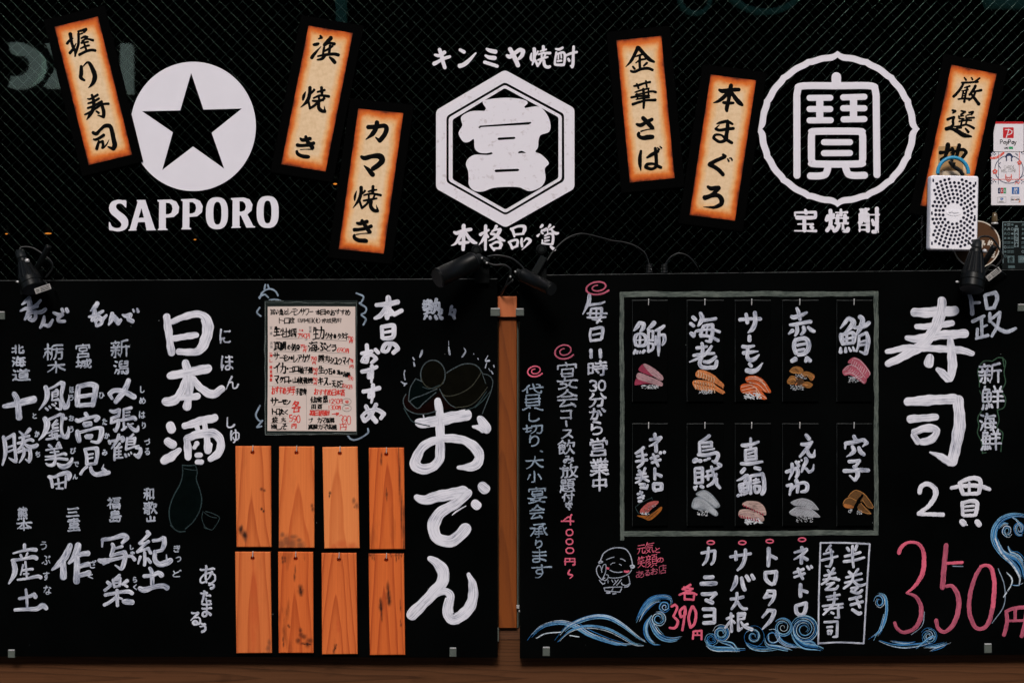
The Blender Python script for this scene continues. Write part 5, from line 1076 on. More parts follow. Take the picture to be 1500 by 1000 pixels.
# ================================================================ left menu board
def board(name, label, poly, loc):
    t = thing(name, label, 'menu board', loc)
    mb = MB('board', 'scuff_highlight')
    mb.prism(poly, d0=D_BOARD0, d1=D_BOARD)
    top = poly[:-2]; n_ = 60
    for (xa, ya), (xb, yb) in zip(top, top[1:]): mb.stroke([(xa + (xb - xa) * i / n_, ya + 0.5 + (yb - ya) * i / n_, rnd.uniform(0.35, 1.0)) for i in range(n_ + 1)], d=D_BOARD, m='scuff_highlight', rough=0.3, split=170, h=0.0001)  # thin pale line paints the highlight onto the board's top edge
    mb.build('panel', t)
    return t
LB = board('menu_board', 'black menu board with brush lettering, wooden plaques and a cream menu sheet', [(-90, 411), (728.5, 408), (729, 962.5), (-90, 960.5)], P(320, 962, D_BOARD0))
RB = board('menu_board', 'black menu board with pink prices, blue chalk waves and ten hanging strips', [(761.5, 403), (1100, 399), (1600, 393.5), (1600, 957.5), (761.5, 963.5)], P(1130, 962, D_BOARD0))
d = D_BOARD + 0.0001
W1 = 'white'

# big three characters
T = crop(220, 440, 4)
mb = MB('white')
for s in ([(97, 95, 46), (110, 200, 44), (125, 308, 44)], [(130, 125, 34), (200, 95, 38), (285, 80, 42), (330, 115, 60), (335, 190, 66), (310, 262, 58), (262, 302, 44), (165, 298, 36)],
          [(130, 224, 32), (200, 212, 38), (272, 202, 34)],
          [(205, 362, 40), (228, 450, 50), (226, 560, 46), (215, 625, 48)], [(115, 442, 44), (200, 425, 48), (340, 398, 54)],
          [(205, 455, 28), (185, 525, 44), (140, 585, 54), (85, 590, 44)], [(250, 455, 32), (300, 515, 46), (365, 548, 48), (420, 515, 44)], [(180, 570, 34), (278, 560, 44)],
          [(117, 730, 52), (125, 755, 56)], [(100, 825, 48), (136, 845, 48)], [(78, 940, 44), (125, 910, 52), (175, 872, 22)],
          [(200, 735, 38), (300, 705, 48), (380, 686, 46)], [(272, 735, 28), (285, 775, 28)], [(318, 725, 30), (330, 790, 34), (338, 880, 46)], [(352, 840, 24), (345, 880, 34)],
          [(212, 805, 34), (220, 860, 44), (222, 920, 40)], [(215, 805, 38), (300, 780, 50), (375, 780, 52), (415, 830, 46), (400, 890, 48), (350, 930, 30)],
          [(275, 835, 30), (258, 862, 24)], [(272, 906, 30), (295, 904, 32)], [(275, 946, 32), (302, 944, 32)]):
    mb.stroke(s, d=d, m='white', T=T, rough=0.07)
mb.build('big_lettering', LB, label='largest white brush characters on this board, for sake')
mb = MB('white2')
T = crop(0, 400, 3.3333)
boxes(mb, [('に', 1070, 272, 1128, 345), ('ほ', 1078, 403, 1140, 477), ('ん', 1098, 500, 1166, 568), ('し', 1105, 700, 1148, 757), ('ゅ', 1122, 762, 1172, 830)], 2.6, d, T=T)
mb.build('reading_lettering', LB)

def word(parent, items, W, m, T, label=None, style='brush', name='lettering', k=1.0, jit=None):
    mb = MB(m); boxes(mb, items, W * k, D_BOARD + 0.0001, m, style, T=T); return mb.build(name, parent, label=label)
hw(LB, 'nonde', 'white2', d, label='grey white brush phrase beside the clip lamp')
hw(LB, 'nonde2', 'white2', d, label='second grey white brush phrase')
T2 = crop(0, 680, 3.126)
for it in ([('北', 55, 350, 118, 395), ('海', 55, 405, 125, 460), ('道', 60, 465, 146, 526)], [('栃', 213, 345, 310, 427), ('木', 228, 430, 320, 490)], [('宮', 370, 343, 442, 415), ('城', 370, 417, 450, 466)], [('新', 540, 323, 630, 415), ('潟', 553, 424, 630, 496)]): word(LB, it, 2.7, 'grey', T, name='place_lettering')
for it in ([('熊', 80, 193, 127, 253), ('本', 75, 253, 145, 305)], [('三', 305, 198, 362, 240), ('重', 310, 245, 367, 305)], [('福', 490, 148, 552, 205), ('島', 500, 206, 556, 266)], [('和', 655, 106, 706, 165), ('歌', 655, 170, 720, 229), ('山', 668, 234, 712, 264)]): word(LB, it, 2.7, 'grey', T2, name='place_lettering')
NAMES = [(T, [('勝', 8, 758, 190, 938, 6.0)], [('と', 158, 682, 180, 710), ('か', 168, 768, 194, 800), ('ち', 172, 868, 196, 898)]),
         (T, [('鳳', 190, 525, 342, 677, 4.3), ('凰', 190, 683, 337, 822, 4.5), ('美', 218, 835, 360, 952, 5.0), ('田', 230, 966, 340, 1064, 6.6)], [('ほ', 338, 552, 362, 585), ('う', 338, 592, 360, 622), ('お', 336, 692, 362, 722), ('う', 338, 745, 360, 778), ('び', 342, 850, 372, 882), ('で', 358, 918, 385, 945), ('ん', 354, 980, 380, 1006)]),
         (T, [('高', 365, 680, 512, 828, 5.4), ('見', 383, 850, 542, 992, 7.2)], [('ひ', 482, 580, 510, 612), ('た', 498, 708, 524, 740), ('か', 508, 778, 536, 808), ('み', 498, 860, 526, 890)]),
         (T, [('張', 535, 653, 682, 780, 5.0), ('鶴', 525, 785, 697, 922, 4.2)], [('し', 684, 550, 706, 585), ('め', 680, 605, 712, 638), ('は', 678, 672, 710, 708), ('り', 692, 726, 712, 758), ('づ', 704, 806, 734, 838), ('る', 706, 852, 732, 888)]),
         (T2, [('産', 40, 360, 190, 542, 6.2)], [('う', 185, 350, 215, 390), ('ぶ', 190, 415, 232, 458), ('す', 196, 490, 228, 530), ('な', 198, 552, 236, 596)]),
         (T2, [], [('ざ', 410, 436, 442, 474), ('く', 402, 500, 428, 524)]),
         (T2, [('写', 450, 313, 620, 482, 7.6), ('楽', 475, 500, 617, 656, 5.6)], [('し', 594, 366, 612, 390), ('ゃ', 596, 396, 618, 416), ('ら', 608, 514, 628, 540), ('く', 610, 546, 628, 574)]),
         (T2, [('紀', 628, 300, 792, 467, 5.8)], [('き', 794, 368, 826, 402), ('っ', 804, 420, 830, 446), ('ど', 790, 480, 832, 516)])]
HAND = [(0, 400, 3.3333, '18,650,20 80,637,34 165,615,42|68,588,26 85,625,32 93,705,36'), None, (0, 400, 3.3333, '383,552,28 378,600,30 378,645,26|390,552,24 440,542,28 468,552,34 462,600,30 452,645,26|388,602,22 450,594,22|388,645,24 450,640,24'),
        (0, 400, 3.3333, '628,522,24 608,570,32 565,628,26|548,612,16 535,590,24 560,572,26 610,580,28 655,604,32'), (0, 680, 3.126, '90,612,22 165,600,26|122,575,26 128,610,28 132,650,28|75,664,22 150,655,28 212,655,38'), (0, 680, 3.126, '322,368,24 302,415,36 270,455,30 237,482,8|290,440,24 290,480,32 290,515,36|358,368,32 345,415,34 315,452,12|348,420,22 375,410,24 402,406,32|352,425,28 352,480,32 350,535,34|362,466,22 405,455,26|362,508,22 408,494,28'), None, (0, 680, 3.126, '666,520,22 755,506,28|694,485,26 702,520,30 706,560,30|648,578,24 700,568,28 755,558,42')]
KEYS = ['kachi', 'ho_o', 'hidaka', 'hari', 'ubu', None, 'sha', 'kido']
for (T_, big, small), hand, key in zip(NAMES, HAND, KEYS):
    mb = MB('white2')
    if hand and key not in ('ubu', 'kido'): traced(mb, hand, d, 'white2', 0.9)
    for q_ in HW.get(key, ()): traced(mb, q_, d, 'white2', 1.06)
    nm = mb.build('drink_lettering', LB)
    word(nm, small, 1.7, 'grey', T_, style='marker', name='reading_lettering')
mb = MB('white2')
boxes(mb, [('あ', 913, 463, 992, 550), ('っ', 953, 543, 985, 572), ('た', 918, 573, 966, 632), ('ま', 923, 625, 970, 700), ('る', 868, 673, 922, 737), ('ぅ', 913, 723, 946, 770)], 3.4, d, T=T2)
mb.build('lettering', LB, label='small white phrase running down beside the wooden plaques')
T3 = crop(330, 400, 3.571)
hw(LB, 'osusume', 'white', d, label='white brush heading beside the cream menu sheet')
mb = MB('grey')
boxes(mb, [('熱', 1030, 130, 1142, 246), ('々', 1160, 168, 1208, 242)], 4.6, d, T=T3)
mb.build('lettering', LB, label='grey brush word over the sketched bowl')
# flourishes round the sheet
mb = MB('slate')
for s in ([(180, 132), (195, 100), (230, 82), (262, 95), (276, 118)], [(176, 128), (205, 112), (225, 128)], [(232, 140), (265, 138), (302, 150)], [(180, 180), (166, 205), (186, 225)],
          [(685, 105), (722, 122), (712, 152), (702, 158), (735, 180), (732, 205), (712, 218), (735, 240), (722, 270)],
          [(182, 692), (160, 740), (178, 772), (195, 770), (165, 805), (190, 800)], [(640, 848), (662, 870), (700, 865), (745, 835), (746, 812)], [(210, 60), (204, 85)], [(222, 62), (230, 84)]):
    mb.stroke([(x, y, 9) for x, y in s], d=d, m='slate', T=T3, split=120)
mb.build('flourish_print', LB)
# sketched bowl
T4 = crop(575, 490, 7.69)
mb = MB('teal', 'olive', 'mist')
MT['skfill1'] = plain('dark_teal_pigment', (0.0013, 0.0030, 0.0029), 0.7, 0.0, scale=80, var=0.5)
MT['skfill2'] = plain('dark_brown_pigment', (0.0032, 0.0031, 0.0020), 0.7, 0.0, scale=80, var=0.5)
MT['skfill3'] = plain('dark_red_pigment', (0.0055, 0.0020, 0.0017), 0.7, 0.0, scale=80, var=0.5)
fd = D_BOARD
mb.prism(smooth_poly([(150, 670), (125, 740), (160, 830), (260, 885), (400, 885), (520, 850), (700, 830), (860, 800), (660, 790), (560, 640), (330, 800)], 12), d0=fd, d1=fd + 0.00006, m='skfill3', T=T4)
mb.prism(arcpts(455, 450, 130, 155), d0=fd, d1=fd + 0.00010, m='skfill2', T=T4)
mb.prism(smooth_poly([(610, 430), (800, 335), (940, 345), (1000, 420), (1060, 590), (890, 780), (720, 815), (640, 770), (550, 640)], 12), d0=fd, d1=fd + 0.00008, m='skfill2', T=T4)
mb.prism([(260, 495), (180, 690), (190, 755), (280, 830), (500, 640), (340, 560)], d0=fd, d1=fd + 0.00012, m='skfill1', T=T4)
for m_, wd, s in (('mist', 13, arcpts(455, 450, 138, 162, 150, 400, 24)), ('olive', 11, arcpts(455, 450, 134, 158, 20, 165, 18)), ('mist', 12, [(610, 430), (690, 380), (800, 332), (900, 332), (965, 365), (1010, 430)]),
                  ('olive', 11, [(1000, 420), (960, 490), (880, 590), (740, 670), (600, 690), (535, 630)]), ('mist', 10, [(530, 610), (570, 690), (640, 780), (710, 822)]), ('olive', 10, [(700, 822), (860, 800), (970, 720), (1070, 590)]),
                  ('mist', 8, [(1010, 440), (1050, 550)]), ('mist', 11, [(260, 495), (200, 600), (180, 740)]), ('mist', 11, [(260, 495), (325, 525)]), ('mist', 11, [(190, 755), (240, 715), (330, 685), (500, 612)]), ('mist', 11, [(180, 745), (280, 830), (350, 770), (490, 650)]),
                  ('teal', 10, [(340, 590), (420, 610), (530, 570)]), ('mist', 12, [(150, 670), (120, 740), (150, 830), (250, 886), (370, 892), (490, 862)]), ('teal', 12, [(130, 830), (180, 920), (240, 985), (420, 1030)]),
                  ('mist', 11, [(1015, 440), (1085, 460), (1128, 520), (1115, 620), (1070, 740), (1010, 890)]), ('teal', 11, [(1100, 640), (1020, 740), (930, 820)]), ('teal', 10, [(1060, 640), (940, 800), (820, 850)])):
    mb.stroke([(x, y, wd) for x, y in s], d=d, m=m_, T=T4, h=0.0001, split=170)
mb.build('bowl_drawing', LB, label='dim chalk drawing of a steaming bowl')
mb = MB('grey')
for s in ([(335, 175, 14), (325, 215, 26), (305, 255, 12)], [(633, 135, 10), (638, 180, 20), (645, 225, 18)], [(632, 70, 5), (633, 120, 6)], [(803, 150, 8), (822, 190, 16), (785, 250, 18)], [(230, 258, 14), (245, 285, 16)], [(238, 310, 12), (248, 350, 22)],
          [(140, 405, 16), (130, 440, 12), (140, 505, 16)], [(95, 528, 8), (130, 550, 18), (160, 550, 12)], [(160, 545, 8), (130, 575, 14)], [(1075, 235, 6), (1045, 290, 12)], [(1050, 300, 16), (1088, 292, 26)], [(1060, 320, 10), (1045, 375, 12)],
          [(1110, 405, 8), (1130, 440, 16)], [(1080, 380, 6), (1100, 410, 8)], [(1140, 345, 14), (1145, 365, 12)], [(960, 265, 10), (968, 280, 8)], [(913, 214, 8), (917, 222, 8)]):
    mb.stroke(s, d=d, m='grey', T=T4)
mb.build('steam_marking', LB)
mb = MB('white')
T5 = crop(570, 560, 5)
for s in ([(205, 285, 40), (250, 297, 72), (400, 268, 84), (570, 235, 84)],
          [(356, 132, 50), (372, 250, 60), (373, 400, 66), (373, 530, 70), (340, 600, 66), (270, 635, 74), (200, 612, 80), (197, 555, 74), (255, 465, 64), (350, 418, 56), (450, 408, 60), (560, 428, 64), (640, 490, 74), (660, 560, 74), (618, 612, 68), (505, 622, 24)],
          [(662, 262, 44), (702, 315, 74), (714, 352, 54)], [(612, 322, 14), (660, 332, 40), (690, 350, 40)], [(250, 236, 8), (256, 262, 10)]):
    mb.stroke(s, d=d, m='white', T=T5, rough=0.06, split=100)
T6 = crop(570, 700, 4.444)
for s in ([(175, 120, 32), (232, 140, 62), (350, 112, 74), (490, 88, 74)], [(515, 95, 60), (440, 160, 62), (340, 220, 74), (290, 300, 78), (300, 372, 76), (360, 408, 74), (435, 395, 76), (498, 325, 80)], [(605, 52, 66), (628, 72, 66)], [(560, 165, 62), (574, 178, 62)], [(500, 180, 6), (440, 215, 10), (410, 240, 5)],
          [(262, 520, 30), (310, 552, 60), (352, 605, 78), (345, 675, 78), (280, 755, 74), (205, 830, 74), (145, 890, 74)], [(310, 755, 34), (362, 735, 48), (400, 765, 54), (382, 830, 66), (388, 890, 74), (430, 915, 72), (500, 870, 74), (545, 780, 68), (542, 690, 52), (516, 622, 22)]):
    mb.stroke(s, d=d, m='white', T=T6, rough=0.06, split=110)
mb.build('big_lettering', LB, label='tall white brush lettering under the sketched bowl')
# bottle and cup sketch
T7 = crop(230, 680, 8.336)
mb = MB('teal')
mb.prism(smooth_poly([(312, 20), (310, 130), (280, 240), (200, 380), (160, 520), (160, 650), (195, 755), (270, 812), (340, 790), (440, 700), (515, 570), (540, 440), (520, 320), (480, 180), (490, 90), (468, 10)], 14), d0=fd, d1=fd + 0.00006, m='skfill1', T=T7)
for wd, s in ((16, [(310, 8), (390, 14), (470, 6)]), (14, [(312, 10), (310, 130), (280, 240), (205, 380), (155, 520), (152, 650), (190, 760), (265, 818), (345, 815)]), (13, [(468, 8), (492, 90), (480, 180), (525, 320), (545, 440), (518, 570), (440, 700), (345, 785)]), (8, [(330, 50), (410, 65), (490, 72)]), (16, [(165, 740), (215, 790)]),
              (9, [(562, 572), (548, 655), (585, 755), (650, 795), (690, 782), (755, 680), (752, 635), (660, 590), (590, 572)]), (9, [(575, 585), (650, 635), (730, 650)]), (9, [(580, 735), (578, 770), (620, 785)])):
    mb.stroke([(x, y, wd) for x, y in s], d=d, m='teal', T=T7, h=0.0001, split=170)
mb.build('bottle_drawing', LB, label='dim teal chalk drawing of a sake bottle and cup')

# metal clips that hold the boards
def clips(parent, items):
    for x, y, wd, ht in items:
        mb = MB('clip'); mb.bbox(x, y, x + wd, y + ht, D_BOARD0 - 0.012, D_BOARD + 0.003, 0.7)
        mb.bbox(x + 0.6, y - 1.0, x + wd - 0.6, y + 0.8, D_BOARD, D_BOARD + 0.0038, 0.3, m='steel')
        mb.build('clip', parent)
clips(LB, [(-3, 457, 10, 11), (11.5, 952, 10, 11), (658.5, 949, 10, 12.5), (718.5, 452, 14, 11)])
clips(RB, [(795, 948, 10.5, 12.5), (1442, 943, 11, 13), (755.5, 452.5, 12, 10), (1491, 446, 11, 10)])
mb = MB('clip'); mb.bbox(728.6, 920, 730.6, 939, 0.013, D_BOARD - 0.002, 0.3); mb.build('latch', LB)
mb = MB('steel'); mb.bbox(756.6, 886, 760.8, 891, 0.013, 0.02, 0.5); mb.bbox(759.8, 893.5, 762.2, 896, 0.013, 0.022, 0.4); mb.build('hinge_pin', RB)

def hook(parent, x, y, lift, front):
    """L screw hook: comes out of the board through the hole and turns up in front"""
    mb = MB('steel')
    y -= 2.0; lift -= 1.6
    mb.tube([P(x, y, D_BOARD - 0.004), P(x, y, front + 0.0005), P(x + 0.1, y - 0.8, front + 0.0018), P(x + 0.3, y - lift * 0.6, front + 0.0022), P(x + 0.4, y - lift, front + 0.0022)], 0.00075, seg=8)
    mb.build('hook', parent)

# ================================================================ wooden plaques
PL = [((344.7, 653.2, 396.6, 653.2, 397.4, 800.8, 346.5, 800.8), (370, 662.2), 'wooden plaque, first of the top row, with a small nail mark'),
      ((408.8, 653.8, 460.2, 653.8, 460.2, 801.8, 408.3, 802), (434.3, 662.6), 'wooden plaque, second of the top row, grey stain along its bottom edge'),
      ((472.3, 654.8, 523.6, 654, 526.6, 802.4, 475.2, 803), (497.8, 663.5), 'wooden plaque, third of the top row, smooth with one short black mark'),
      ((540.2, 655.8, 591.6, 655.4, 593, 803.8, 541.6, 804.2), (565.8, 665), 'wooden plaque, last of the top row, redder with fine straight lines'),
      ((344.3, 808, 396, 808, 398, 955.8, 346.2, 956.3), (370, 817), 'wooden plaque, first of the bottom row, wide reddish streak down it'),
      ((407.3, 808, 458.4, 808.2, 459, 955.8, 408.2, 955.8), (433, 817.5), 'wooden plaque, second of the bottom row, black blotches and a swirl'),
      ((471, 809.8, 522, 809.8, 523.6, 957.4, 471.8, 958), (496.4, 819), 'wooden plaque, third of the bottom row, pointed arches of grain'),
      ((539.8, 810.6, 591.4, 810.6, 593.3, 958.6, 541.8, 959), (565.8, 819.4), 'wooden plaque, last of the bottom row, scorched along its top edge')]
WP = [dict(arch=0.30, freq=1.9, stain=0.25, light=(0.70, 0.178, 0.042), dark=(0.38, 0.062, 0.011)), dict(arch=0.38, freq=1.3, stain=0.15, light=(0.71, 0.182, 0.042), dark=(0.47, 0.082, 0.015)),
      dict(arch=0.2, freq=1.0, stain=0.2, light=(0.76, 0.235, 0.066), dark=(0.53, 0.115, 0.026)), dict(arch=0.22, freq=2.2, stain=0.4, light=(0.68, 0.145, 0.026), dark=(0.38, 0.052, 0.008)),
      dict(arch=0.12, freq=1.5, stain=0.2, light=(0.66, 0.168, 0.042), dark=(0.42, 0.074, 0.015)), dict(arch=0.25, freq=1.6, stain=0.95, light=(0.67, 0.142, 0.028), dark=(0.36, 0.050, 0.008)),
      dict(arch=0.42, freq=2.6, stain=0.2, light=(0.68, 0.152, 0.033), dark=(0.37, 0.056, 0.010)), dict(arch=0.2, freq=2.4, stain=0.95, light=(0.66, 0.138, 0.026), dark=(0.34, 0.046, 0.008))]
for i, (c, (hx, hy), lab) in enumerate(PL):
    cx, cy = sum(c[0::2]) / 4, sum(c[1::2]) / 4
    # knots, stains and scorch marks of this very plaque
    BL = []
    def blot(pts, m):
        for k_, (x, y, w_) in enumerate(pts):
            gap_ = max([abs(y - pts[k2][1]) for k2 in (k_ - 1, k_ + 1) if 0 <= k2 < len(pts)] + [0]); gx_ = max([abs(x - pts[k2][0]) for k2 in (k_ - 1, k_ + 1) if 0 <= k2 < len(pts)] + [0])
            BL.append(((x - cx) * S, -(y - cy) * S, max(w_ * 0.75, gx_ * 0.5) * S, max(w_ * 0.9, gap_ * 0.6) * S, m))
    if i == 0: blot([(383, 745, 2.2), (386, 748, 1.6)], 'knot'); blot([(383, 716, 2.5), (387, 718, 2)], 'scorch'); blot([(354, 772, 2), (357, 780, 5), (360, 788, 3)], 'greystain'); blot([(353, 775, 1), (359, 783, 1.4)], 'knot')
    if i == 1: blot([(413, 796, 9), (420, 793, 10), (428, 795, 9), (440, 797, 6)], 'greystain'); blot([(414, 782, 2), (420, 788, 3), (430, 785, 2), (438, 790, 3)], 'greystain'); blot([(456.5, 740, 2.5), (457.5, 745, 2.5)], 'scorch')
    if i == 2: blot([(482.8, 726, 1.5), (483.6, 722, 2.2)], 'knot'); blot([(518, 733, 3), (522, 740, 4), (519, 742, 2)], 'greystain'); blot([(490, 800, 5), (500, 796, 6), (515, 799, 6)], 'redstreak')
    if i == 3: blot([(559, 668, 1.5), (558.5, 676, 2)], 'scorch'); blot([(566, 718, 1), (566.5, 724, 2.4), (566.6, 730, 1)], 'scorch'); blot([(583.5, 660, 0.7), (585, 700, 0.8), (588, 750, 0.9)], 'scorch'); blot([(591, 752, 2.0), (590.8, 775, 2.8), (591.2, 798, 2)], 'scorch')
    if i == 4: blot([(371, 825, 2), (372, 860, 7), (372, 900, 9), (371, 930, 6), (371, 950, 3)], 'redstreak'); blot([(394, 940, 3), (393, 948, 4)], 'greystain')
    if i == 5:
        for s in ([(414, 818, 2), (414.5, 823, 2)], [(417.6, 818, 2), (417.9, 822, 2)], [(440, 860, 4), (440.5, 866, 5.5), (441, 870, 3)], [(432.5, 835, 1.5), (431.5, 845, 2)], [(440, 922, 3), (441, 928, 4)], [(443, 941, 2), (450, 942, 5), (454, 942, 2)], [(422.5, 915, 2.5), (424, 917, 2)], [(415, 935, 1.4), (415.5, 942, 1.6)]): blot(s, 'scorch')
        blot([(446, 942, 1), (450, 942, 2), (453, 942, 1)], 'knot'); blot([(437, 937, 1), (444, 931, 1.6), (453, 937, 1.2)], 'scorch')
        blot([(440, 863, 2), (440.5, 867, 2.6)], 'knot')
    if i == 6: blot([(489, 952, 2), (491, 946, 2.4), (493, 943, 1.2)], 'scorch'); blot([(490, 950, 1.2), (491, 948, 1.5)], 'knot'); blot([(495, 912, 3), (496, 920, 3)], 'redstreak')
    if i == 7:
        for s in ([(541.5, 813, 3), (543, 814, 2)], [(545, 812, 2.4), (545.5, 817, 1.2)], [(548, 812, 2), (548.5, 818, 1)], [(572, 812, 2), (573, 815, 1)], [(580, 812, 3), (580.4, 819, 1.4)], [(584, 812, 2.6), (584, 817, 1.2)], [(588.5, 812, 1.6), (588, 815, 1)], [(568, 860, 3), (569, 872, 4.4), (570, 881, 4)], [(557.5, 880, 2.6), (558, 888, 4), (559, 900, 2), (559.5, 906, 1.4)], [(586, 882, 1), (586.5, 890, 1.4)], [(586.4, 909, 1), (587, 914, 1.6)]): blot(s, 'scorch')
        blot([(569, 868, 1.6), (570, 878, 2.2)], 'knot'); blot([(558, 885, 1.4), (558.4, 891, 2)], 'knot')
    wd_ = wood('plaque_wood_%d' % i, along='z', cx=rnd.uniform(-0.006, 0.006), seed=3.7 * i + 1.3, rough=0.5, blots=BL, ringk=0.7, **WP[i])
    d0, d1 = D_BOARD + 0.001, D_BOARD + 0.0075
    o = P(cx, cy, d0)
    pl = thing('wooden_plaque', 'blank ' + lab, 'plaque', P(cx, c[7], d0), 'blank wooden plaques hanging on the board')
    mb = MB(wd_)
    quad = [(c[0], c[1]), (c[2], c[3]), (c[4], c[5]), (c[6], c[7])]
    # chamfered front edge with a drilled hole
    cxs = [(x + (1 if x < cx else -1) * 0.9, y + (1 if y < cy else -1) * 0.9) for x, y in quad]
    hole = arcpts(hx, hy, 3.1, 3.1, 0, 360, 18)
    tri = tessellate_polygon([[Vector((x, y, 0)) for x, y in cxs], [Vector((x, y, 0)) for x, y in hole]])
    fl = cxs + hole
    F = [mb.add(P(x, y, d1)) for x, y in fl]
    for t in tri: mb.face([F[k] for k in t])
    Bq = [mb.add(P(x, y, d1) + Vector((0, 0.0009, 0))) for x, y in quad]; Cq = [mb.add(P(x, y, d1) + Vector((0, d1 - d0, 0))) for x, y in quad]
    for k in range(4):
        j = (k + 1) % 4
        mb.face((F[k], F[j], Bq[j], Bq[k])); mb.face((Bq[k], Bq[j], Cq[j], Cq[k]))
    mb.face(Cq[::-1])
    Hh = [mb.add(P(x, y, d1) + Vector((0, d1 - d0 - 0.0002, 0))) for x, y in hole]
    for k in range(18): mb.face((F[4 + k], F[4 + (k + 1) % 18], Hh[(k + 1) % 18], Hh[k]))
    mb.build('plank', pl, origin=P(cx, cy, d1))
    hook(LB, hx, hy, 9.8, d1)

# ================================================================ cream menu sheet in a sleeve
ms = thing('menu_sheet', 'cream handwritten menu sheet with black and red writing in a dark plastic sleeve', 'menu', P(455, 638, D_BOARD))
mb = MB('sleeve', 'clearedge')
mb.bbox(387.5, 440, 523.5, 637.5, D_BOARD, D_BOARD + 0.0012, 0.6)
for a, b, wd in (((389, 443), (521, 443.5), 0.9), ((388.5, 442), (388.5, 636), 1.4), ((522, 442), (522, 636), 0.7), ((389, 636.5), (521, 634.5), 1.2), ((391, 634), (470, 635.5), 0.8), ((393, 439.5), (415, 441), 0.9)):
    n = 14; mb.stroke([(a[0] + (b[0] - a[0]) * i / n + rnd.gauss(0, 0.3), a[1] + (b[1] - a[1]) * i / n + rnd.gauss(0, 0.35), wd * rnd.uniform(0.4, 1.4)) for i in range(n + 1)], d=D_BOARD + 0.0013, m='clearedge', rough=0.3, split=170)
mb.build('sleeve', ms)
mb = MB('sheet'); DS = D_BOARD + 0.0018
mb.prism([(392.2, 449), (450, 448.6), (520.4, 449), (520.6, 540), (522, 631.5), (460, 631), (391.6, 630.8), (392.4, 540)], d0=D_BOARD + 0.0012, d1=DS); sheet_ = mb.build('paper', ms)
mb = MB('ink', 'redink', 'greyink')
def line(text, x0, x1, yc, h, W, m='ink', slope=0.0, jit=3.0):
    n = len(text); st = (x1 - x0) / n
    for k, c in enumerate(text):
        if c == ' ': continue
        x = x0 + st * (k + 0.5); y = yc + slope * (x - x0) + rnd.gauss(0, 0.25); kk = 0.7 if c in 'のーいコ1とっ' else 1
        if c == 'ー': mb.stroke([(x - st * 0.4, y), (x + st * 0.4, y - 0.5)], W, DS, m)
        elif c in '()':
            s = 1 if c == '(' else -1
            mb.stroke([(x + s, y - h / 2), (x - s, y), (x + s, y + h / 2)], W, DS, m)
        else: glyph(mb, c, x, y, min(st * 1.12, h * 1.2) * kk, h * kk * rnd.uniform(0.98, 1.2), W * rnd.uniform(1.0, 1.3), DS, m, 'brush', slant=0.1, jit=jit)
line('旨い魚とレモンサワー', 396.5, 459, 457, 9, 1.25); line('本日のおすすめ', 462.5, 513, 457.3, 7.5, 1.2)
line('トロ政', 409, 431, 469.5, 8, 1.2); line('8月4日', 436, 458, 469.3, 6.4, 0.9); line('(火)', 458, 470, 469.5, 7.4, 1.0); line('赤坂見附', 471, 500, 469.3, 6.6, 0.9)
line('生', 401, 409.5, 485, 14, 1.9); line('牡蠣', 411, 434, 487.5, 11.5, 1.4); line('1コ', 437.5, 444.5, 483.5, 4, 0.9, 'redink'); line('790円', 436, 454, 491.8, 6.6, 1.0, 'redink')
line('生カ', 458, 475, 487.5, 16, 1.9); line('ツオの', 476, 493.5, 492, 9, 1.6); line('タタキ', 494, 510, 492.5, 9.5, 1.4); line('790', 509.5, 517.5, 494.5, 6, 0.9, 'redink', 0.2); line('円', 511, 517, 500.5, 4.4, 0.9, 'redink')
line('真鯛', 401, 419, 506.5, 13.5, 1.6); line('の刺身', 420, 439.5, 508.5, 9.5, 1.3); line('790', 440, 450, 507.5, 6, 0.9, 'redink', 0.15); line('円', 443, 449, 513, 4, 0.8, 'redink')
line('海ぶ', 452, 477.5, 507, 13, 1.9); line('どう', 478, 492.5, 508.5, 10, 1.6); line('690円', 493.5, 511, 512, 6, 1.0, 'redink', 0.08)
line('サ', 400.5, 409, 521.5, 10, 1.7); line('ーモンの', 409.5, 430, 524, 7.5, 1.5); line('レアカツ', 429.5, 454, 524.5, 10, 1.6); line('790', 455, 464, 525.5, 6.5, 1.0, 'redink'); line('円', 457, 463, 531, 4.4, 0.8, 'redink')
line('豚肉', 466, 483, 525, 10, 1.4); line('シュウマイ', 483.5, 512.5, 527.5, 9.6, 1.7, slope=0.06); line('790', 512.5, 517.5, 527, 5.5, 0.8, 'redink', 0.4); line('円', 512, 517.5, 537, 5, 0.9, 'redink')
line('イカ', 401, 419, 538.5, 13, 1.9); line('の', 419, 423.5, 540, 5, 1.3); line('ゴロ', 423.5, 437.5, 540.5, 9, 1.6); line('柚子焼', 438, 458, 542, 9, 1.3); line('790', 457.5, 465.5, 541.5, 6, 0.9, 'redink'); line('円', 459, 465, 547.5, 4.2, 0.8, 'redink')
line('生', 466, 474.5, 541.5, 12, 1.7); line('ウ石のコ', 475, 498, 544, 8.6, 1.5, slope=0.05); line('ミの', 494, 503, 546, 6, 1.3); line('海鮮', 502, 513, 548.5, 8, 1.1); line('590', 510, 517.5, 553, 5.5, 0.9, 'redink', 0.3)
line('マグロ', 401.5, 423.5, 555.5, 10.5, 1.8); line('の', 423.5, 428, 557.5, 4, 1.3); line('山椒煮焼', 428.5, 458, 557, 9.2, 1.3); line('790', 458, 465, 556, 6, 0.9, 'redink'); line('円', 459, 464.5, 562, 4, 0.8, 'redink')
line('キス', 466, 481, 558.5, 11, 1.9); line('の', 481, 486, 562, 4, 1.3); line('天ぷら', 486, 503, 562, 9.6, 1.5); line('690円', 501.5, 516, 565, 5.5, 0.9, 'redink', 0.1)
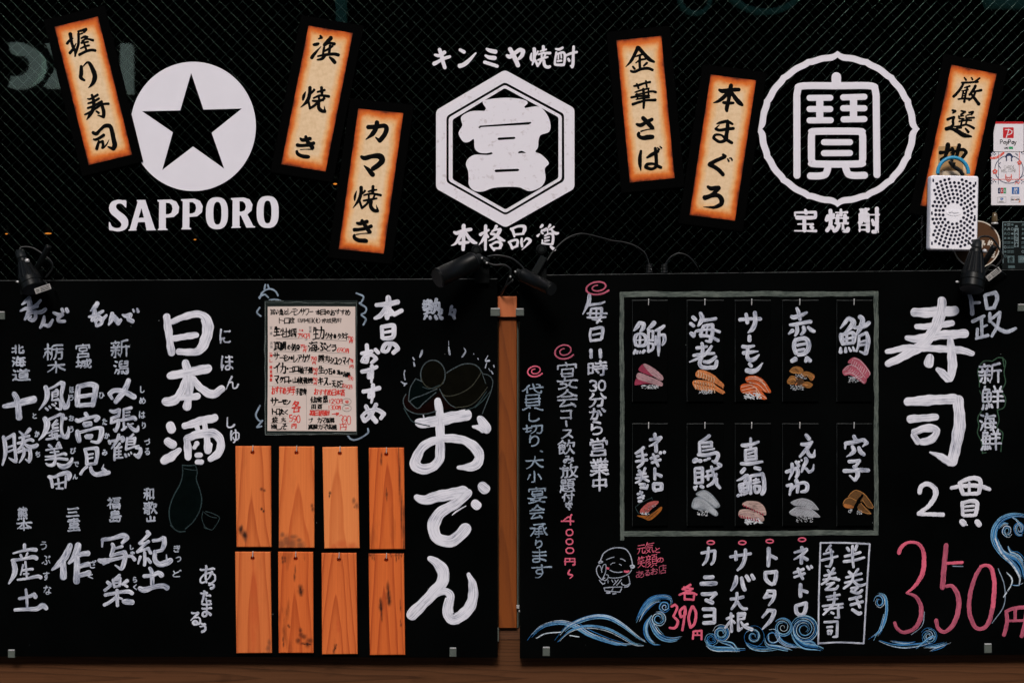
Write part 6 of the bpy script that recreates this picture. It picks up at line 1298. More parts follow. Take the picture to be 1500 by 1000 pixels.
line('おすすめ', 398, 419, 571.5, 9.5, 1.3, 'redink'); line('寿', 420, 432.5, 572.5, 11, 1.2, 'redink'); line('手巻寿', 433, 449, 573.5, 9, 1.3)
line('おすすめ日本酒', 460.5, 505, 574, 8.5, 1.2, 'redink', 0.02)
line('サ', 396.5, 406.5, 588, 11, 1.7); line('ーモン', 407, 425.5, 588.5, 7, 1.6); line('トロた', 398.5, 416, 602.5, 9, 1.6); line('く', 416.5, 422, 603.5, 8, 1.4); line('鉄', 396.5, 408, 614.5, 7.6, 1.3); line('火', 411.5, 418.5, 614.5, 7, 1.3); line('梅し', 397, 413, 624.5, 7.6, 1.4); line('そ', 412.5, 420, 624.5, 7.6, 1.4)
line('各', 428, 440.5, 595, 16, 1.8, 'redink'); line('590', 423, 440, 612.5, 10.5, 1.4, 'redink', 0.1); line('円', 426, 435.5, 623.8, 6.6, 1.3, 'redink')
line('仙禽', 454.5, 472, 585.5, 9.5, 1.4); line('屋', 473, 480, 584, 9, 1.2); line('1250円', 481, 501.5, 587.5, 7.4, 1.1, 'redink'); line('田酒', 455, 472.5, 595.5, 6, 1.3); line('1300円', 480, 499, 596.5, 6.4, 1.0, 'redink')
line('毎日焼酎', 453, 483, 604.5, 7.6, 1.2, 'redink'); line('一杯', 486, 497, 606, 4.6, 1.0, 'redink'); line('ブリカマ塩焼', 452, 489.5, 615.5, 7.2, 1.25); line('真鯛カマ塩焼', 451.5, 493, 625, 7.4, 1.2); line('390', 497, 514, 614.5, 12, 1.1, 'redink'); line('円', 498.5, 507.5, 625, 8, 1.1, 'redink')
for x, y, c in ((508, 588, '均'), (508, 597.6, '1')):
    mb.stroke([(px_, py_, 0.35) for px_, py_ in arcpts(x, y, 6.6, 4.6, 0, 352, 24)], d=DS, m='ink', split=170, rough=0.02)
    glyph(mb, '一' if c == '1' else '仙', x, y, 5, 4.6, 1.0, DS, 'redink', 'brush')
for t_, x, y in (('宮', 397, 480), ('城', 397, 488), ('宮', 454.5, 480), ('城', 454.5, 485), ('北', 397.5, 502), ('海', 397.5, 508), ('沖', 448.5, 497)): glyph(mb, t_, x, y, 4, 4.6, 0.5, DS, 'greyink', 'marker')
for t_, x, y in (('一', 396.5, 517), ('押', 397, 521), ('し', 397, 528), ('限', 397, 538), ('定', 397, 544), ('個', 397, 550), ('数', 397, 556)): glyph(mb, t_, x, y, 4.2, 5, 0.8, DS, 'redink', 'marker')
for x0_, y0_, x1_, y1_ in ((404, 495.6, 444, 495.2), (467, 496.5, 508, 499), (400, 513.8, 439, 515), (452, 514, 506, 517.5), (402, 529.4, 455, 530.4), (468, 530.5, 510, 535.6), (403, 546.3, 456, 547.5), (468, 549.5, 508, 553), (402, 562.6, 458, 563.4), (466, 565.2, 505, 568.5), (394, 565.4, 448.5, 564.8), (448.6, 564.8, 449.2, 629), (397, 595.2, 424, 595.2), (396, 608.6, 421, 608.6), (396, 619.4, 424, 619), (397, 628.6, 423, 628.6), (453.5, 591, 480, 590.8), (453.5, 600, 480, 600)):
    mb.stroke([(x0_, y0_, 0.35), ((x0_ + x1_) / 2, (y0_ + y1_) / 2 + 0.2, 0.45), (x1_, y1_, 0.35)], d=DS, m='greyink', rough=0.05)
mb.build('handwriting_lettering', sheet_)

# ================================================================ right menu board
d = D_BOARD + 0.0001
mb = MB('white')
T = crop(1280, 420, 5)
for s in ([(295, 188, 64), (430, 186, 74), (595, 174, 70)], [(310, 290, 34), (400, 290, 48), (575, 266, 44)], [(240, 372, 34), (310, 380, 54), (480, 355, 64), (670, 342, 64)],
          [(497, 95, 56), (490, 190, 80), (440, 320, 84), (370, 410, 80), (250, 490, 66), (100, 565, 46)], [(95, 475, 34), (250, 447, 50), (450, 452, 50), (640, 465, 54), (725, 490, 34)], [(130, 545, 10), (190, 515, 14), (260, 500, 12)],
          [(560, 388, 40), (568, 480, 64), (575, 590, 66), (555, 670, 62)], [(545, 672, 60), (500, 630, 56), (462, 600, 22)], [(412, 510, 46), (405, 555, 92)]):
    mb.stroke(s, d=d, m='white', T=T, rough=0.06)
T = crop(1300, 560, 4.545)
for s in ([(130, 128, 52), (250, 120, 68), (450, 108, 62)], [(470, 112, 66), (480, 250, 78), (462, 390, 78), (428, 530, 66)], [(415, 530, 60), (350, 490, 42), (282, 464, 10)], [(150, 243, 54), (325, 230, 44)],
          [(172, 345, 34), (185, 370, 44), (205, 395, 44)], [(175, 330, 40), (250, 305, 52), (315, 308, 50), (325, 335, 50), (290, 380, 52), (225, 395, 44)]):
    mb.stroke(s, d=d, m='white', T=T, rough=0.06, split=80)
mb.build('big_lettering', RB, label='largest white brush word on this board, for sushi')
mb = MB('white2')
for s in ([(215, 735, 26), (222, 695, 32), (270, 674, 30), (316, 708, 36), (316, 760, 34), (270, 825, 28), (205, 870, 22)], [(205, 874, 24), (370, 878, 30)],
          [(425, 702, 24), (480, 690, 26), (600, 686, 28), (680, 710, 26)], [(480, 668, 28), (500, 735, 28)], [(485, 664, 24), (560, 636, 30), (618, 655, 30), (608, 735, 26)], [(500, 742, 22), (600, 738, 26)], [(545, 665, 18), (545, 725, 20)],
          [(497, 797, 22), (502, 880, 24)], [(500, 802, 22), (560, 787, 26), (598, 806, 28), (585, 880, 26)], [(510, 826, 16), (575, 819, 16)], [(512, 853, 16), (575, 848, 16)], [(508, 885, 22), (580, 882, 24)], [(495, 925, 40), (508, 938, 42)], [(520, 940, 18), (532, 948, 10)], [(596, 925, 38), (610, 945, 40)]):
    mb.stroke(s, d=d, m='white', T=T, rough=0.06, split=80)
mb.build('lettering', RB, label='white brush count of two pieces')
T = crop(1290, 740, 4.443)
mb = MB('pink', 'rose', 'slate')
for m_, s in (('pink', [(120, 310, 24), (126, 285, 26), (160, 248, 20), (205, 238, 18), (250, 252, 22), (280, 310, 26), (275, 430, 30), (225, 520, 22), (168, 568, 10)]), ('rose', [(170, 570, 12), (222, 588, 22), (260, 645, 28), (260, 730, 30), (220, 798, 26), (150, 824, 22), (108, 798, 22), (92, 762, 22)]),
              ('rose', [(427, 255, 28), (415, 380, 34), (402, 535, 32)]), ('pink', [(432, 375, 18), (532, 369, 20)]), ('rose', [(425, 526, 18), (468, 525, 26), (505, 592, 32), (505, 680, 32), (475, 768, 30), (420, 820, 24), (375, 798, 24), (362, 745, 26)]),
              ('rose', [(655, 395, 22), (615, 465, 26), (582, 580, 28), (577, 690, 28), (608, 778, 28), (648, 802, 24), (700, 765, 28), (732, 650, 30)]), ('pink', [(650, 398, 20), (688, 388, 20), (722, 412, 28), (740, 500, 28), (736, 600, 30), (730, 660, 28)]),
              ('rose', [(818, 695, 24), (822, 760, 26), (803, 842, 26)]), ('rose', [(815, 688, 20), (870, 668, 24), (950, 660, 24)]), ('rose', [(828, 750, 16), (950, 746, 18)]), ('rose', [(876, 675, 22), (875, 742, 20)]), ('rose', [(950, 668, 26), (940, 760, 26), (918, 850, 26)]),
              ('slate', [(470, 394, 7), (536, 396, 6)]), ('slate', [(765, 410, 5), (805, 520, 6), (802, 650, 6), (725, 765, 5)]), ('slate', [(285, 690, 4), (270, 780, 5), (200, 840, 4)])):
    mb.stroke(s, d=d, m=m_, T=T, rough=0.05, split=120)
mb.build('price_lettering', RB, label='tall pink price of 350 yen')
mb = MB('grey')
T2 = crop(1400, 410, 3.7037)
for s in ([(70, 62, 20), (85, 120, 26), (90, 185, 24)], [(95, 125, 18), (130, 122, 16)], [(158, 85, 20), (170, 155, 22)], [(160, 82, 18), (215, 68, 24), (225, 100, 24), (208, 150, 22), (175, 155, 18)],
          [(92, 225, 22), (155, 195, 18)], [(140, 210, 20), (143, 300, 18)], [(145, 255, 14), (170, 245, 12)], [(118, 265, 18), (115, 315, 18)], [(110, 318, 16), (175, 300, 20)], [(185, 180, 18), (185, 225, 20)], [(188, 215, 16), (240, 175, 20)], [(240, 180, 18), (225, 250, 20), (195, 305, 16)], [(190, 225, 12), (235, 265, 22), (280, 280, 24), (325, 262, 18)]):
    mb.stroke([(x, y, w_ * 0.92) for x, y, w_ in s], d=d, m='grey', T=T2)
mb.build('lettering', RB, label='grey brush shop name at the top corner')
mb = MB('white2', 'green')
boxes(mb, [('新', 125, 448, 250, 565), ('鮮', 140, 570, 262, 700), ('海', 125, 720, 222, 820), ('鮮', 135, 805, 248, 925)], 3.3, d, T=T2)
for s in ([(200, 440), (150, 442), (120, 490), (128, 540), (128, 580)], [(200, 440), (235, 420), (270, 440), (262, 500), (270, 555), (250, 600), (270, 640), (262, 690), (225, 705)], [(130, 600), (150, 650), (145, 700), (120, 745), (125, 790), (118, 830), (140, 880), (145, 940)], [(225, 705), (235, 760), (225, 800), (255, 830), (248, 890), (245, 930)], [(255, 420), (262, 470)], [(145, 938), (165, 935)]):
    mb.stroke([(x, y, 6) for x, y in s], d=d, m='green', T=T2, h=0.0001, split=170)
mb.build('lettering', RB, label='small white words outlined in green chalk')

# columns of opening hours and offers
mb = MB('white2', 'grey', 'pink', 'rose', 'slate')
T = crop(700, 400, 2.5); U = crop(760, 500, 5); V = crop(760, 690, 5.88)
for q_ in HW['mai']: traced(mb, q_, d, 'white2', 0.95)
for x in (528, 596): mb.stroke([(x, 62, 26), (x + 2, 116, 24)], d=d, m='white2', T=U)
boxes(mb, [('時', 502, 140, 645, 252), ('分', 505, 372, 640, 482), ('か', 515, 488, 612, 577), ('ら', 524, 580, 615, 688), ('営', 512, 702, 648, 838), ('業', 520, 848, 658, 985)], 3.3, d, 'white2', T=U)
mb.stroke([(608, 490, 14), (628, 510, 22)], d=d, m='white2', T=U)
boxes(mb, [('3', 510, 278, 574, 370), ('0', 576, 278, 640, 364)], 3.4, d, 'white2', T=U, slant=0)
boxes(mb, [('中', 418, 742, 472, 800)], 3.4, d, 'white2', T=T)
mb.build('lettering', RB, label='white column of opening hours')
mb = MB('grey', 'pink')
boxes(mb, [('宴', 278, 150, 428, 345), ('会', 276, 350, 430, 482), ('コ', 305, 498, 392, 572), ('ス', 308, 638, 402, 712), ('飲', 282, 718, 412, 826), ('み', 325, 832, 404, 896), ('放', 302, 896, 432, 1000)], 2.7, d, 'grey', T=U)
mb.stroke([(345, 582, 14), (350, 618, 16)], d=d, m='grey', T=U)
boxes(mb, [('題', 350, 65, 480, 185), ('付', 370, 180, 476, 262), ('き', 398, 262, 462, 315)], 2.3, d, 'grey', T=V)
mb.stroke([(428, 320, 16), (436, 328, 16)], d=d, m='grey', T=V)
boxes(mb, [('4', 360, 368, 472, 468), ('0', 402, 492, 472, 558), ('0', 402, 574, 472, 634), ('0', 402, 650, 480, 712), ('円', 392, 744, 488, 812)], 2.3, d, 'pink', T=V, slant=0)
mb.stroke([(440, 846, 10), (426, 880, 16), (462, 895, 14), (440, 920, 8)], d=d, m='pink', T=V, split=120)
mb.build('lettering', RB, label='white column with the party course price in pink')
mb = MB('slate')
boxes(mb, [('貸', 20, 310, 178, 505), ('し', 70, 515, 152, 588), ('切', 28, 608, 178, 678), ('り', 74, 685, 152, 772), ('大', 52, 838, 178, 930)], 2.4, d, T=U)
mb.stroke([(158, 800, 10), (172, 806, 12)], d=d, m='slate', T=U)
boxes(mb, [('小', 66, 0, 205, 98), ('宴', 76, 130, 235, 278), ('会', 88, 284, 220, 408), ('承', 98, 450, 250, 572), ('り', 138, 588, 205, 662), ('ま', 115, 672, 238, 786), ('す', 100, 800, 272, 918)], 2.3, d, T=V)
mb.build('lettering', RB, label='slate grey column about booking the whole shop')
def swirl(T, cx, cy, rx, ry, m, wd):
    pts = [(cx + rx * k * math.cos(a), cy + ry * k * math.sin(a) - 0.12 * rx * k * math.cos(a), wd * (0.6 + 0.5 * k)) for k, a in [((1 - i / 34) * 0.86 + 0.14, 0.6 + i * 0.36) for i in range(30)]]
    mb.stroke(pts, d=d, m=m, T=T, split=170, h=0.00012)
for a_ in ((T, 438, 52, 50, 28, 'rose', 6), (U, 332, 70, 82, 62, 'rose', 10), (U, 118, 214, 64, 46, 'pink', 10)):
    mb = MB(a_[5]); swirl(*a_); mb.build('pink_swirl', RB)

# painted border round the strips
mb = MB('border')
def edge(a, b, wd):
    n = 16
    mb.stroke([(a[0] + (b[0] - a[0]) * i / n + rnd.gauss(0, 0.3), a[1] + (b[1] - a[1]) * i / n + rnd.gauss(0, 0.3), wd * rnd.uniform(0.9, 1.1)) for i in range(n + 1)], d=d, m='border', rough=0.03, split=170, caps=(0, 0))
edge((909, 431), (1286, 430), 7.6); edge((911, 428), (911.5, 791), 6.2); edge((1283.5, 427), (1283.5, 783), 6.6); edge((914, 781.5), (1286, 780), 7.4)
mb.build('painted_border', RB, label='grey green painted rectangle round the hanging strips')

# rolls list
U = crop(1000, 780, 4.547)
for key in ('kani', 'saba', 'torotaku', 'negitoro2'): hw(RB, key, 'white2', d, 'roll_lettering')
for x, y in ((187, 64), (397, 65), (580, 55), (795, 45)):
    mb = MB('pink'); mb.stroke([(px_, py_, 9) for px_, py_ in arcpts(x, y, 24, 12, -150, 200, 14)], d=d, m='pink', T=U, split=170); mb.build('bullet_ring', RB)
mb = MB('white2')
for q_ in HW['hanmaki']: traced(mb, q_, d, 'white2', 0.95)
for s in ([(918, 66), (1080, 66), (1246, 74)], [(1246, 74), (1225, 400), (1206, 735)], [(1206, 735), (1050, 728), (902, 735)], [(918, 66), (908, 400), (903, 740)]): mb.stroke([(x, y, 11) for x, y in s], d=d, m='white2', T=U)
mb.build('boxed_lettering', RB, label='white words inside a hand drawn white box')
V = crop(740, 780, 4.547)
mb = MB('pink', 'rose')
for s in ([(1235, 345, 16), (1180, 375, 14)], [(1190, 362, 14), (1250, 372, 14), (1160, 412, 14)], [(1190, 375, 12), (1275, 410, 14)], [(1195, 405, 14), (1195, 445, 14)], [(1190, 402, 14), (1260, 402, 16), (1255, 445, 14), (1195, 440, 14)],
          [(1108, 490, 16), (1130, 478, 16), (1145, 500, 16), (1120, 555, 14)], [(1120, 555, 14), (1150, 590, 18), (1130, 632, 18), (1095, 630, 14)], [(1195, 490, 16), (1165, 520, 18), (1170, 560, 16), (1200, 540, 16), (1198, 490, 14)], [(1198, 490, 14), (1192, 570, 16), (1180, 648, 16)],
          [(1245, 490, 18), (1222, 560, 18), (1235, 630, 18), (1262, 600, 18), (1270, 530, 18), (1250, 488, 16)], [(1255, 655, 14), (1250, 705, 14)], [(1255, 655, 14), (1308, 650, 14), (1308, 708, 14)], [(1258, 680, 10), (1306, 680, 10)], [(1280, 655, 10), (1280, 680, 10)]):
    mb.stroke(s, d=d, m='pink', T=V, split=75)
mb.build('price_lettering', RB, label='smaller pink price of 390 yen each')
W_ = crop(860, 790, 11.1)
mb = MB('pink', 'rose')
boxes(mb, [('元', 810, 85, 950, 225), ('気', 940, 40, 1095, 220), ('と', 1105, 120, 1185, 210), ('笑', 815, 270, 940, 450), ('顔', 945, 235, 1140, 445), ('の', 1140, 290, 1242, 370)], 1.15, d, 'pink', T=W_, slant=0.15)
boxes(mb, [('あ', 795, 500, 930, 620), ('る', 935, 490, 1030, 585), ('お', 1035, 455, 1155, 565), ('店', 1165, 400, 1290, 555)], 1.1, d, 'rose', T=W_, slant=0.15)
mb.build('lettering', RB, label='small pink handwriting beside the smiling doodle')
mb = MB('grey', 'white2', 'pink')
for wd, s in ((17, [(215, 350), (235, 290), (275, 215), (380, 150), (500, 128), (620, 150), (690, 230), (725, 330), (738, 410)]), (26, [(705, 430), (735, 415), (765, 430), (745, 455), (715, 450)]), (14, [(722, 490), (680, 550), (560, 605), (440, 622), (350, 612)]), (12, [(312, 325), (370, 300), (438, 282)]), (14, [(542, 310), (580, 318), (620, 345)]), (10, [(380, 405), (412, 380), (450, 374)]), (12, [(525, 394), (560, 415)]), (14, [(372, 492), (430, 520), (500, 530), (572, 520)]),
              (22, [(190, 370), (220, 345), (250, 360)]), (14, [(195, 385), (245, 370)]), (14, [(190, 412), (155, 460), (160, 540), (195, 605), (245, 655)]), (13, [(195, 412), (225, 450), (240, 530)]), (13, [(240, 480), (262, 415), (300, 400), (308, 440), (298, 530), (265, 610), (245, 650)]), (13, [(310, 565), (345, 580), (335, 630), (290, 665), (260, 640), (290, 620)]), (16, [(200, 655), (235, 700), (265, 720), (290, 700)]),
              (12, [(400, 650), (420, 690)]), (10, [(340, 660), (342, 700)]), (12, [(450, 650), (475, 690)]), (12, [(510, 645), (470, 690), (430, 735)]), (13, [(560, 645), (525, 690), (478, 742)]), (16, [(670, 590), (688, 650), (690, 705), (640, 740), (575, 730), (560, 700)]), (18, [(700, 712), (660, 760), (610, 765)]),
              (15, [(275, 782), (400, 770), (568, 768)]), (14, [(275, 785), (290, 835)]), (15, [(290, 830), (400, 840), (535, 850)]), (18, [(560, 795), (535, 845)]), (14, [(420, 790), (400, 830)]), (30, [(320, 862), (370, 860)]), (24, [(420, 880), (470, 872)])):
    mb.stroke([(x, y, wd) for x, y in s], d=d, m='grey', T=W_, split=140)
mb.stroke([(320, 460, 34), (345, 470, 34)], d=d, m='pink', T=W_); mb.stroke([(610, 512, 30), (645, 520, 36), (680, 510, 24)], d=d, m='pink', T=W_)
mb.build('smiling_doodle', RB, label='white chalk doodle of a smiling round face with pink cheeks')

# waves
def wave(mb, T, items):
    for path, wd, n in items: bundle(mb, path, wd, n, d, T=T)
mb = MB('blue', 'sky', 'chalk')
wave(mb, V, [([(150, 718), (195, 665), (260, 618), (370, 597), (470, 625), (560, 678), (700, 728), (780, 745), (880, 738)], 5, 9), ([(335, 720), (420, 625), (560, 565), (680, 562), (780, 612), (880, 690), (950, 735)], 5.5, 9),
             ([(340, 735), (430, 652), (550, 620), (680, 640), (780, 690), (870, 742), (960, 745)], 5, 8), ([(480, 600), (560, 655), (700, 715), (860, 755)], 4, 4),
             ([(870, 595), (905, 520), (960, 450), (1030, 425), (1095, 432), (1108, 465), (1085, 500)], 6, 12), ([(895, 590), (930, 520), (1000, 460), (1070, 460)], 4, 5),
             (spiral(1062, 492, 32, 1.5, 0.4), 4, 8), (spiral(1020, 572, 42, 1.7, 4.2), 5, 10), ([(975, 548), (938, 610), (940, 680), (985, 735), (1045, 742)], 5, 10), ([(960, 560), (990, 640), (1040, 695), (1110, 712), (1190, 692)], 6, 10), ([(985, 590), (1020, 660), (1080, 705)], 4, 5)])
for s in ([(210, 700, 6), (270, 670, 8), (370, 660, 6)], [(430, 682, 6), (492, 692, 7)]): mb.stroke(s, d=d, m='chalk', T=V)
mb.build('wave_drawing', RB, label='long low blue and white chalk wave ending in a curl')
mb = MB('blue', 'sky', 'chalk')
wave(mb, U, [(spiral(255, 668, 50, 1.7, 3.4), 5, 10), (spiral(190, 705, 38, 1.5, 4.6), 5, 7), ([(155, 700), (165, 745), (215, 772), (300, 775), (380, 780), (440, 775)], 6, 9), ([(230, 715), (330, 740), (365, 785), (385, 780)], 5, 7),
             (spiral(470, 690, 62, 1.8, 3.3), 6, 12), ([(412, 720), (450, 755), (520, 770), (640, 768)], 6, 8), (spiral(600, 690, 50, 1.6, 3.6), 5, 9), (spiral(668, 630, 62, 1.8, 3.4), 6, 12), (spiral(810, 642, 80, 1.9, 3.2), 7, 16),
             ([(540, 700), (560, 750), (640, 768), (740, 790)], 6, 9), ([(612, 640), (640, 705), (690, 745), (800, 765)], 6, 10), ([(728, 640), (755, 705), (810, 750), (900, 765), (965, 793)], 7, 11), ([(790, 730), (860, 735), (915, 780)], 5, 6), ([(560, 765), (610, 790)], 3, 3)])
mb.build('wave_drawing', RB, label='row of curling blue chalk waves under the roll names')
mb = MB('blue', 'sky', 'chalk')
wave(mb, U, [(spiral(1310, 458, 52, 1.6, 3.2, rx=0.8), 4, 9), ([(1300, 398), (1345, 415), (1362, 480), (1352, 580), (1310, 660), (1225, 715)], 5, 9), ([(1340, 540), (1320, 640), (1270, 730)], 4, 4)])
mb.build('wave_drawing', RB, label='single tall blue chalk curl beside the boxed words')
T = crop(1290, 740, 4.443)
mb = MB('blue', 'sky', 'chalk')
wave(mb, T, [([(-10, 880), (60, 905), (150, 918), (260, 905), (345, 882)], 5, 9), (spiral(312, 850, 50, 1.7, 3.4), 5, 10), ([(280, 920), (360, 910), (420, 895), (480, 878)], 4, 5), ([(50, 878), (160, 890), (250, 880)], 3, 4), ([(320, 948), (400, 915), (445, 880)], 3, 4), ([(230, 930), (310, 860), (350, 850), (360, 910)], 5, 6)])
mb.build('wave_drawing', RB, label='low blue and white chalk wave under the big price')
mb = MB('blue', 'sky', 'chalk')
wave(mb, T, [([(990, 90), (933, 68), (860, 62), (785, 90), (738, 160), (740, 240), (790, 315), (860, 380), (900, 440), (905, 515)], 7, 16), ([(760, 210), (800, 300), (880, 340), (925, 400), (935, 500)], 6, 10), ([(770, 150), (800, 110), (855, 120)], 4, 6), ([(830, 265), (845, 300), (900, 320), (950, 390)], 4, 5),
             (spiral(824, 165, 42, 1.5, 0.5, rx=0.75), 4, 9), (spiral(905, 150, 48, 1.5, 0.5, rx=0.75), 4, 9), ([(850, 70), (895, 100), (920, 170)], 3, 4), ([(850, 520), (900, 522), (940, 500)], 3, 4)])
mb.stroke([(820, 436, 6), (852, 470, 9), (850, 515, 9), (800, 595, 7)], d=d, m='chalk', T=T)
mb.stroke([(745, 215, 9), (790, 310, 13), (860, 390, 13), (905, 470, 11), (900, 515, 8)], d=d, m='chalk', T=T)
mb.build('wave_drawing', RB, label='large blue chalk wave with two round curls over the big price')

# ================================================================ hanging strips with painted sushi
SX = [(926, 978, 950), (1006, 1060, 1032.5), (1076.5, 1129, 1101), (1146, 1199, 1171.5), (1225.5, 1277.5, 1251)]
DS1 = D_BOARD + 0.0045
def rice(mb, x0, y0, x1, y1, n, dd, T):
    for i in range(int(n * 1.4)):
        x, y = rnd.uniform(x0, x1), rnd.uniform(y0, y1); a = rnd.uniform(-0.8, 0.8); L = rnd.uniform(5, 11)
        mb.stroke([(x, y, 6.5), (x + L * math.cos(a), y + L * math.sin(a), 5.5)], d=dd, m='rice', T=T, h=0.0001)
def slab(mb, poly, m, T, lift=0.0001):
    mb.n += 1; z = DS1 + lift + (mb.n % 30) * 1e-5
    mb.prism(smooth_poly(poly, 9), d0=DS1, d1=z, m=m, T=T, uvf=lambda u, v: (u * 0.06, v * 0.045))
    return z
def lines(mb, m, wd, T, segs, dd=None):
    for s in segs: mb.stroke([(p[0], p[1], wd * rnd.uniform(0.7, 1.2)) for p in s], d=(dd or DS1 + 0.0004), m=m, T=T, h=0.00008, split=170, rough=0.12)
A1 = crop(900, 400, 3.75); A2 = crop(900, 600, 3.75)
C1 = crop(920, 500, 7.895); C2 = crop(1130, 500, 9.375); C3 = crop(920, 710, 7.895); C4 = crop(1130, 710, 9.375)
def hatch(mb, m, wd, T, a, b, off, n, bend=0.0):
    for i in range(n):
        t = (i + 0.5) / n + rnd.uniform(-0.02, 0.02)
        x, y = a[0] + (b[0] - a[0]) * t, a[1] + (b[1] - a[1]) * t
        lines(mb, m, wd, T, [[(x, y), (x + off[0] * 0.5 + bend, y + off[1] * 0.5), (x + off[0] * rnd.uniform(0.8, 1.1), y + off[1] * rnd.uniform(0.8, 1.1))]])
def p_buri(mb):
    rice(mb, 150, 505, 350, 545, 60, DS1 + 0.0001, C1)
    slab(mb, [(180, 260), (120, 325), (190, 370), (290, 400), (240, 330)], 'lean', C1); slab(mb, [(175, 265), (215, 262), (320, 325), (405, 408), (388, 452), (300, 405), (220, 330)], 'fatpink', C1, 0.0002)
    slab(mb, [(100, 425), (75, 490), (95, 505), (200, 488), (290, 490), (180, 450)], 'lean', C1); slab(mb, [(120, 362), (240, 400), (388, 468), (385, 518), (250, 480), (105, 428)], 'fatpink', C1, 0.0002)
    lines(mb, 'tunalt', 5, C1, [[(190, 280), (290, 330), (380, 430)], [(130, 385), (250, 430), (370, 490)]])
def p_ebi(mb):
    rice(mb, 820, 560, 970, 605, 45, DS1 + 0.0001, C1)
    slab(mb, [(780, 370), (820, 328), (900, 340), (990, 385), (1050, 440), (1110, 500), (1090, 530), (1000, 480), (880, 430), (800, 415)], 'prawn', C1); slab(mb, [(750, 460), (830, 445), (960, 465), (1030, 520), (1120, 580), (1085, 605), (1000, 565), (900, 570), (790, 550), (755, 510)], 'prawn', C1)
    for i in range(7):
        x = 800 + i * 30; y = 360 + i * 12
        lines(mb, 'prawnlt', 11, C1, [[(x + 10, y - 18), (x + 18, y + 8), (x + 8, y + 45)]]); lines(mb, 'clam', 6, C1, [[(x - 4, y - 10), (x + 6, y + 20)]])
    for i in range(8):
        x = 770 + i * 31; y = 465 + i * 6
        lines(mb, 'prawnlt', 10, C1, [[(x, y + 35), (x + 12, y + 60), (x + 14, y + 85)], [(x + 5, y - 10), (x + 12, y + 15)]]); lines(mb, 'clamdk', 7, C1, [[(x - 6, y + 18), (x + 10, y + 14)]])
    lines(mb, 'prawn', 13, C1, [[(1040, 450), (1075, 500), (1100, 540)], [(1030, 545), (1075, 575), (1095, 605)]])
def p_salmon(mb):
    T = crop(900, 400, 3.75)
    rice(mb, 712, 660, 800, 688, 40, DS1 + 0.0001, T)
    slab(mb, [(722, 572), (765, 562), (812, 580), (845, 620), (860, 655), (820, 650), (760, 610), (725, 596)], 'salmon', T); slab(mb, [(696, 615), (740, 605), (790, 622), (815, 655), (838, 690), (800, 690), (760, 668), (700, 655)], 'salmon', T)
    lines(mb, 'salmonlt', 3.2, T, [[(722, 585), (770, 580), (815, 605), (850, 655)], [(735, 572), (785, 575), (830, 615)], [(740, 600), (790, 612), (830, 650)], [(770, 566), (815, 590)], [(697, 625), (745, 615), (770, 625)], [(698, 645), (745, 632), (775, 628), (800, 660), (835, 688)], [(705, 658), (760, 648), (780, 650), (810, 690)], [(778, 628), (782, 655), (795, 688)]])
def p_clam(mb):
    T = C2
    rice(mb, 260, 600, 450, 670, 40, DS1 + 0.0001, T); rice(mb, 330, 450, 490, 520, 30, DS1 + 0.0001, T)
    for s in ([(250, 400), (300, 350), (370, 342), (430, 375), (430, 430), (340, 440), (270, 430)], [(410, 430), (490, 410), (590, 460), (580, 520), (540, 540), (500, 490), (420, 480)], [(215, 540), (270, 470), (350, 490), (360, 560), (290, 590), (230, 580)], [(360, 580), (430, 560), (500, 550), (570, 590), (520, 640), (440, 620), (380, 610)]): slab(mb, s, 'clam', T)
    slab(mb, [(320, 530), (400, 500), (450, 540), (400, 600), (330, 600)], 'clamdk', T, 0.00016)
    lines(mb, 'clamlt', 12, T, [[(250, 405), (300, 430), (400, 440)], [(280, 370), (340, 360), (390, 385)], [(440, 450), (520, 470), (560, 500)], [(240, 530), (300, 510), (330, 540)], [(400, 590), (450, 590), (500, 600)]])
    lines(mb, 'prawn', 12, T, [[(330, 600), (350, 570)], [(560, 470), (585, 490), (560, 530)], [(430, 590), (480, 605)]]); lines(mb, 'clamdk', 9, T, [[(330, 380), (370, 410)], [(450, 500), (490, 470)], [(260, 560), (310, 545)]])
def p_maguro(mb):
    T = C2
    rice(mb, 1050, 480, 1240, 560, 55, DS1 + 0.0001, T)
    slab(mb, [(1050, 290), (1115, 222), (1190, 235), (1280, 310), (1350, 410), (1355, 450), (1310, 505), (1250, 410), (1150, 330)], 'tuna', T); slab(mb, [(978, 395), (1060, 325), (1150, 335), (1250, 410), (1310, 510), (1275, 580), (1180, 520), (1080, 460), (1000, 465)], 'tuna', T, 0.0002)
    hatch(mb, 'tunalt', 8, T, (1110, 235), (1320, 400), (-30, 70), 8); hatch(mb, 'tunalt', 7, T, (1050, 345), (1270, 470), (-50, 40), 8, 10); lines(mb, 'tunalt', 9, T, [[(1130, 228), (1220, 262), (1340, 410), (1350, 460)], [(985, 400), (1060, 330), (1160, 345), (1290, 500)], [(1010, 440), (1120, 440), (1270, 570)]])
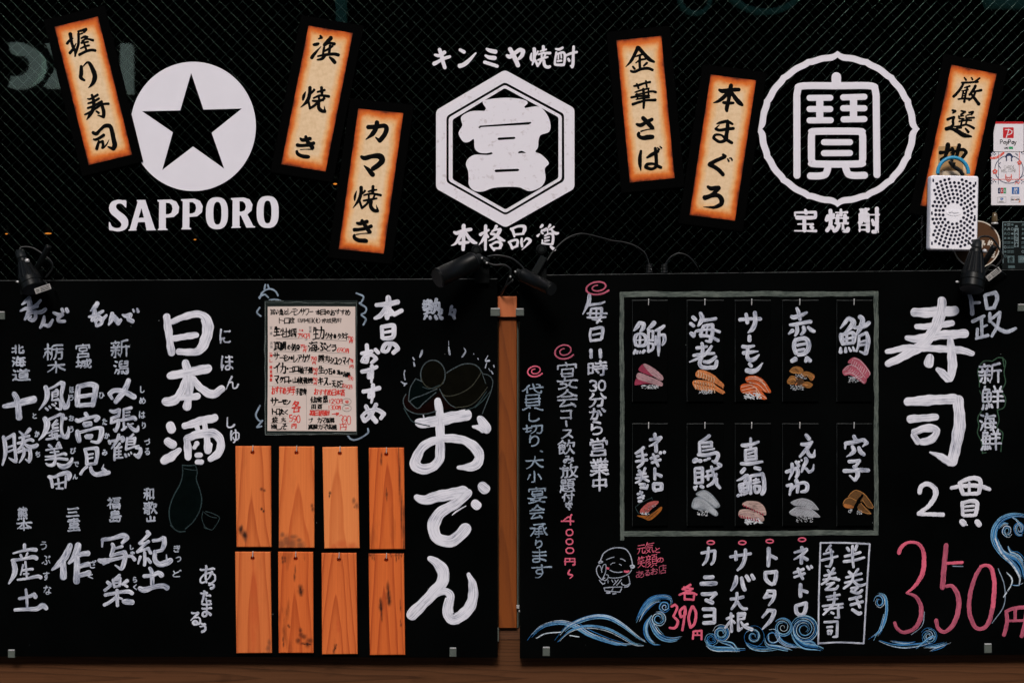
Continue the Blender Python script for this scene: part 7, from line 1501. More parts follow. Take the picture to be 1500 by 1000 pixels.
def p_negitoro(mb):
    T = C3
    lines(mb, 'teal', 7, T, [[(85, 255), (160, 200), (270, 150)], [(85, 260), (120, 330)], [(270, 140), (285, 170)], [(90, 275), (120, 320)]])
    slab(mb, [(105, 352), (250, 345), (380, 250), (380, 300), (260, 405), (180, 385)], 'cone', T); slab(mb, [(145, 285), (230, 205), (330, 182), (352, 205), (280, 270), (220, 320), (150, 325)], 'mince', T, 0.0002)
    for i in range(26): x = rnd.uniform(165, 320); y = 330 - (x - 150) * 0.62 + rnd.uniform(-22, 22); lines(mb, rnd.choice(['mincegrn', 'tunalt', 'mince']), 7, T, [[(x, y), (x + 8, y - 6)]])
    rice(mb, 140, 320, 240, 342, 22, DS1 + 0.0003, T); lines(mb, 'clamdk', 7, T, [[(200, 380), (300, 310)], [(230, 395), (340, 300)]])
def p_ika(mb):
    T = C3
    rice(mb, 800, 290, 930, 360, 40, DS1 + 0.0001, T)
    slab(mb, [(785, 100), (850, 60), (920, 70), (1000, 140), (1065, 240), (1000, 262), (900, 190), (820, 140)], 'squid', T); slab(mb, [(735, 230), (770, 150), (850, 145), (950, 220), (1040, 320), (1010, 360), (900, 300), (760, 275)], 'squid', T, 0.0002)
    for i in range(15):
        k = i / 14; lines(mb, 'squidlt', 4.5, T, [[(755 + 20 * k, 260 - 100 * k), (860 + 20 * k, 265 - 90 * k), (1010 + 15 * k, 350 - 40 * k)]]); lines(mb, 'squidlt', 4, T, [[(800 + 70 * k, 105 - 40 * k), (900 + 40 * k, 170 - 60 * k), (1020 + 30 * k, 255 - 30 * k)]])
def p_tai(mb):
    T = crop(900, 600, 3.75)
    rice(mb, 715, 600, 810, 624, 45, DS1 + 0.0001, T)
    slab(mb, [(702, 520), (730, 500), (790, 505), (825, 535), (832, 578), (790, 560), (745, 538)], 'bream', T); slab(mb, [(683, 560), (705, 545), (770, 553), (818, 585), (815, 612), (750, 600), (690, 590)], 'bream', T, 0.0002)
    for i in range(8): lines(mb, 'breamred', 5.5, T, [[(708 + i * 15, 520 + i * 7), (712 + i * 15, 530 + i * 7)]]); lines(mb, 'breamred', 6.5, T, [[(688 + i * 14, 578 + i * 3.6), (692 + i * 14, 590 + i * 3.2)]])
    lines(mb, 'clamdk', 1.6, T, [[(740, 510), (744, 514)], [(770, 520), (772, 525)], [(730, 560), (735, 565)], [(760, 570), (766, 574)]]); lines(mb, 'tunalt', 2.6, T, [[(690, 567), (760, 580), (812, 602)]])
def p_engawa(mb):
    T = C4
    rice(mb, 330, 420, 570, 510, 60, DS1 + 0.0001, T)
    slab(mb, [(265, 240), (350, 195), (450, 185), (560, 230), (650, 335), (560, 330), (450, 290), (330, 285)], 'fin', T); slab(mb, [(245, 370), (330, 310), (430, 295), (550, 330), (670, 435), (560, 440), (430, 430), (300, 420)], 'fin', T, 0.0002)
    hatch(mb, 'squidlt', 6, T, (330, 200), (590, 260), (-50, 70), 14); hatch(mb, 'squidlt', 6, T, (310, 315), (620, 385), (-60, 60), 18); hatch(mb, 'squid', 4, T, (340, 205), (590, 265), (-50, 70), 10)
    lines(mb, 'squidlt', 7, T, [[(265, 240), (350, 200), (450, 188), (560, 232), (650, 335)], [(245, 372), (330, 310), (430, 298), (550, 335), (668, 435)]])
def p_anago(mb):
    T = C4
    rice(mb, 1050, 330, 1105, 380, 16, DS1 + 0.0001, T); rice(mb, 1175, 345, 1245, 405, 18, DS1 + 0.0001, T)
    slab(mb, [(1050, 170), (1100, 100), (1160, 70), (1260, 110), (1350, 210), (1400, 310), (1330, 310), (1260, 240), (1180, 215), (1110, 180)], 'eel', T); slab(mb, [(980, 260), (1010, 200), (1075, 170), (1160, 205), (1180, 240), (1130, 315), (1050, 320), (1000, 300)], 'eel', T, 0.0002)
    slab(mb, [(1000, 260), (1060, 265), (1130, 290), (1120, 318), (1040, 318), (1000, 298)], 'eelorange', T, 0.0004); slab(mb, [(1180, 310), (1220, 250), (1290, 300), (1370, 385), (1330, 405), (1240, 370)], 'eel', T, 0.0002)
    lines(mb, 'clamlt', 8, T, [[(1055, 160), (1100, 105), (1165, 72), (1270, 120), (1360, 230), (1400, 305)], [(985, 250), (1015, 200), (1080, 175), (1165, 215)], [(1190, 330), (1260, 375), (1370, 395)], [(1230, 245), (1290, 320), (1360, 390)], [(1250, 200), (1320, 300), (1390, 318)]])
    lines(mb, 'rim', 38, T, [[(1250, 140), (1190, 230), (1140, 340)]])
STR = [
    (0, 0, 'buri', p_buri, 'pale pink fish with dark red edges'),
    (1, 0, 'ebi', p_ebi, 'striped orange prawns'),
    (2, 0, 'samon', p_salmon, 'bright orange salmon with white stripes'),
    (3, 0, 'akagai', p_clam, 'brown shellfish'),
    (4, 0, 'maguro', p_maguro, 'deep pink marbled tuna'),
    (0, 1, 'negitoro', p_negitoro, 'a seaweed hand roll with red mince'),
    (1, 1, 'ika', p_ika, 'pale grey squid'),
    (2, 1, 'tai', p_tai, 'white fish with red dotted edges'),
    (3, 1, 'engawa', p_engawa, 'grey hatched fin meat'),
    (4, 1, 'anago', p_anago, 'brown eel with a black band')]
for cx_, row, gl_, fn, what in STR:
    xa, xb, hx = SX[cx_]; ya, yb = ((439.5, 588) if row == 0 else (620, 770))
    st = thing('menu_strip', 'black hanging strip painted with ' + what + (' in the top row' if row == 0 else ' in the bottom row'), 'menu strip', P((xa + xb) / 2, yb, D_BOARD), 'black hanging strips inside the painted border')
    mb = MB('strip', 'scuff_highlight')
    mb.bbox(xa, ya, xb, yb, D_BOARD + 0.001, DS1, 0.5)
    mb.stroke([(xa + i * (xb - xa) / 8, ya + 0.35 + rnd.gauss(0, 0.1), rnd.uniform(0.5, 0.95)) for i in range(9)], d=DS1, m='scuff_highlight', split=170, rough=0.3, h=0.0001)
    mb.stroke([(xa + 0.4 + rnd.gauss(0, 0.06), ya + i * (yb - ya) / 9, rnd.uniform(0.2, 0.5)) for i in range(10)], d=DS1, m='scuff_highlight', split=170, rough=0.3, h=0.0001)
    sp_ = mb.build('strip', st)
    mb = MB('white')
    for q_ in HW[gl_]: traced(mb, q_, DS1 + 0.0001, 'white2', 1.12)
    mb.build('lettering', sp_)
    mb = MB('rice'); fn(mb); mb.build('sushi_print', sp_)
    mb = MB('steel'); hy = ya + 7
    mb.tube([P(hx, hy, D_BOARD - 0.004), P(hx, hy, DS1 + 0.001), P(hx, hy - 1, DS1 + 0.0026), P(hx + 0.2, hy - 9, DS1 + 0.0028)], 0.0009); mb.build('hook', RB)

# ================================================================ emblems stuck on the glass
ev = 0.0008
em = thing('window_emblem', 'round white star emblem on the glass with white block capitals beneath it', 'emblem', P(283, 335, 0.0003))
mb = MB('vinyl'); T = crop(0, 0, 2.5)
mb.prism(arcpts(707.5, 463.5, 229.5, 236.5, 0, 360, 120), [[(700, 268), (745, 402), (886, 398), (775, 487), (821, 618), (707, 537), (594, 623), (633, 485), (520, 408), (660, 405)]], 0.0003, ev, T=T)
mb.build('star_disc', em)
mb = MB('vinyl'); T = crop(150, 280, 5.556)
def oval(cx, cy, rx, ry, n=48, p=2.6): return [(cx + rx * math.copysign(abs(math.cos(a)) ** (2 / p), math.cos(a)), cy + ry * math.copysign(abs(math.sin(a)) ** (2 / p), math.sin(a))) for a in [6.28319 * i / n for i in range(n)]]
mb.prism(smooth_poly([(193, 78), (193, 135), (184, 130), (165, 110), (138, 100), (114, 112), (112, 135), (135, 162), (185, 200), (209, 240), (206, 285), (180, 315), (130, 328), (80, 320), (55, 312), (54, 250), (63, 256), (76, 284), (105, 300), (138, 298), (154, 280), (148, 255), (115, 222), (72, 185), (55, 150), (60, 110), (85, 82), (130, 70), (165, 74)], 8), d0=0.0003, d1=ev, T=T)
mb.prism([(280, 72), (352, 72), (352, 82), (428, 308), (434, 310), (434, 318), (356, 320), (358, 310), (346, 252), (290, 253), (274, 311), (278, 313), (278, 320), (212, 322), (212, 315), (222, 311), (288, 85), (280, 81)], [[(318, 138), (338, 216), (294, 218)]], 0.0003, ev, T=T)
for dx, dy in ((0, 0), (192, -6)):
    mb.prism([(448 + dx, 72 + dy), (560 + dx, 68 + dy), (602 + dx, 86 + dy), (625 + dx, 130 + dy), (618 + dx, 178 + dy), (580 + dx, 211 + dy), (516 + dx, 217 + dy), (516 + dx, 302 + dy), (530 + dx, 308 + dy), (530 + dx, 317 + dy), (451 + dx, 318 + dy), (451 + dx, 310 + dy), (460 + dx, 303 + dy), (462 + dx, 90 + dy), (448 + dx, 82 + dy)], [[(516 + dx, 96 + dy), (545 + dx, 97 + dy), (565 + dx, 115 + dy), (571 + dx, 145 + dy), (562 + dx, 176 + dy), (540 + dx, 188 + dy), (516 + dx, 189 + dy)]], 0.0003, ev, T=T)
mb.prism(oval(932, 180, 90, 130), [oval(936, 180, 33, 92)], 0.0003, ev, T=T); mb.prism(oval(1345, 170, 90, 130), [oval(1344, 170, 32, 92)], 0.0003, ev, T=T)
mb.prism([(1046, 57), (1150, 52), (1198, 68), (1222, 110), (1214, 158), (1180, 190), (1228, 282), (1243, 288), (1242, 296), (1172, 298), (1128, 200), (1116, 200), (1116, 286), (1126, 291), (1126, 298), (1049, 301), (1049, 294), (1058, 287), (1060, 75), (1046, 67)], [[(1116, 82), (1140, 83), (1160, 98), (1168, 128), (1158, 157), (1134, 167), (1116, 167)]], 0.0003, ev, T=T)
mb.build('block_capitals', em)

em = thing('window_emblem', 'white hexagon emblem on the glass holding one heavy character, writing above and below', 'emblem', P(741, 369, 0.0003))
T = crop(620, 90, 4); mb = MB('worn')
hexo = fillet([(478, 50), (886, 275), (886, 745), (482, 974), (75, 745), (75, 287)], 22); h1 = fillet([(478, 122), (825, 308), (827, 700), (482, 902), (136, 708), (136, 322)], 18)
mb.prism(hexo, [h1], 0.0003, ev, T=T); mb.prism(fillet([(478, 138), (812, 318), (812, 692), (482, 888), (149, 700), (149, 330)], 16), [fillet([(478, 157), (792, 327), (792, 684), (482, 868), (172, 692), (172, 341)], 12)], 0.0003, ev, T=T); mb.build('hexagon', em)
mb = MB('worn')
miya = [(355, 230), (420, 218), (500, 214), (570, 221), (608, 234), (612, 246), (592, 266), (596, 274), (665, 264), (700, 280), (735, 330), (746, 380), (738, 412), (712, 424), (688, 432), (676, 460), (672, 505), (657, 530), (690, 545), (722, 574), (736, 600), (713, 628), (716, 690), (690, 735), (630, 760), (590, 750), (562, 738), (490, 735), (408, 742), (350, 762), (300, 758), (268, 725), (266, 680), (262, 640), (250, 605), (262, 572), (302, 548), (380, 549), (408, 540), (400, 532), (375, 538), (330, 535), (302, 510), (296, 456), (270, 471), (236, 472), (208, 430), (212, 405), (229, 375), (222, 327), (270, 296), (320, 290), (360, 290), (368, 276), (350, 248)]
mb.prism(smooth_poly(miya, 9), [[(322, 388), (332, 377), (480, 366), (630, 355), (634, 362), (618, 371), (480, 378), (340, 386), (330, 393)], fillet([(434, 456), (440, 447), (536, 442), (541, 449), (534, 456), (442, 462)], 4, 2), fillet([(416, 642), (424, 634), (556, 629), (564, 636), (556, 644), (424, 650)], 4, 2), [(554, 539), (560, 528), (578, 524), (592, 530), (603, 538), (580, 538)]], 0.0003, ev, T=T)
mb.build('heavy_character', em)
mb = MB('worn')
for q_ in KINMIYA: traced(mb, q_, 0.0004, 'worn')
mb.build('lettering', em)
mb = MB('worn')
for q_ in HONKAKU: traced(mb, q_, 0.0004, 'worn')
mb.build('lettering', em)

em = thing('window_emblem', 'white scalloped ring emblem on the glass with a rounded character, small writing beneath', 'emblem', P(1226, 342, 0.0003))
T = crop(1100, 70, 4.165); mb = MB('vinyl')
def scal(f, lob=16):
    out = []
    for i in range(320):
        a = 6.283185 * i / 320; cusp = 1 - abs(math.sin(a * lob / 2)); big = 1 if min(a % 1.5708, 1.5708 - a % 1.5708) < 0.15 else 0.3
        k = f * (1 + 0.05 * big * cusp ** 2.2 + 0.016 * cusp - 0.012 * math.cos(a * lob))
        out.append((528 + 476 * k * math.cos(a), 496 + 452 * k * math.sin(a)))
    return out
mb.prism(scal(1.0), [scal(0.915)], 0.0003, ev, T=T); mb.build('scalloped_ring', em)
mb = MB('vinyl')
def fat(pts, wd): mb.stroke([(x, y, wd) for x, y in pts], d=0.0004, T=T, rough=0.0, h=0.0002, split=35)
for s, wd in (([(281, 782), (280, 300)], 43), ([(280, 290), (288, 248), (318, 234), (520, 233), (724, 233), (756, 248), (764, 290)], 43), ([(764, 290), (769, 778)], 43), ([(521, 175), (521, 225)], 58),
              ([(355, 307), (487, 306)], 37), ([(355, 375), (487, 375)], 37), ([(355, 444), (490, 443)], 37), ([(420, 310), (420, 440)], 44), ([(560, 304), (695, 300)], 37), ([(560, 370), (695, 370)], 37), ([(562, 438), (695, 436)], 37), ([(626, 303), (626, 437)], 44),
              ([(369, 540), (374, 518), (395, 511), (655, 511), (676, 518), (682, 540)], 43), ([(369, 540), (369, 680)], 43), ([(682, 540), (682, 680)], 43), ([(369, 680), (375, 700), (395, 709), (655, 709), (676, 700), (682, 680)], 43),
              ([(443, 577), (607, 577)], 37), ([(443, 644), (607, 643)], 37), ([(360, 782), (430, 781), (458, 768), (468, 740), (470, 715)], 43), ([(696, 778), (620, 779), (592, 768), (580, 740), (577, 715)], 43)): fat(s, wd)
mb.build('rounded_character', em)
mb = MB('vinyl'); T = crop(1080, 50, 2.702)
boxes(mb, [('宝', 220, 688, 318, 786), ('焼', 345, 688, 447, 786), ('酎', 475, 683, 570, 789)], 5.2, 0.0004, 'vinyl', 'mincho', T=T, slant=0)
mb.build('lettering', em)

# ================================================================ leaning paper signs
SG = [([(80, 39.7), (143.3, 24.4), (192.7, 225.4), (130, 241.8)], ['nigiri', 'ri', 'kotobuki', 'tsukasa'], 'black edged parchment sign with four brush characters, overlapping the star emblem'),
      ([(452, 38), (516.8, 48.8), (476, 252.8), (412, 240.8)], ['hama', 'yaki', 'ki'], 'black edged parchment sign with only three widely spaced brush characters'),
      ([(524.8, 159.2), (590.8, 166), (562, 374), (496, 364.8)], ['ka', 'ma', 'yakib', 'kib'], 'lowest hanging black edged parchment sign, between the star and hexagon emblems'),
      ([(903, 59.4), (968.6, 53), (989.8, 260.4), (922.6, 267.4)], ['kin', 'hana', 'sa', 'ba'], 'nearly upright black edged parchment sign beside the hexagon emblem'),
      ([(1041, 109.5), (1107.5, 118), (1074.5, 325.5), (1010, 315)], ['hon', 'mab', 'gu', 'ro'], 'tilted black edged parchment sign beside the scalloped ring emblem'),
      ([(1393.8, 95.1), (1460, 108.5), (1414.5, 314), (1348.3, 300.9)], ['gen', 'sen', 'chi'], 'tilted parchment sign partly covered by the white perforated box')]
for cs, gl_, lab in SG:
    ex = ((cs[1][0] - cs[0][0]), (cs[1][1] - cs[0][1])); ey = ((cs[3][0] - cs[0][0]), (cs[3][1] - cs[0][1]))
    def L2(u, v, cs=cs, ex=ex, ey=ey): return (cs[0][0] + ex[0] * u / 66 + ey[0] * v / 207, cs[0][1] + ex[1] * u / 66 + ey[1] * v / 207)
    rot = math.degrees(math.atan2(ex[1], ex[0]))
    base = L2(33, 207)
    sg = thing('paper_sign', lab, 'sign', P(base[0], base[1], 0.001), 'parchment signs stuck on the window')
    mb = MB('rim'); mb.prism([L2(-13.5, -13.5), L2(79.5, -13.5), L2(79.5, 220.5), L2(-13.5, 220.5)], d0=0.001, d1=0.0030); mb.build('backing', sg)
    mb = MB('paper'); N_ = 8
    mb.prism([(u, v) for u, v in [(0, 0), (66, 0), (66, 207), (0, 207)]], d0=0.0030, d1=0.0034, T=lambda u, v: L2(u, v), uvf=lambda u, v: (u, v)); pp_ = mb.build('paper', sg)
    mb = MB('ink')
    for c in gl_: traced(mb, TRACED[c], 0.0035, 'ink', 1.16)
    mb.build('lettering', pp_)

# ================================================================ white perforated box on its hook
hk_ = thing('adhesive_hook', 'tan adhesive pad with a cream hook stuck over the parchment sign behind the white box', 'hook', P(1396, 250, 0.0035))
mb = MB('tape'); mb.prism([(1374.5, 214.5), (1402, 214.2), (1411, 222), (1411, 252), (1374.5, 252)], d0=0.0033, d1=0.00347); mb.build('pad', hk_)
mb = MB('tan'); mb.bbox(1380, 250.5, 1411, 264, 0.0036, 0.007, 1.0); mb.build('plate', hk_)
mb = MB('lampgrey'); mb.tube([P(1394, 228, 0.004), P(1394.5, 232, 0.012), P(1395, 240, 0.018), P(1397, 243, 0.022), P(1398, 238, 0.024)], 0.0022); mb.build('peg', hk_)
dv = thing('plastic_box', 'white perforated plastic box hanging by a blue ring from a wall hook', 'insect repeller', P(1397, 367, 0.012))
A = 1.2
def DV(u, v):   # local pixels from the centre of the box, turned a little
    return (1397.2 + u * math.cos(R(A)) - v * math.sin(R(A)), 312 + u * math.sin(R(A)) + v * math.cos(R(A)))
d0, d1 = 0.013, 0.034
outer = fillet([(-35, -54.5), (35, -54.5), (35, 54.5), (-35, 54.5)], 4, 6); inner = fillet([(-33.6, -53), (33.6, -53), (33.6, 52.4), (-33.6, 52.4)], 3.2, 6)
holes = []
for r_, n_ in ((16.5, 15), (22, 22), (27.6, 27), (33.2, 32), (38.8, 37), (44.4, 42), (50, 47), (55.6, 53), (61.2, 58)):
    for k in range(n_):
        a = 6.28319 * (k + 0.5 * ((n_ + 1) % 2)) / n_; u, v = r_ * math.cos(a) * 0.96, r_ * math.sin(a)
        if abs(u) < 30.5 and abs(v) < 49.5 and not (abs(u) > 25.5 and abs(v) > 44.5): holes.append((u, v))
mb = MB('plastic', 'plastic2')
hl = [arcpts(u, v, 2.4, 2.4, 0, 360, 10) for u, v in holes]
allp = inner + [p for h in hl for p in h]
tri = tessellate_polygon([[Vector((p[0], p[1], 0)) for p in lp] for lp in [inner] + hl])
F = [mb.add(P(*DV(u, v), d1)) for u, v in allp]
for t in tri: mb.face([F[k] for k in t], 0)
n_i = len(inner)
O1 = [mb.add(P(*DV(u, v), d1 - 0.0018)) for u, v in outer]; O2 = [mb.add(P(*DV(u, v), d1) + Vector((0, d1 - d0, 0))) for u, v in outer]
for k in range(n_i):
    j = (k + 1) % n_i; mb.face((F[k], F[j], O1[j], O1[k]), 0, True); mb.face((O1[k], O1[j], O2[j], O2[k]), 0, True)
i0 = n_i
for h in hl:
    Bk = [mb.add(P(*DV(u, v), d1) + Vector((0, 0.003, 0))) for u, v in h]
    for k in range(10): mb.face((F[i0 + k], F[i0 + (k + 1) % 10], Bk[(k + 1) % 10], Bk[k]), 0)
    i0 += 10
fs_ = mb.build('front_shell', dv)
mb = MB('plastic2'); mb.prism([DV(u, v) for u, v in outer], d0=d0 - 0.001, d1=d1 - 0.0032); mb.build('back_shell', dv, label='grey inner shell behind the holes')
mb = MB('plastic'); mb.prism([DV(u, v) for u, v in oval(0, 0, 10.5, 4.2, 32, 2)], d0=d1 - 0.0002, d1=d1 + 0.0006); mb.stroke([DV(-7, 0.4) + (0.7,), DV(-3, -0.8) + (0.8,), DV(1, 0.5) + (0.7,), DV(6.5, -0.3) + (0.7,)], d=d1 + 0.0006, m='plastic2'); mb.build('badge', fs_)
mb = MB('plastic2')
for u, v in ((-31, -47), (31, -44), (-32, 1), (31, 5), (-31, 45)): x, y = DV(u, v); mb.bbox(x - 1.3, y - 2.4, x + 1.3, y + 2.4, d1 - 0.0002, d1 + 0.0004, 0.3)
mb.build('slot_marking', fs_)
mb = MB('ring'); mb.tube([P(1396 + 22.5 * math.cos(a), 254 + 23 * math.sin(a), 0.022) for a in [R(-182 + k * 184 / 14) for k in range(15)]], 0.0031, seg=10); mb.build('ring_handle', dv, label='blue ring handle')
mb = MB('rubber'); mb.tube([P(1391, 236, 0.02), P(1397, 244, 0.02), P(1406, 250, 0.019), P(1411, 257, 0.018)], 0.0034); mb.tube([P(1374, 258, 0.019), P(1378, 240, 0.018), P(1392, 231, 0.019)], 0.0016); mb.build('strap', dv)

# ================================================================ stickers at the right edge
z1, z2 = 0.0003, 0.0009
s1 = thing('payment_sticker', 'square white sticker with red top edge and red letter mark, above the cards sticker', 'sticker', P(1477, 222, z1))
mb = MB('stkwhite', 'stkred')
mb.prism(fillet([(1455.4, 178.6), (1499.6, 178.6), (1499.6, 222.2), (1455.4, 222.2)], 2.2), d0=z1, d1=z2); mb.prism(fillet([(1456, 178.4), (1499.2, 178.4), (1499.4, 181.6), (1455.8, 181.6)], 0.8), d0=z2, d1=z2 + 0.0001, m='stkred'); c1_ = mb.build('card', s1)
mb = MB('stkred'); mb.prism(fillet([(1469.2, 186.8), (1485, 186.8), (1485, 202.4), (1469.2, 202.4)], 1.4), d0=z2, d1=z2 + 0.00012)
zz = z2 + 0.00014
mb.stroke([(1472, 190.4, 0.8), (1478, 190.0, 1.1), (1482.4, 192, 1.2), (1481.6, 195.6, 1.2), (1476.5, 197.8, 1.0), (1474.5, 198, 0.6)], d=zz, m='stkwhite'); mb.stroke([(1477.6, 189.6, 1.2), (1476, 196, 1.2), (1473.8, 202, 1.2)], d=zz, m='stkwhite'); mb.build('logo_print', c1_)
mb = MB('ink', 'stkgreen')
def lat(strokes, x, y, k, W, dd, m):
    for s in strokes: mb.stroke([(x + px_ * k, y + py_ * k) for px_, py_ in s], W, dd, m, rough=0.0)
LAT = {'P': [[(0, 0), (0, 10)], [(0, 0), (4, 0), (6, 2.5), (4, 5.2), (0, 5.2)]], 'a': [[(5, 4), (5, 10)], [(5, 5), (2.5, 4), (0.4, 7), (2, 10), (5, 8.6)]], 'y': [[(0, 4), (2.6, 9.6)], [(5, 4), (2, 12.4), (0, 13)]],
       'C': [[(6, 1.5), (3.5, 0), (0.5, 2.5), (0.5, 7.5), (3.5, 10), (6, 8.5)]], 'A': [[(0, 10), (3, 0), (6, 10)], [(1.2, 6.6), (4.8, 6.6)]], 'R': [[(0, 0), (0, 10)], [(0, 0), (4, 0), (5.6, 2.4), (4, 5), (0, 5)], [(2.5, 5), (6, 10)]], 'D': [[(0, 0), (0, 10)], [(0, 0), (3.5, 0), (6, 3), (6, 7), (3.5, 10), (0, 10)]],
       'S': [[(5.4, 1.2), (3, 0), (0.6, 2), (2, 4.4), (4.6, 5.8), (5.4, 8), (3, 10), (0.4, 8.8)]], 'W': [[(0, 0), (2, 10), (4, 2), (6, 10), (8, 0)]], 'E': [[(5, 0), (0, 0), (0, 10), (5, 10)], [(0, 5), (4, 5)]], 'L': [[(0, 0), (0, 10), (5, 10)]], 'O': [[(3, 0), (0.3, 3), (0.3, 7), (3, 10), (5.7, 7), (5.7, 3), (3, 0)]], 'M': [[(0, 10), (0.6, 0), (3.5, 7), (6.4, 0), (7, 10)]],
       'J': [[(4.5, 0), (4.5, 8), (2.5, 10), (0.4, 8.6)]], 'B': [[(0, 0), (0, 10)], [(0, 0), (4, 0), (5, 2.4), (3.6, 4.8), (0, 4.8)], [(3.6, 4.8), (5.6, 7.4), (4, 10), (0, 10)]], 'X': [[(0, 0), (6, 10)], [(6, 0), (0, 10)]], 'I': [[(1, 0), (1, 10)]], 'N': [[(0, 10), (0, 0), (6, 10), (6, 0)]], 'V': [[(0, 0), (3, 10), (6, 0)]]}
ADV = {'W': 9.6, 'M': 8.6, 'I': 3.2, 'a': 6.6, 'y': 6.4, 'P': 7.6}
def latin(text, x, y, k, W, dd, m):
    for c in text:
        if c != ' ': lat(LAT[c], x, y, k, W, dd, m)
        x += ADV.get(c, 7.6) * k
latin('PayPay', 1465.2, 205, 0.585, 0.95, z2 + 0.0001, 'ink')
latin('LINE', 1471.2, 215.6, 0.22, 0.5, z2 + 0.0001, 'ink'); mb.bbox(1477.6, 215, 1484, 218.6, z2, z2 + 0.0001, 0.2, 'stkgreen'); mb.build('lettering', c1_)

s2 = thing('cards_sticker', 'tall white cards sticker with a navy circle, red flowers and four small card marks', 'sticker', P(1478, 300, z1))
mb = MB('stkwhite'); mb.prism(fillet([(1452, 223), (1512, 223), (1512, 300.6), (1452, 300.6)], 1.0), d0=z1, d1=z2); c2_ = mb.build('card', s2)
mb = MB('stknavy', 'stkcoral', 'stkgrey'); zz = z2 + 0.0001
T = crop(1440, 170, 7.15)
def st(pts, wd, m, dd=zz): mb.stroke([(x, y, wd) for x, y in pts], d=dd, m=m, T=T, rough=0.0, h=0.00004, split=120)
st(arcpts(272, 560, 148, 145, 0, 360, 60) + [(420, 560)], 8, 'stknavy'); st([(163, 380), (161, 715)], 5, 'stknavy'); st([(380, 380), (380, 660)], 6, 'stkcoral'); st([(100, 664), (440, 664)], 6, 'stkcoral')
st([(85, 440), (130, 438), (180, 415), (215, 385)], 24, 'stkcoral'); st([(88, 445), (100, 430)], 4, 'stkwhite', zz + 0.00012); st([(130, 445), (145, 425)], 4, 'stkwhite', zz + 0.00012); st([(168, 428), (182, 405)], 4, 'stkwhite', zz + 0.00012)
st([(240, 430), (255, 405), (270, 398), (290, 405), (305, 430)], 20, 'stknavy'); st([(247, 440), (245, 470)], 12, 'stknavy'); st([(297, 440), (300, 470)], 12, 'stknavy'); st([(185, 488), (162, 510), (185, 548)], 7, 'stknavy')
for cx_, cy_, r_ in ((125, 582, 28), (380, 487, 24)):
    for k in range(5): a = R(72 * k - 90); st([(cx_ + 0.62 * r_ * math.cos(a), cy_ + 0.62 * r_ * math.sin(a)), (cx_ + 0.66 * r_ * math.cos(a), cy_ + 0.66 * r_ * math.sin(a))], r_ * 0.8, 'stkcoral')
    st([(cx_ - 3, cy_), (cx_ + 3, cy_)], r_ * 0.3, 'stkwhite', zz + 0.0002)
st([(238, 610), (246, 640), (290, 640), (298, 610), (296, 655), (268, 685), (240, 655), (238, 615)], 8, 'stkcoral'); st([(258, 658), (268, 668), (278, 658)], 6, 'stkcoral')
st([(335, 712), (350, 690), (370, 705), (385, 685)], 7, 'stkcoral'); st([(340, 390), (365, 412)], 5, 'stknavy'); st([(352, 408), (358, 392)], 5, 'stknavy'); st(arcpts(358, 675, 16, 14, 0, 300, 12), 5, 'stknavy'); st([(375, 665), (440, 610)], 5, 'stknavy')
for x, y in ((92, 385), (118, 385), (105, 398), (131, 398), (92, 412), (118, 410), (92, 650), (106, 662), (92, 676), (118, 676), (106, 690), (92, 704), (132, 690), (405, 385), (420, 398), (405, 676), (420, 690), (405, 704)): mb.bbox(*T(x - 6, y - 6)[:2], *T(x + 6, y + 6)[:2], z2, zz + 0.00003, 0.1, 'stknavy')
latin('CARDS', *T(220, 521)[:2], 0.41, 0.5, zz, 'stkgrey'); latin('WELCOME', *T(190, 558)[:2], 0.405, 0.5, zz, 'stkgrey'); mb.build('ornament_print', c2_)
mb = MB('stkblue', 'stkred', 'stkgreen', 'stkorange', 'stkgrey', 'stkwhite', 'stknavy')
for k, m_ in enumerate(('stknavy', 'stkred', 'stkgreen')): x, y = T(157 + k * 29, 752)[:2]; mb.bbox(x, y, x + 3.7, y + 8.4, z2, zz, 0.4, m_)
for k, c in enumerate('JCB'): lat(LAT[c], T(163 + k * 29, 0)[0], T(0, 770)[1], 0.33, 0.55, zz + 0.0001, 'stkwhite')
x, y = T(302, 745)[:2]; mb.bbox(x, y, x + 10.8, y + 10.2, z2, zz, 0.3, 'stkblue'); latin('AM', x + 3, y + 1.4, 0.33, 0.6, zz + 0.0001, 'stkwhite'); latin('EX', x + 3, y + 5.6, 0.33, 0.6, zz + 0.0001, 'stkwhite')
for xx in (152, 292): x, y = T(xx, 848)[:2]; mb.stroke([(x, y, 0.35), (x + 12.4, y, 0.35), (x + 12.4, y + 8.2, 0.35), (x, y + 8.2, 0.35), (x, y, 0.35)], d=zz, m='stkgrey', rough=0)
x, y = T(197, 868)[:2]; mb.stroke([(x - 0.8, y, 3.2), (x + 0.8, y, 3.2)], d=zz, m='stkblue'); mb.stroke([(x, y - 0.9, 0.7), (x, y + 0.9, 0.7)], d=zz + 0.0002, m='stkwhite'); latin('DINERS', x - 4.2, y + 3.2, 0.17, 0.45, zz, 'stkgrey')
latin('DISC', T(295, 0)[0], T(0, 868)[1], 0.2, 0.45, zz, 'ink'); latin('VER', T(346, 0)[0], T(0, 868)[1], 0.2, 0.45, zz, 'ink'); x, y = T(340, 876)[:2]; mb.stroke([(x - 0.3, y, 1.6), (x + 0.3, y, 1.6)], d=zz, m='stkorange'); x, y = T(372, 900)[:2]; mb.stroke([(x, y, 0.6), (x + 2, y, 1.6), (x + 2, y - 4, 0.6)], d=zz, m='stkorange'); mb.build('card_print', c2_)

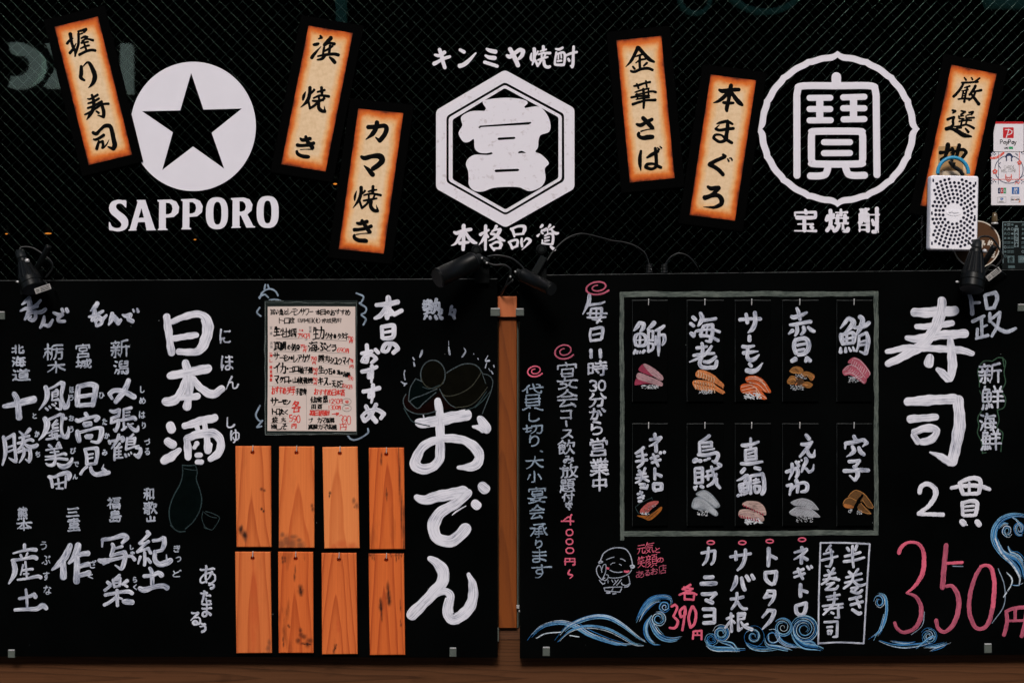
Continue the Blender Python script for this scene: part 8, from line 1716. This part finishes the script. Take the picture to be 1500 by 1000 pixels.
rs = thing('round_sticker', 'round brown sticker with a pale rim half hidden by the white box', 'sticker', P(1430, 392, z1))
mb = MB('brown', 'cream'); mb.prism(arcpts(1430.6, 357.8, 33.8, 33.8, 0, 360, 64), d0=z1, d1=z2); mb.prism(arcpts(1430.6, 357.8, 34.9, 34.9, 0, 360, 64), [arcpts(1430.6, 357.8, 33.2, 33.2, 0, 360, 64)], z1, z2 + 0.0002, 'cream'); dc_ = mb.build('disc', rs)
mb = MB('cream'); glyph(mb, '予', 1438.4, 357.6, 10.5, 11, 2.0, z2 + 0.0001, 'cream', 'marker', slant=0, jit=0.3); glyph(mb, '約', 1450.5, 356, 8, 9, 1.4, z2 + 0.0001, 'cream', 'marker', rot=14, slant=0, jit=0.3); glyph(mb, '店', 1453.8, 372, 8.6, 11.5, 1.9, z2 + 0.0001, 'cream', 'marker', rot=8, slant=0, jit=0.3); mb.build('lettering', dc_)

po = thing('icon_poster', 'small dark poster full of grey teal icons below the cards sticker', 'poster', P(1490, 393, z1))
mb = MB('posterbg', 'slateprint'); mb.prism([(1468, 324.4), (1530, 324.4), (1530, 394), (1468, 394)], d0=z1, d1=z2)
for s in ([(1468.8, 325.2), (1530, 325.2)], [(1468.8, 325.2), (1469.4, 385)]): mb.stroke([(x, y, 1.0) for x, y in s], d=z2, m='slateprint', rough=0)
sh_ = mb.build('sheet', po)
mb = MB('tealprint', 'slateprint'); r2 = random.Random(5); zz = z2 + 0.0001
for gy in range(8):
    for gx in range(8):
        x, y = 1472.5 + gx * 5.2, 329 + gy * 6.6
        if 1483.5 < x < 1494.5 or y > 372 and x > 1474: continue
        k = r2.randrange(5); m_ = r2.choice(['tealprint', 'tealprint', 'slateprint'])
        if k == 0: mb.stroke([(a, b, 0.8) for a, b in arcpts(x, y, 1.7, 1.7, 0, 330, 10)], d=zz, m=m_, rough=0)
        elif k == 1: mb.bbox(x - 1.6, y - 1.4, x + 1.6, y + 1.6, z2, zz, 0.3, m_)
        elif k == 2: mb.stroke([(x - 2, y - 1, 1), (x + 2, y - 1.2, 1)], d=zz, m=m_); mb.stroke([(x - 2, y + 1.2, 1), (x + 2, y + 1, 1)], d=zz, m=m_)
        elif k == 3: mb.stroke([(x - 1.4, y + 1.8, 1), (x, y - 1.6, 1.2), (x + 1.5, y + 1.6, 1)], d=zz, m=m_, split=170)
        else: mb.stroke([(x - 0.6, y, 2.6), (x + 0.6, y + 0.3, 2.8)], d=zz, m=m_)
mb.bbox(1485, 333.6, 1492.8, 362.8, z2, zz + 0.0001, 0.8, 'slateprint'); mb.bbox(1486.8, 330, 1490.8, 333, z2, zz, 0.5, 'slateprint')
for x0_, x1_ in ((1475.5, 1486.5), (1491, 1502)): mb.bbox(x0_, 374, x1_, 385.4, z2, zz, 0.8, 'tealprint')
mb.bbox(1476.5, 388.6, 1487, 393, z2, zz, 0.5, 'tealprint')
for k, c in enumerate('ようこそ'): glyph(mb, c, 1488.9, 339 + k * 6.6, 4.6, 5, 1.0, zz + 0.0002, 'ink', 'marker', slant=0)
glyph(mb, '合', 1481, 379.6, 7, 8, 1.1, zz + 0.0001, 'ink', 'marker'); latin('JCB', 1493.2, 377.6, 0.36, 0.7, zz + 0.0001, 'slateprint')
mb.build('icon_print', sh_)

sh = thing('suction_hook', 'small brown glass fitting on the window under the cards sticker', 'hook', P(1457, 328, 0.001))
mb = MB('bulb'); mb.lathe(P(1457, 311, 0.006), P(1457, 326, 0.006), [(0, 0.001), (0.1, 0.0035), (0.4, 0.0045), (0.8, 0.0052), (1, 0.005)], seg=18); mb.build('body', sh)
mb = MB('steel'); mb.lathe(P(1457, 326, 0.006), P(1457, 328.6, 0.006), [(0, 0.0056), (0.5, 0.006), (1, 0.0056)], seg=18); mb.build('base', sh)

# ================================================================ lamps
def clip_lamp(name, label, A, B, rt, rb, side, tagpos, tagrot, group):
    t = thing(name, label, 'lamp', P(A[0], 408, 0.03), group)
    a = P(A[0], A[1], A[2]); b = P(B[0], B[1], B[2]); L = (b - a).length; ax = (b - a) / L
    mb = MB('lamp'); mb.lathe(a, b, [(0, rt * 0.9), (0.03, rt), (0.1, rt), (0.12, rt * 1.04), (0.62, rb * 0.9), (0.66, rb * 0.93), (0.68, rb), (0.80, rb), (0.82, rb * 0.96), (0.97, rb * 0.96), (1.0, rb * 0.9)], seg=72, ribs=14, ribamp=0.06, ribrange=(0.11, 0.63)); mb.build('shade', t)
    mb = MB('lampgrey'); mb.lathe(a - ax * 0.018, a, [(0, 0.004), (0.1, 0.0075), (0.8, 0.0085), (1, 0.008)], seg=24); mb.build('socket', t)
    mb = MB('steel'); s_ = a + Vector((0.008 * side, -0.010, -0.002)); mb.lathe(s_, s_ + Vector((0.006 * side, -0.004, -0.001)), [(0, 0.002), (0.3, 0.0034), (0.7, 0.0034), (1, 0.0018)], seg=14)
    mb.lathe(b + Vector((-0.022 * side, -0.004, 0.012)), b + Vector((-0.027 * side, -0.005, 0.013)), [(0, 0.0012), (0.5, 0.0020), (1, 0.001)], seg=12); mb.build('thumbscrew', t)
    mb = MB('lamp')
    c = a + ax * L * 0.25 + Vector((0, 0.03, 0))
    mb.tube([a + ax * L * 0.2, c, Vector((c.x, -0.03, P(0, 404, 0.03).z))], 0.004)
    z = P(0, 405, 0.03).z
    mb.box3((c.x - 0.014, -0.046, z - 0.03), (c.x + 0.014, -0.0375, z + 0.012)); mb.box3((c.x - 0.014, -0.0165, z - 0.03), (c.x + 0.014, -0.0085, z + 0.012)); mb.box3((c.x - 0.014, -0.0375, z + 0.002), (c.x + 0.014, -0.0165, z + 0.010))
    hx = c.x + 0.03 * side
    mb.tube([Vector((c.x + 0.01 * side, -0.042, z + 0.01)), Vector((hx - 0.008 * side, -0.05, z + 0.026)), Vector((hx + 0.006 * side, -0.055, z + 0.05))], 0.0052); mb.build('clamp', t)
    dt_ = 0.0975 if tagpos[0] < 100 else 0.0556
    mb = MB('rubber')
    mb.tube([a - ax * 0.017, a - ax * 0.024 + Vector((0.006 * side, 0, 0)), a - ax * 0.022 + Vector((0.024 * side, 0.004, 0)), a + Vector((0.042 * side, 0.01, 0.0)), a + Vector((0.046 * side, 0.012, -0.014)), a + Vector((0.034 * side, 0.014, -0.03))], 0.0017); mb.tube([a + Vector((-0.012 * side, 0.008, 0.016)), a + Vector((-0.006 * side, 0.002, 0.006))], 0.0014)
    mb.tube([P(tagpos[0] - 16 * side, tagpos[1] + 3, 0.05), P(tagpos[0] - 4 * side, tagpos[1] - 13, 0.052), P(tagpos[0] + 9 * side, tagpos[1] - 5, dt_ - 0.002), P(tagpos[0] + 18 * side, tagpos[1] + 2, 0.037)], 0.0017); mb.build('cable', t)
    mb = MB('tag', 'greyink', 'ink'); x, y = tagpos
    dt = 0.0975 if tagpos[0] < 100 else 0.0556; mb.bbox(x - 12, y - 4.2, x + 12, y + 4.2, dt - 0.0016, dt, 0.4, rot=tagrot)
    ca, sa = math.cos(R(tagrot)), math.sin(R(tagrot))
    for u0, u1, v in ((-3, 10, -2), (-3, 9, 0.2), (-3, 10, 2.2), (-9.6, -6, -1), (-9.6, -6, 1.2)):
        mb.stroke([(x + u0 * ca - v * sa, y + u0 * sa + v * ca, 1.0), ((x + (u0 + u1) / 2 * ca - v * sa), y + (u0 + u1) / 2 * sa + v * ca, 0.7), (x + u1 * ca - v * sa, y + u1 * sa + v * ca, 1.0)], d=dt + 0.0001, m='ink', rough=0.2, h=0.00003)
    mb.build('label_tag', t)
clip_lamp('clip_lamp', 'black ribbed clip lamp over the grey brush phrase, tilted with a silver tag', (33, 380, 0.062), (49, 424, 0.082), 0.0092, 0.0195, 1, (62.5, 423), -19, 'black clip lamps on the boards')
clip_lamp('clip_lamp', 'black ribbed clip lamp in front of the round brown sticker', (1430, 366, 0.062), (1423, 424, 0.085), 0.0115, 0.0205, 1, (1455.6, 401.4), -38, 'black clip lamps on the boards')

def spot(label, A, B, r, knob, arm, base, side):
    t = thing('spotlight', label, 'lamp', P(base[0], 404, 0.03), 'two black spotlights at the gap between the boards')
    a, b = P(*A), P(*B); L = (b - a).length; ax = (b - a) / L
    mb = MB('lamp'); mb.lathe(a, b, [(0, r * 0.5), (0.01, r * 0.86), (0.05, r), (0.08, r * 1.0), (0.085, r * 0.97), (0.96, r * 0.97), (0.965, r), (1.0, r)], seg=40)
    mb.lathe(b - ax * 0.002, b + ax * 0.0012, [(0, r * 0.9), (1, r * 0.86)], seg=32, m='lampgrey'); mb.build('head', t)
    mb = MB('lampgrey'); mb.lathe(a - ax * 0.014, a + ax * 0.001, [(0, r * 0.35), (0.1, r * 0.5), (0.75, r * 0.55), (0.8, r * 0.8), (1, r * 0.8)], seg=28); mb.build('rear_cap', t)
    mb = MB('lamp'); k0 = P(*knob); mb.lathe(k0, k0 + Vector((0, -0.012, 0)), [(0, 0.008), (0.1, 0.009), (0.8, 0.009), (1, 0.007)], seg=24); mb.lathe(k0 + Vector((0, -0.012, 0)), k0 + Vector((0, -0.0135, 0)), [(0, 0.0045), (1, 0.004)], seg=18, m='lampgrey'); mb.build('knob', t)
    mb = MB('lampgrey'); x0_, y0_, x1_, y1_, wd = arm
    mb.bbox((x0_ + x1_) / 2 - math.hypot(x1_ - x0_, y1_ - y0_) / 2, (y0_ + y1_) / 2 - wd / 2, (x0_ + x1_) / 2 + math.hypot(x1_ - x0_, y1_ - y0_) / 2, (y0_ + y1_) / 2 + wd / 2, 0.042, 0.056, 1.2, rot=math.degrees(math.atan2(y1_ - y0_, x1_ - x0_))); mb.build('arm', t)
    mb = MB('lamp'); c = P(base[0], base[1], 0.04)
    mb.tube([k0 + Vector((0, -0.004, 0)), P((knob[0] + base[0]) / 2, (knob[1] + base[1]) / 2, 0.04), c], 0.0045)
    mb.box3((c.x - 0.012, -0.0445, c.z - 0.014), (c.x + 0.012, -0.0375, c.z + 0.01)); mb.box3((c.x - 0.012, -0.0165, c.z - 0.014), (c.x + 0.012, -0.009, c.z + 0.01)); mb.box3((c.x - 0.012, -0.0375, c.z + 0.002), (c.x + 0.012, -0.0165, c.z + 0.009))
    mb.build('clamp', t)
    mb = MB('steel')
    for q in (a + Vector((0.012 * side, -0.012, 0.004)), a + Vector((0.02 * side, -0.01, -0.004))): mb.lathe(q, q + Vector((0.001, -0.003, 0)), [(0, 0.0012), (0.5, 0.0018), (1, 0.0008)], seg=10)
    mb.build('screw', t)
spot('larger black cylinder spotlight aimed at the board with wooden plaques', (695, 382, 0.075), (641, 407.5, 0.115), 0.0165, (698, 367, 0.045), (700, 376, 716, 384, 9), (706, 402), 1)
spot('smaller black cylinder spotlight aimed at the board with hanging strips', (765, 402, 0.06), (808, 424, 0.11), 0.0112, (793, 366, 0.045), (797, 376, 782, 402, 10.5), (790, 402), -1)

pc = thing('power_cable', 'thin black cable looping over the glass beside the spotlights', 'cable', P(870, 400, 0.03))
mb = MB('rubber')
mb.tube([P(800, 384, 0.05), P(812, 366, 0.045), P(828, 351, 0.04), P(842, 344, 0.036), P(856, 342.5, 0.034), P(880, 348, 0.03), P(897, 352.5, 0.028), P(915, 355, 0.026), P(932, 361, 0.026), P(944, 370, 0.026), P(948, 378, 0.026), P(951, 388, 0.026)], 0.0013); mb.build('long_loop', pc)
mb = MB('rubber')
mb.tube([P(714, 376, 0.06), P(728, 374, 0.062), P(748, 378, 0.06), P(762, 388, 0.058), P(770, 398, 0.058)], 0.0016); mb.tube([P(705, 380, 0.07), P(722, 388, 0.07), P(738, 388, 0.068), P(748, 396, 0.066), P(744, 410, 0.06), P(738, 424, 0.045), P(733, 434, 0.02)], 0.0016); mb.tube([P(752, 410, 0.06), P(742, 418, 0.055), P(734, 428, 0.03)], 0.0013); mb.build('lamp_leads', pc)
mb = MB('rubber')
mb.tube([P(974, 388, 0.026), P(980, 379, 0.026), P(988, 373, 0.026), P(996, 371, 0.026), P(1006, 374, 0.026), P(1014, 381, 0.025), P(1021, 391, 0.022), P(1025, 400, 0.012)], 0.0012); mb.build('short_loop', pc)
for x in (951, 973):
    mb = MB('rubber'); n = 40
    mb.tube([P(x + 4.2 * math.cos(i * 0.9) + (0.6 if x > 960 else -0.2) * i / n, 387 + i * 13 / n, 0.026 + 0.0045 * math.sin(i * 0.9)) for i in range(n)], 0.0008, seg=6); mb.tube([P(x - 5, 399.4, 0.03), P(x + 5, 398.4, 0.03)], 0.0011); mb.build('coil', pc)
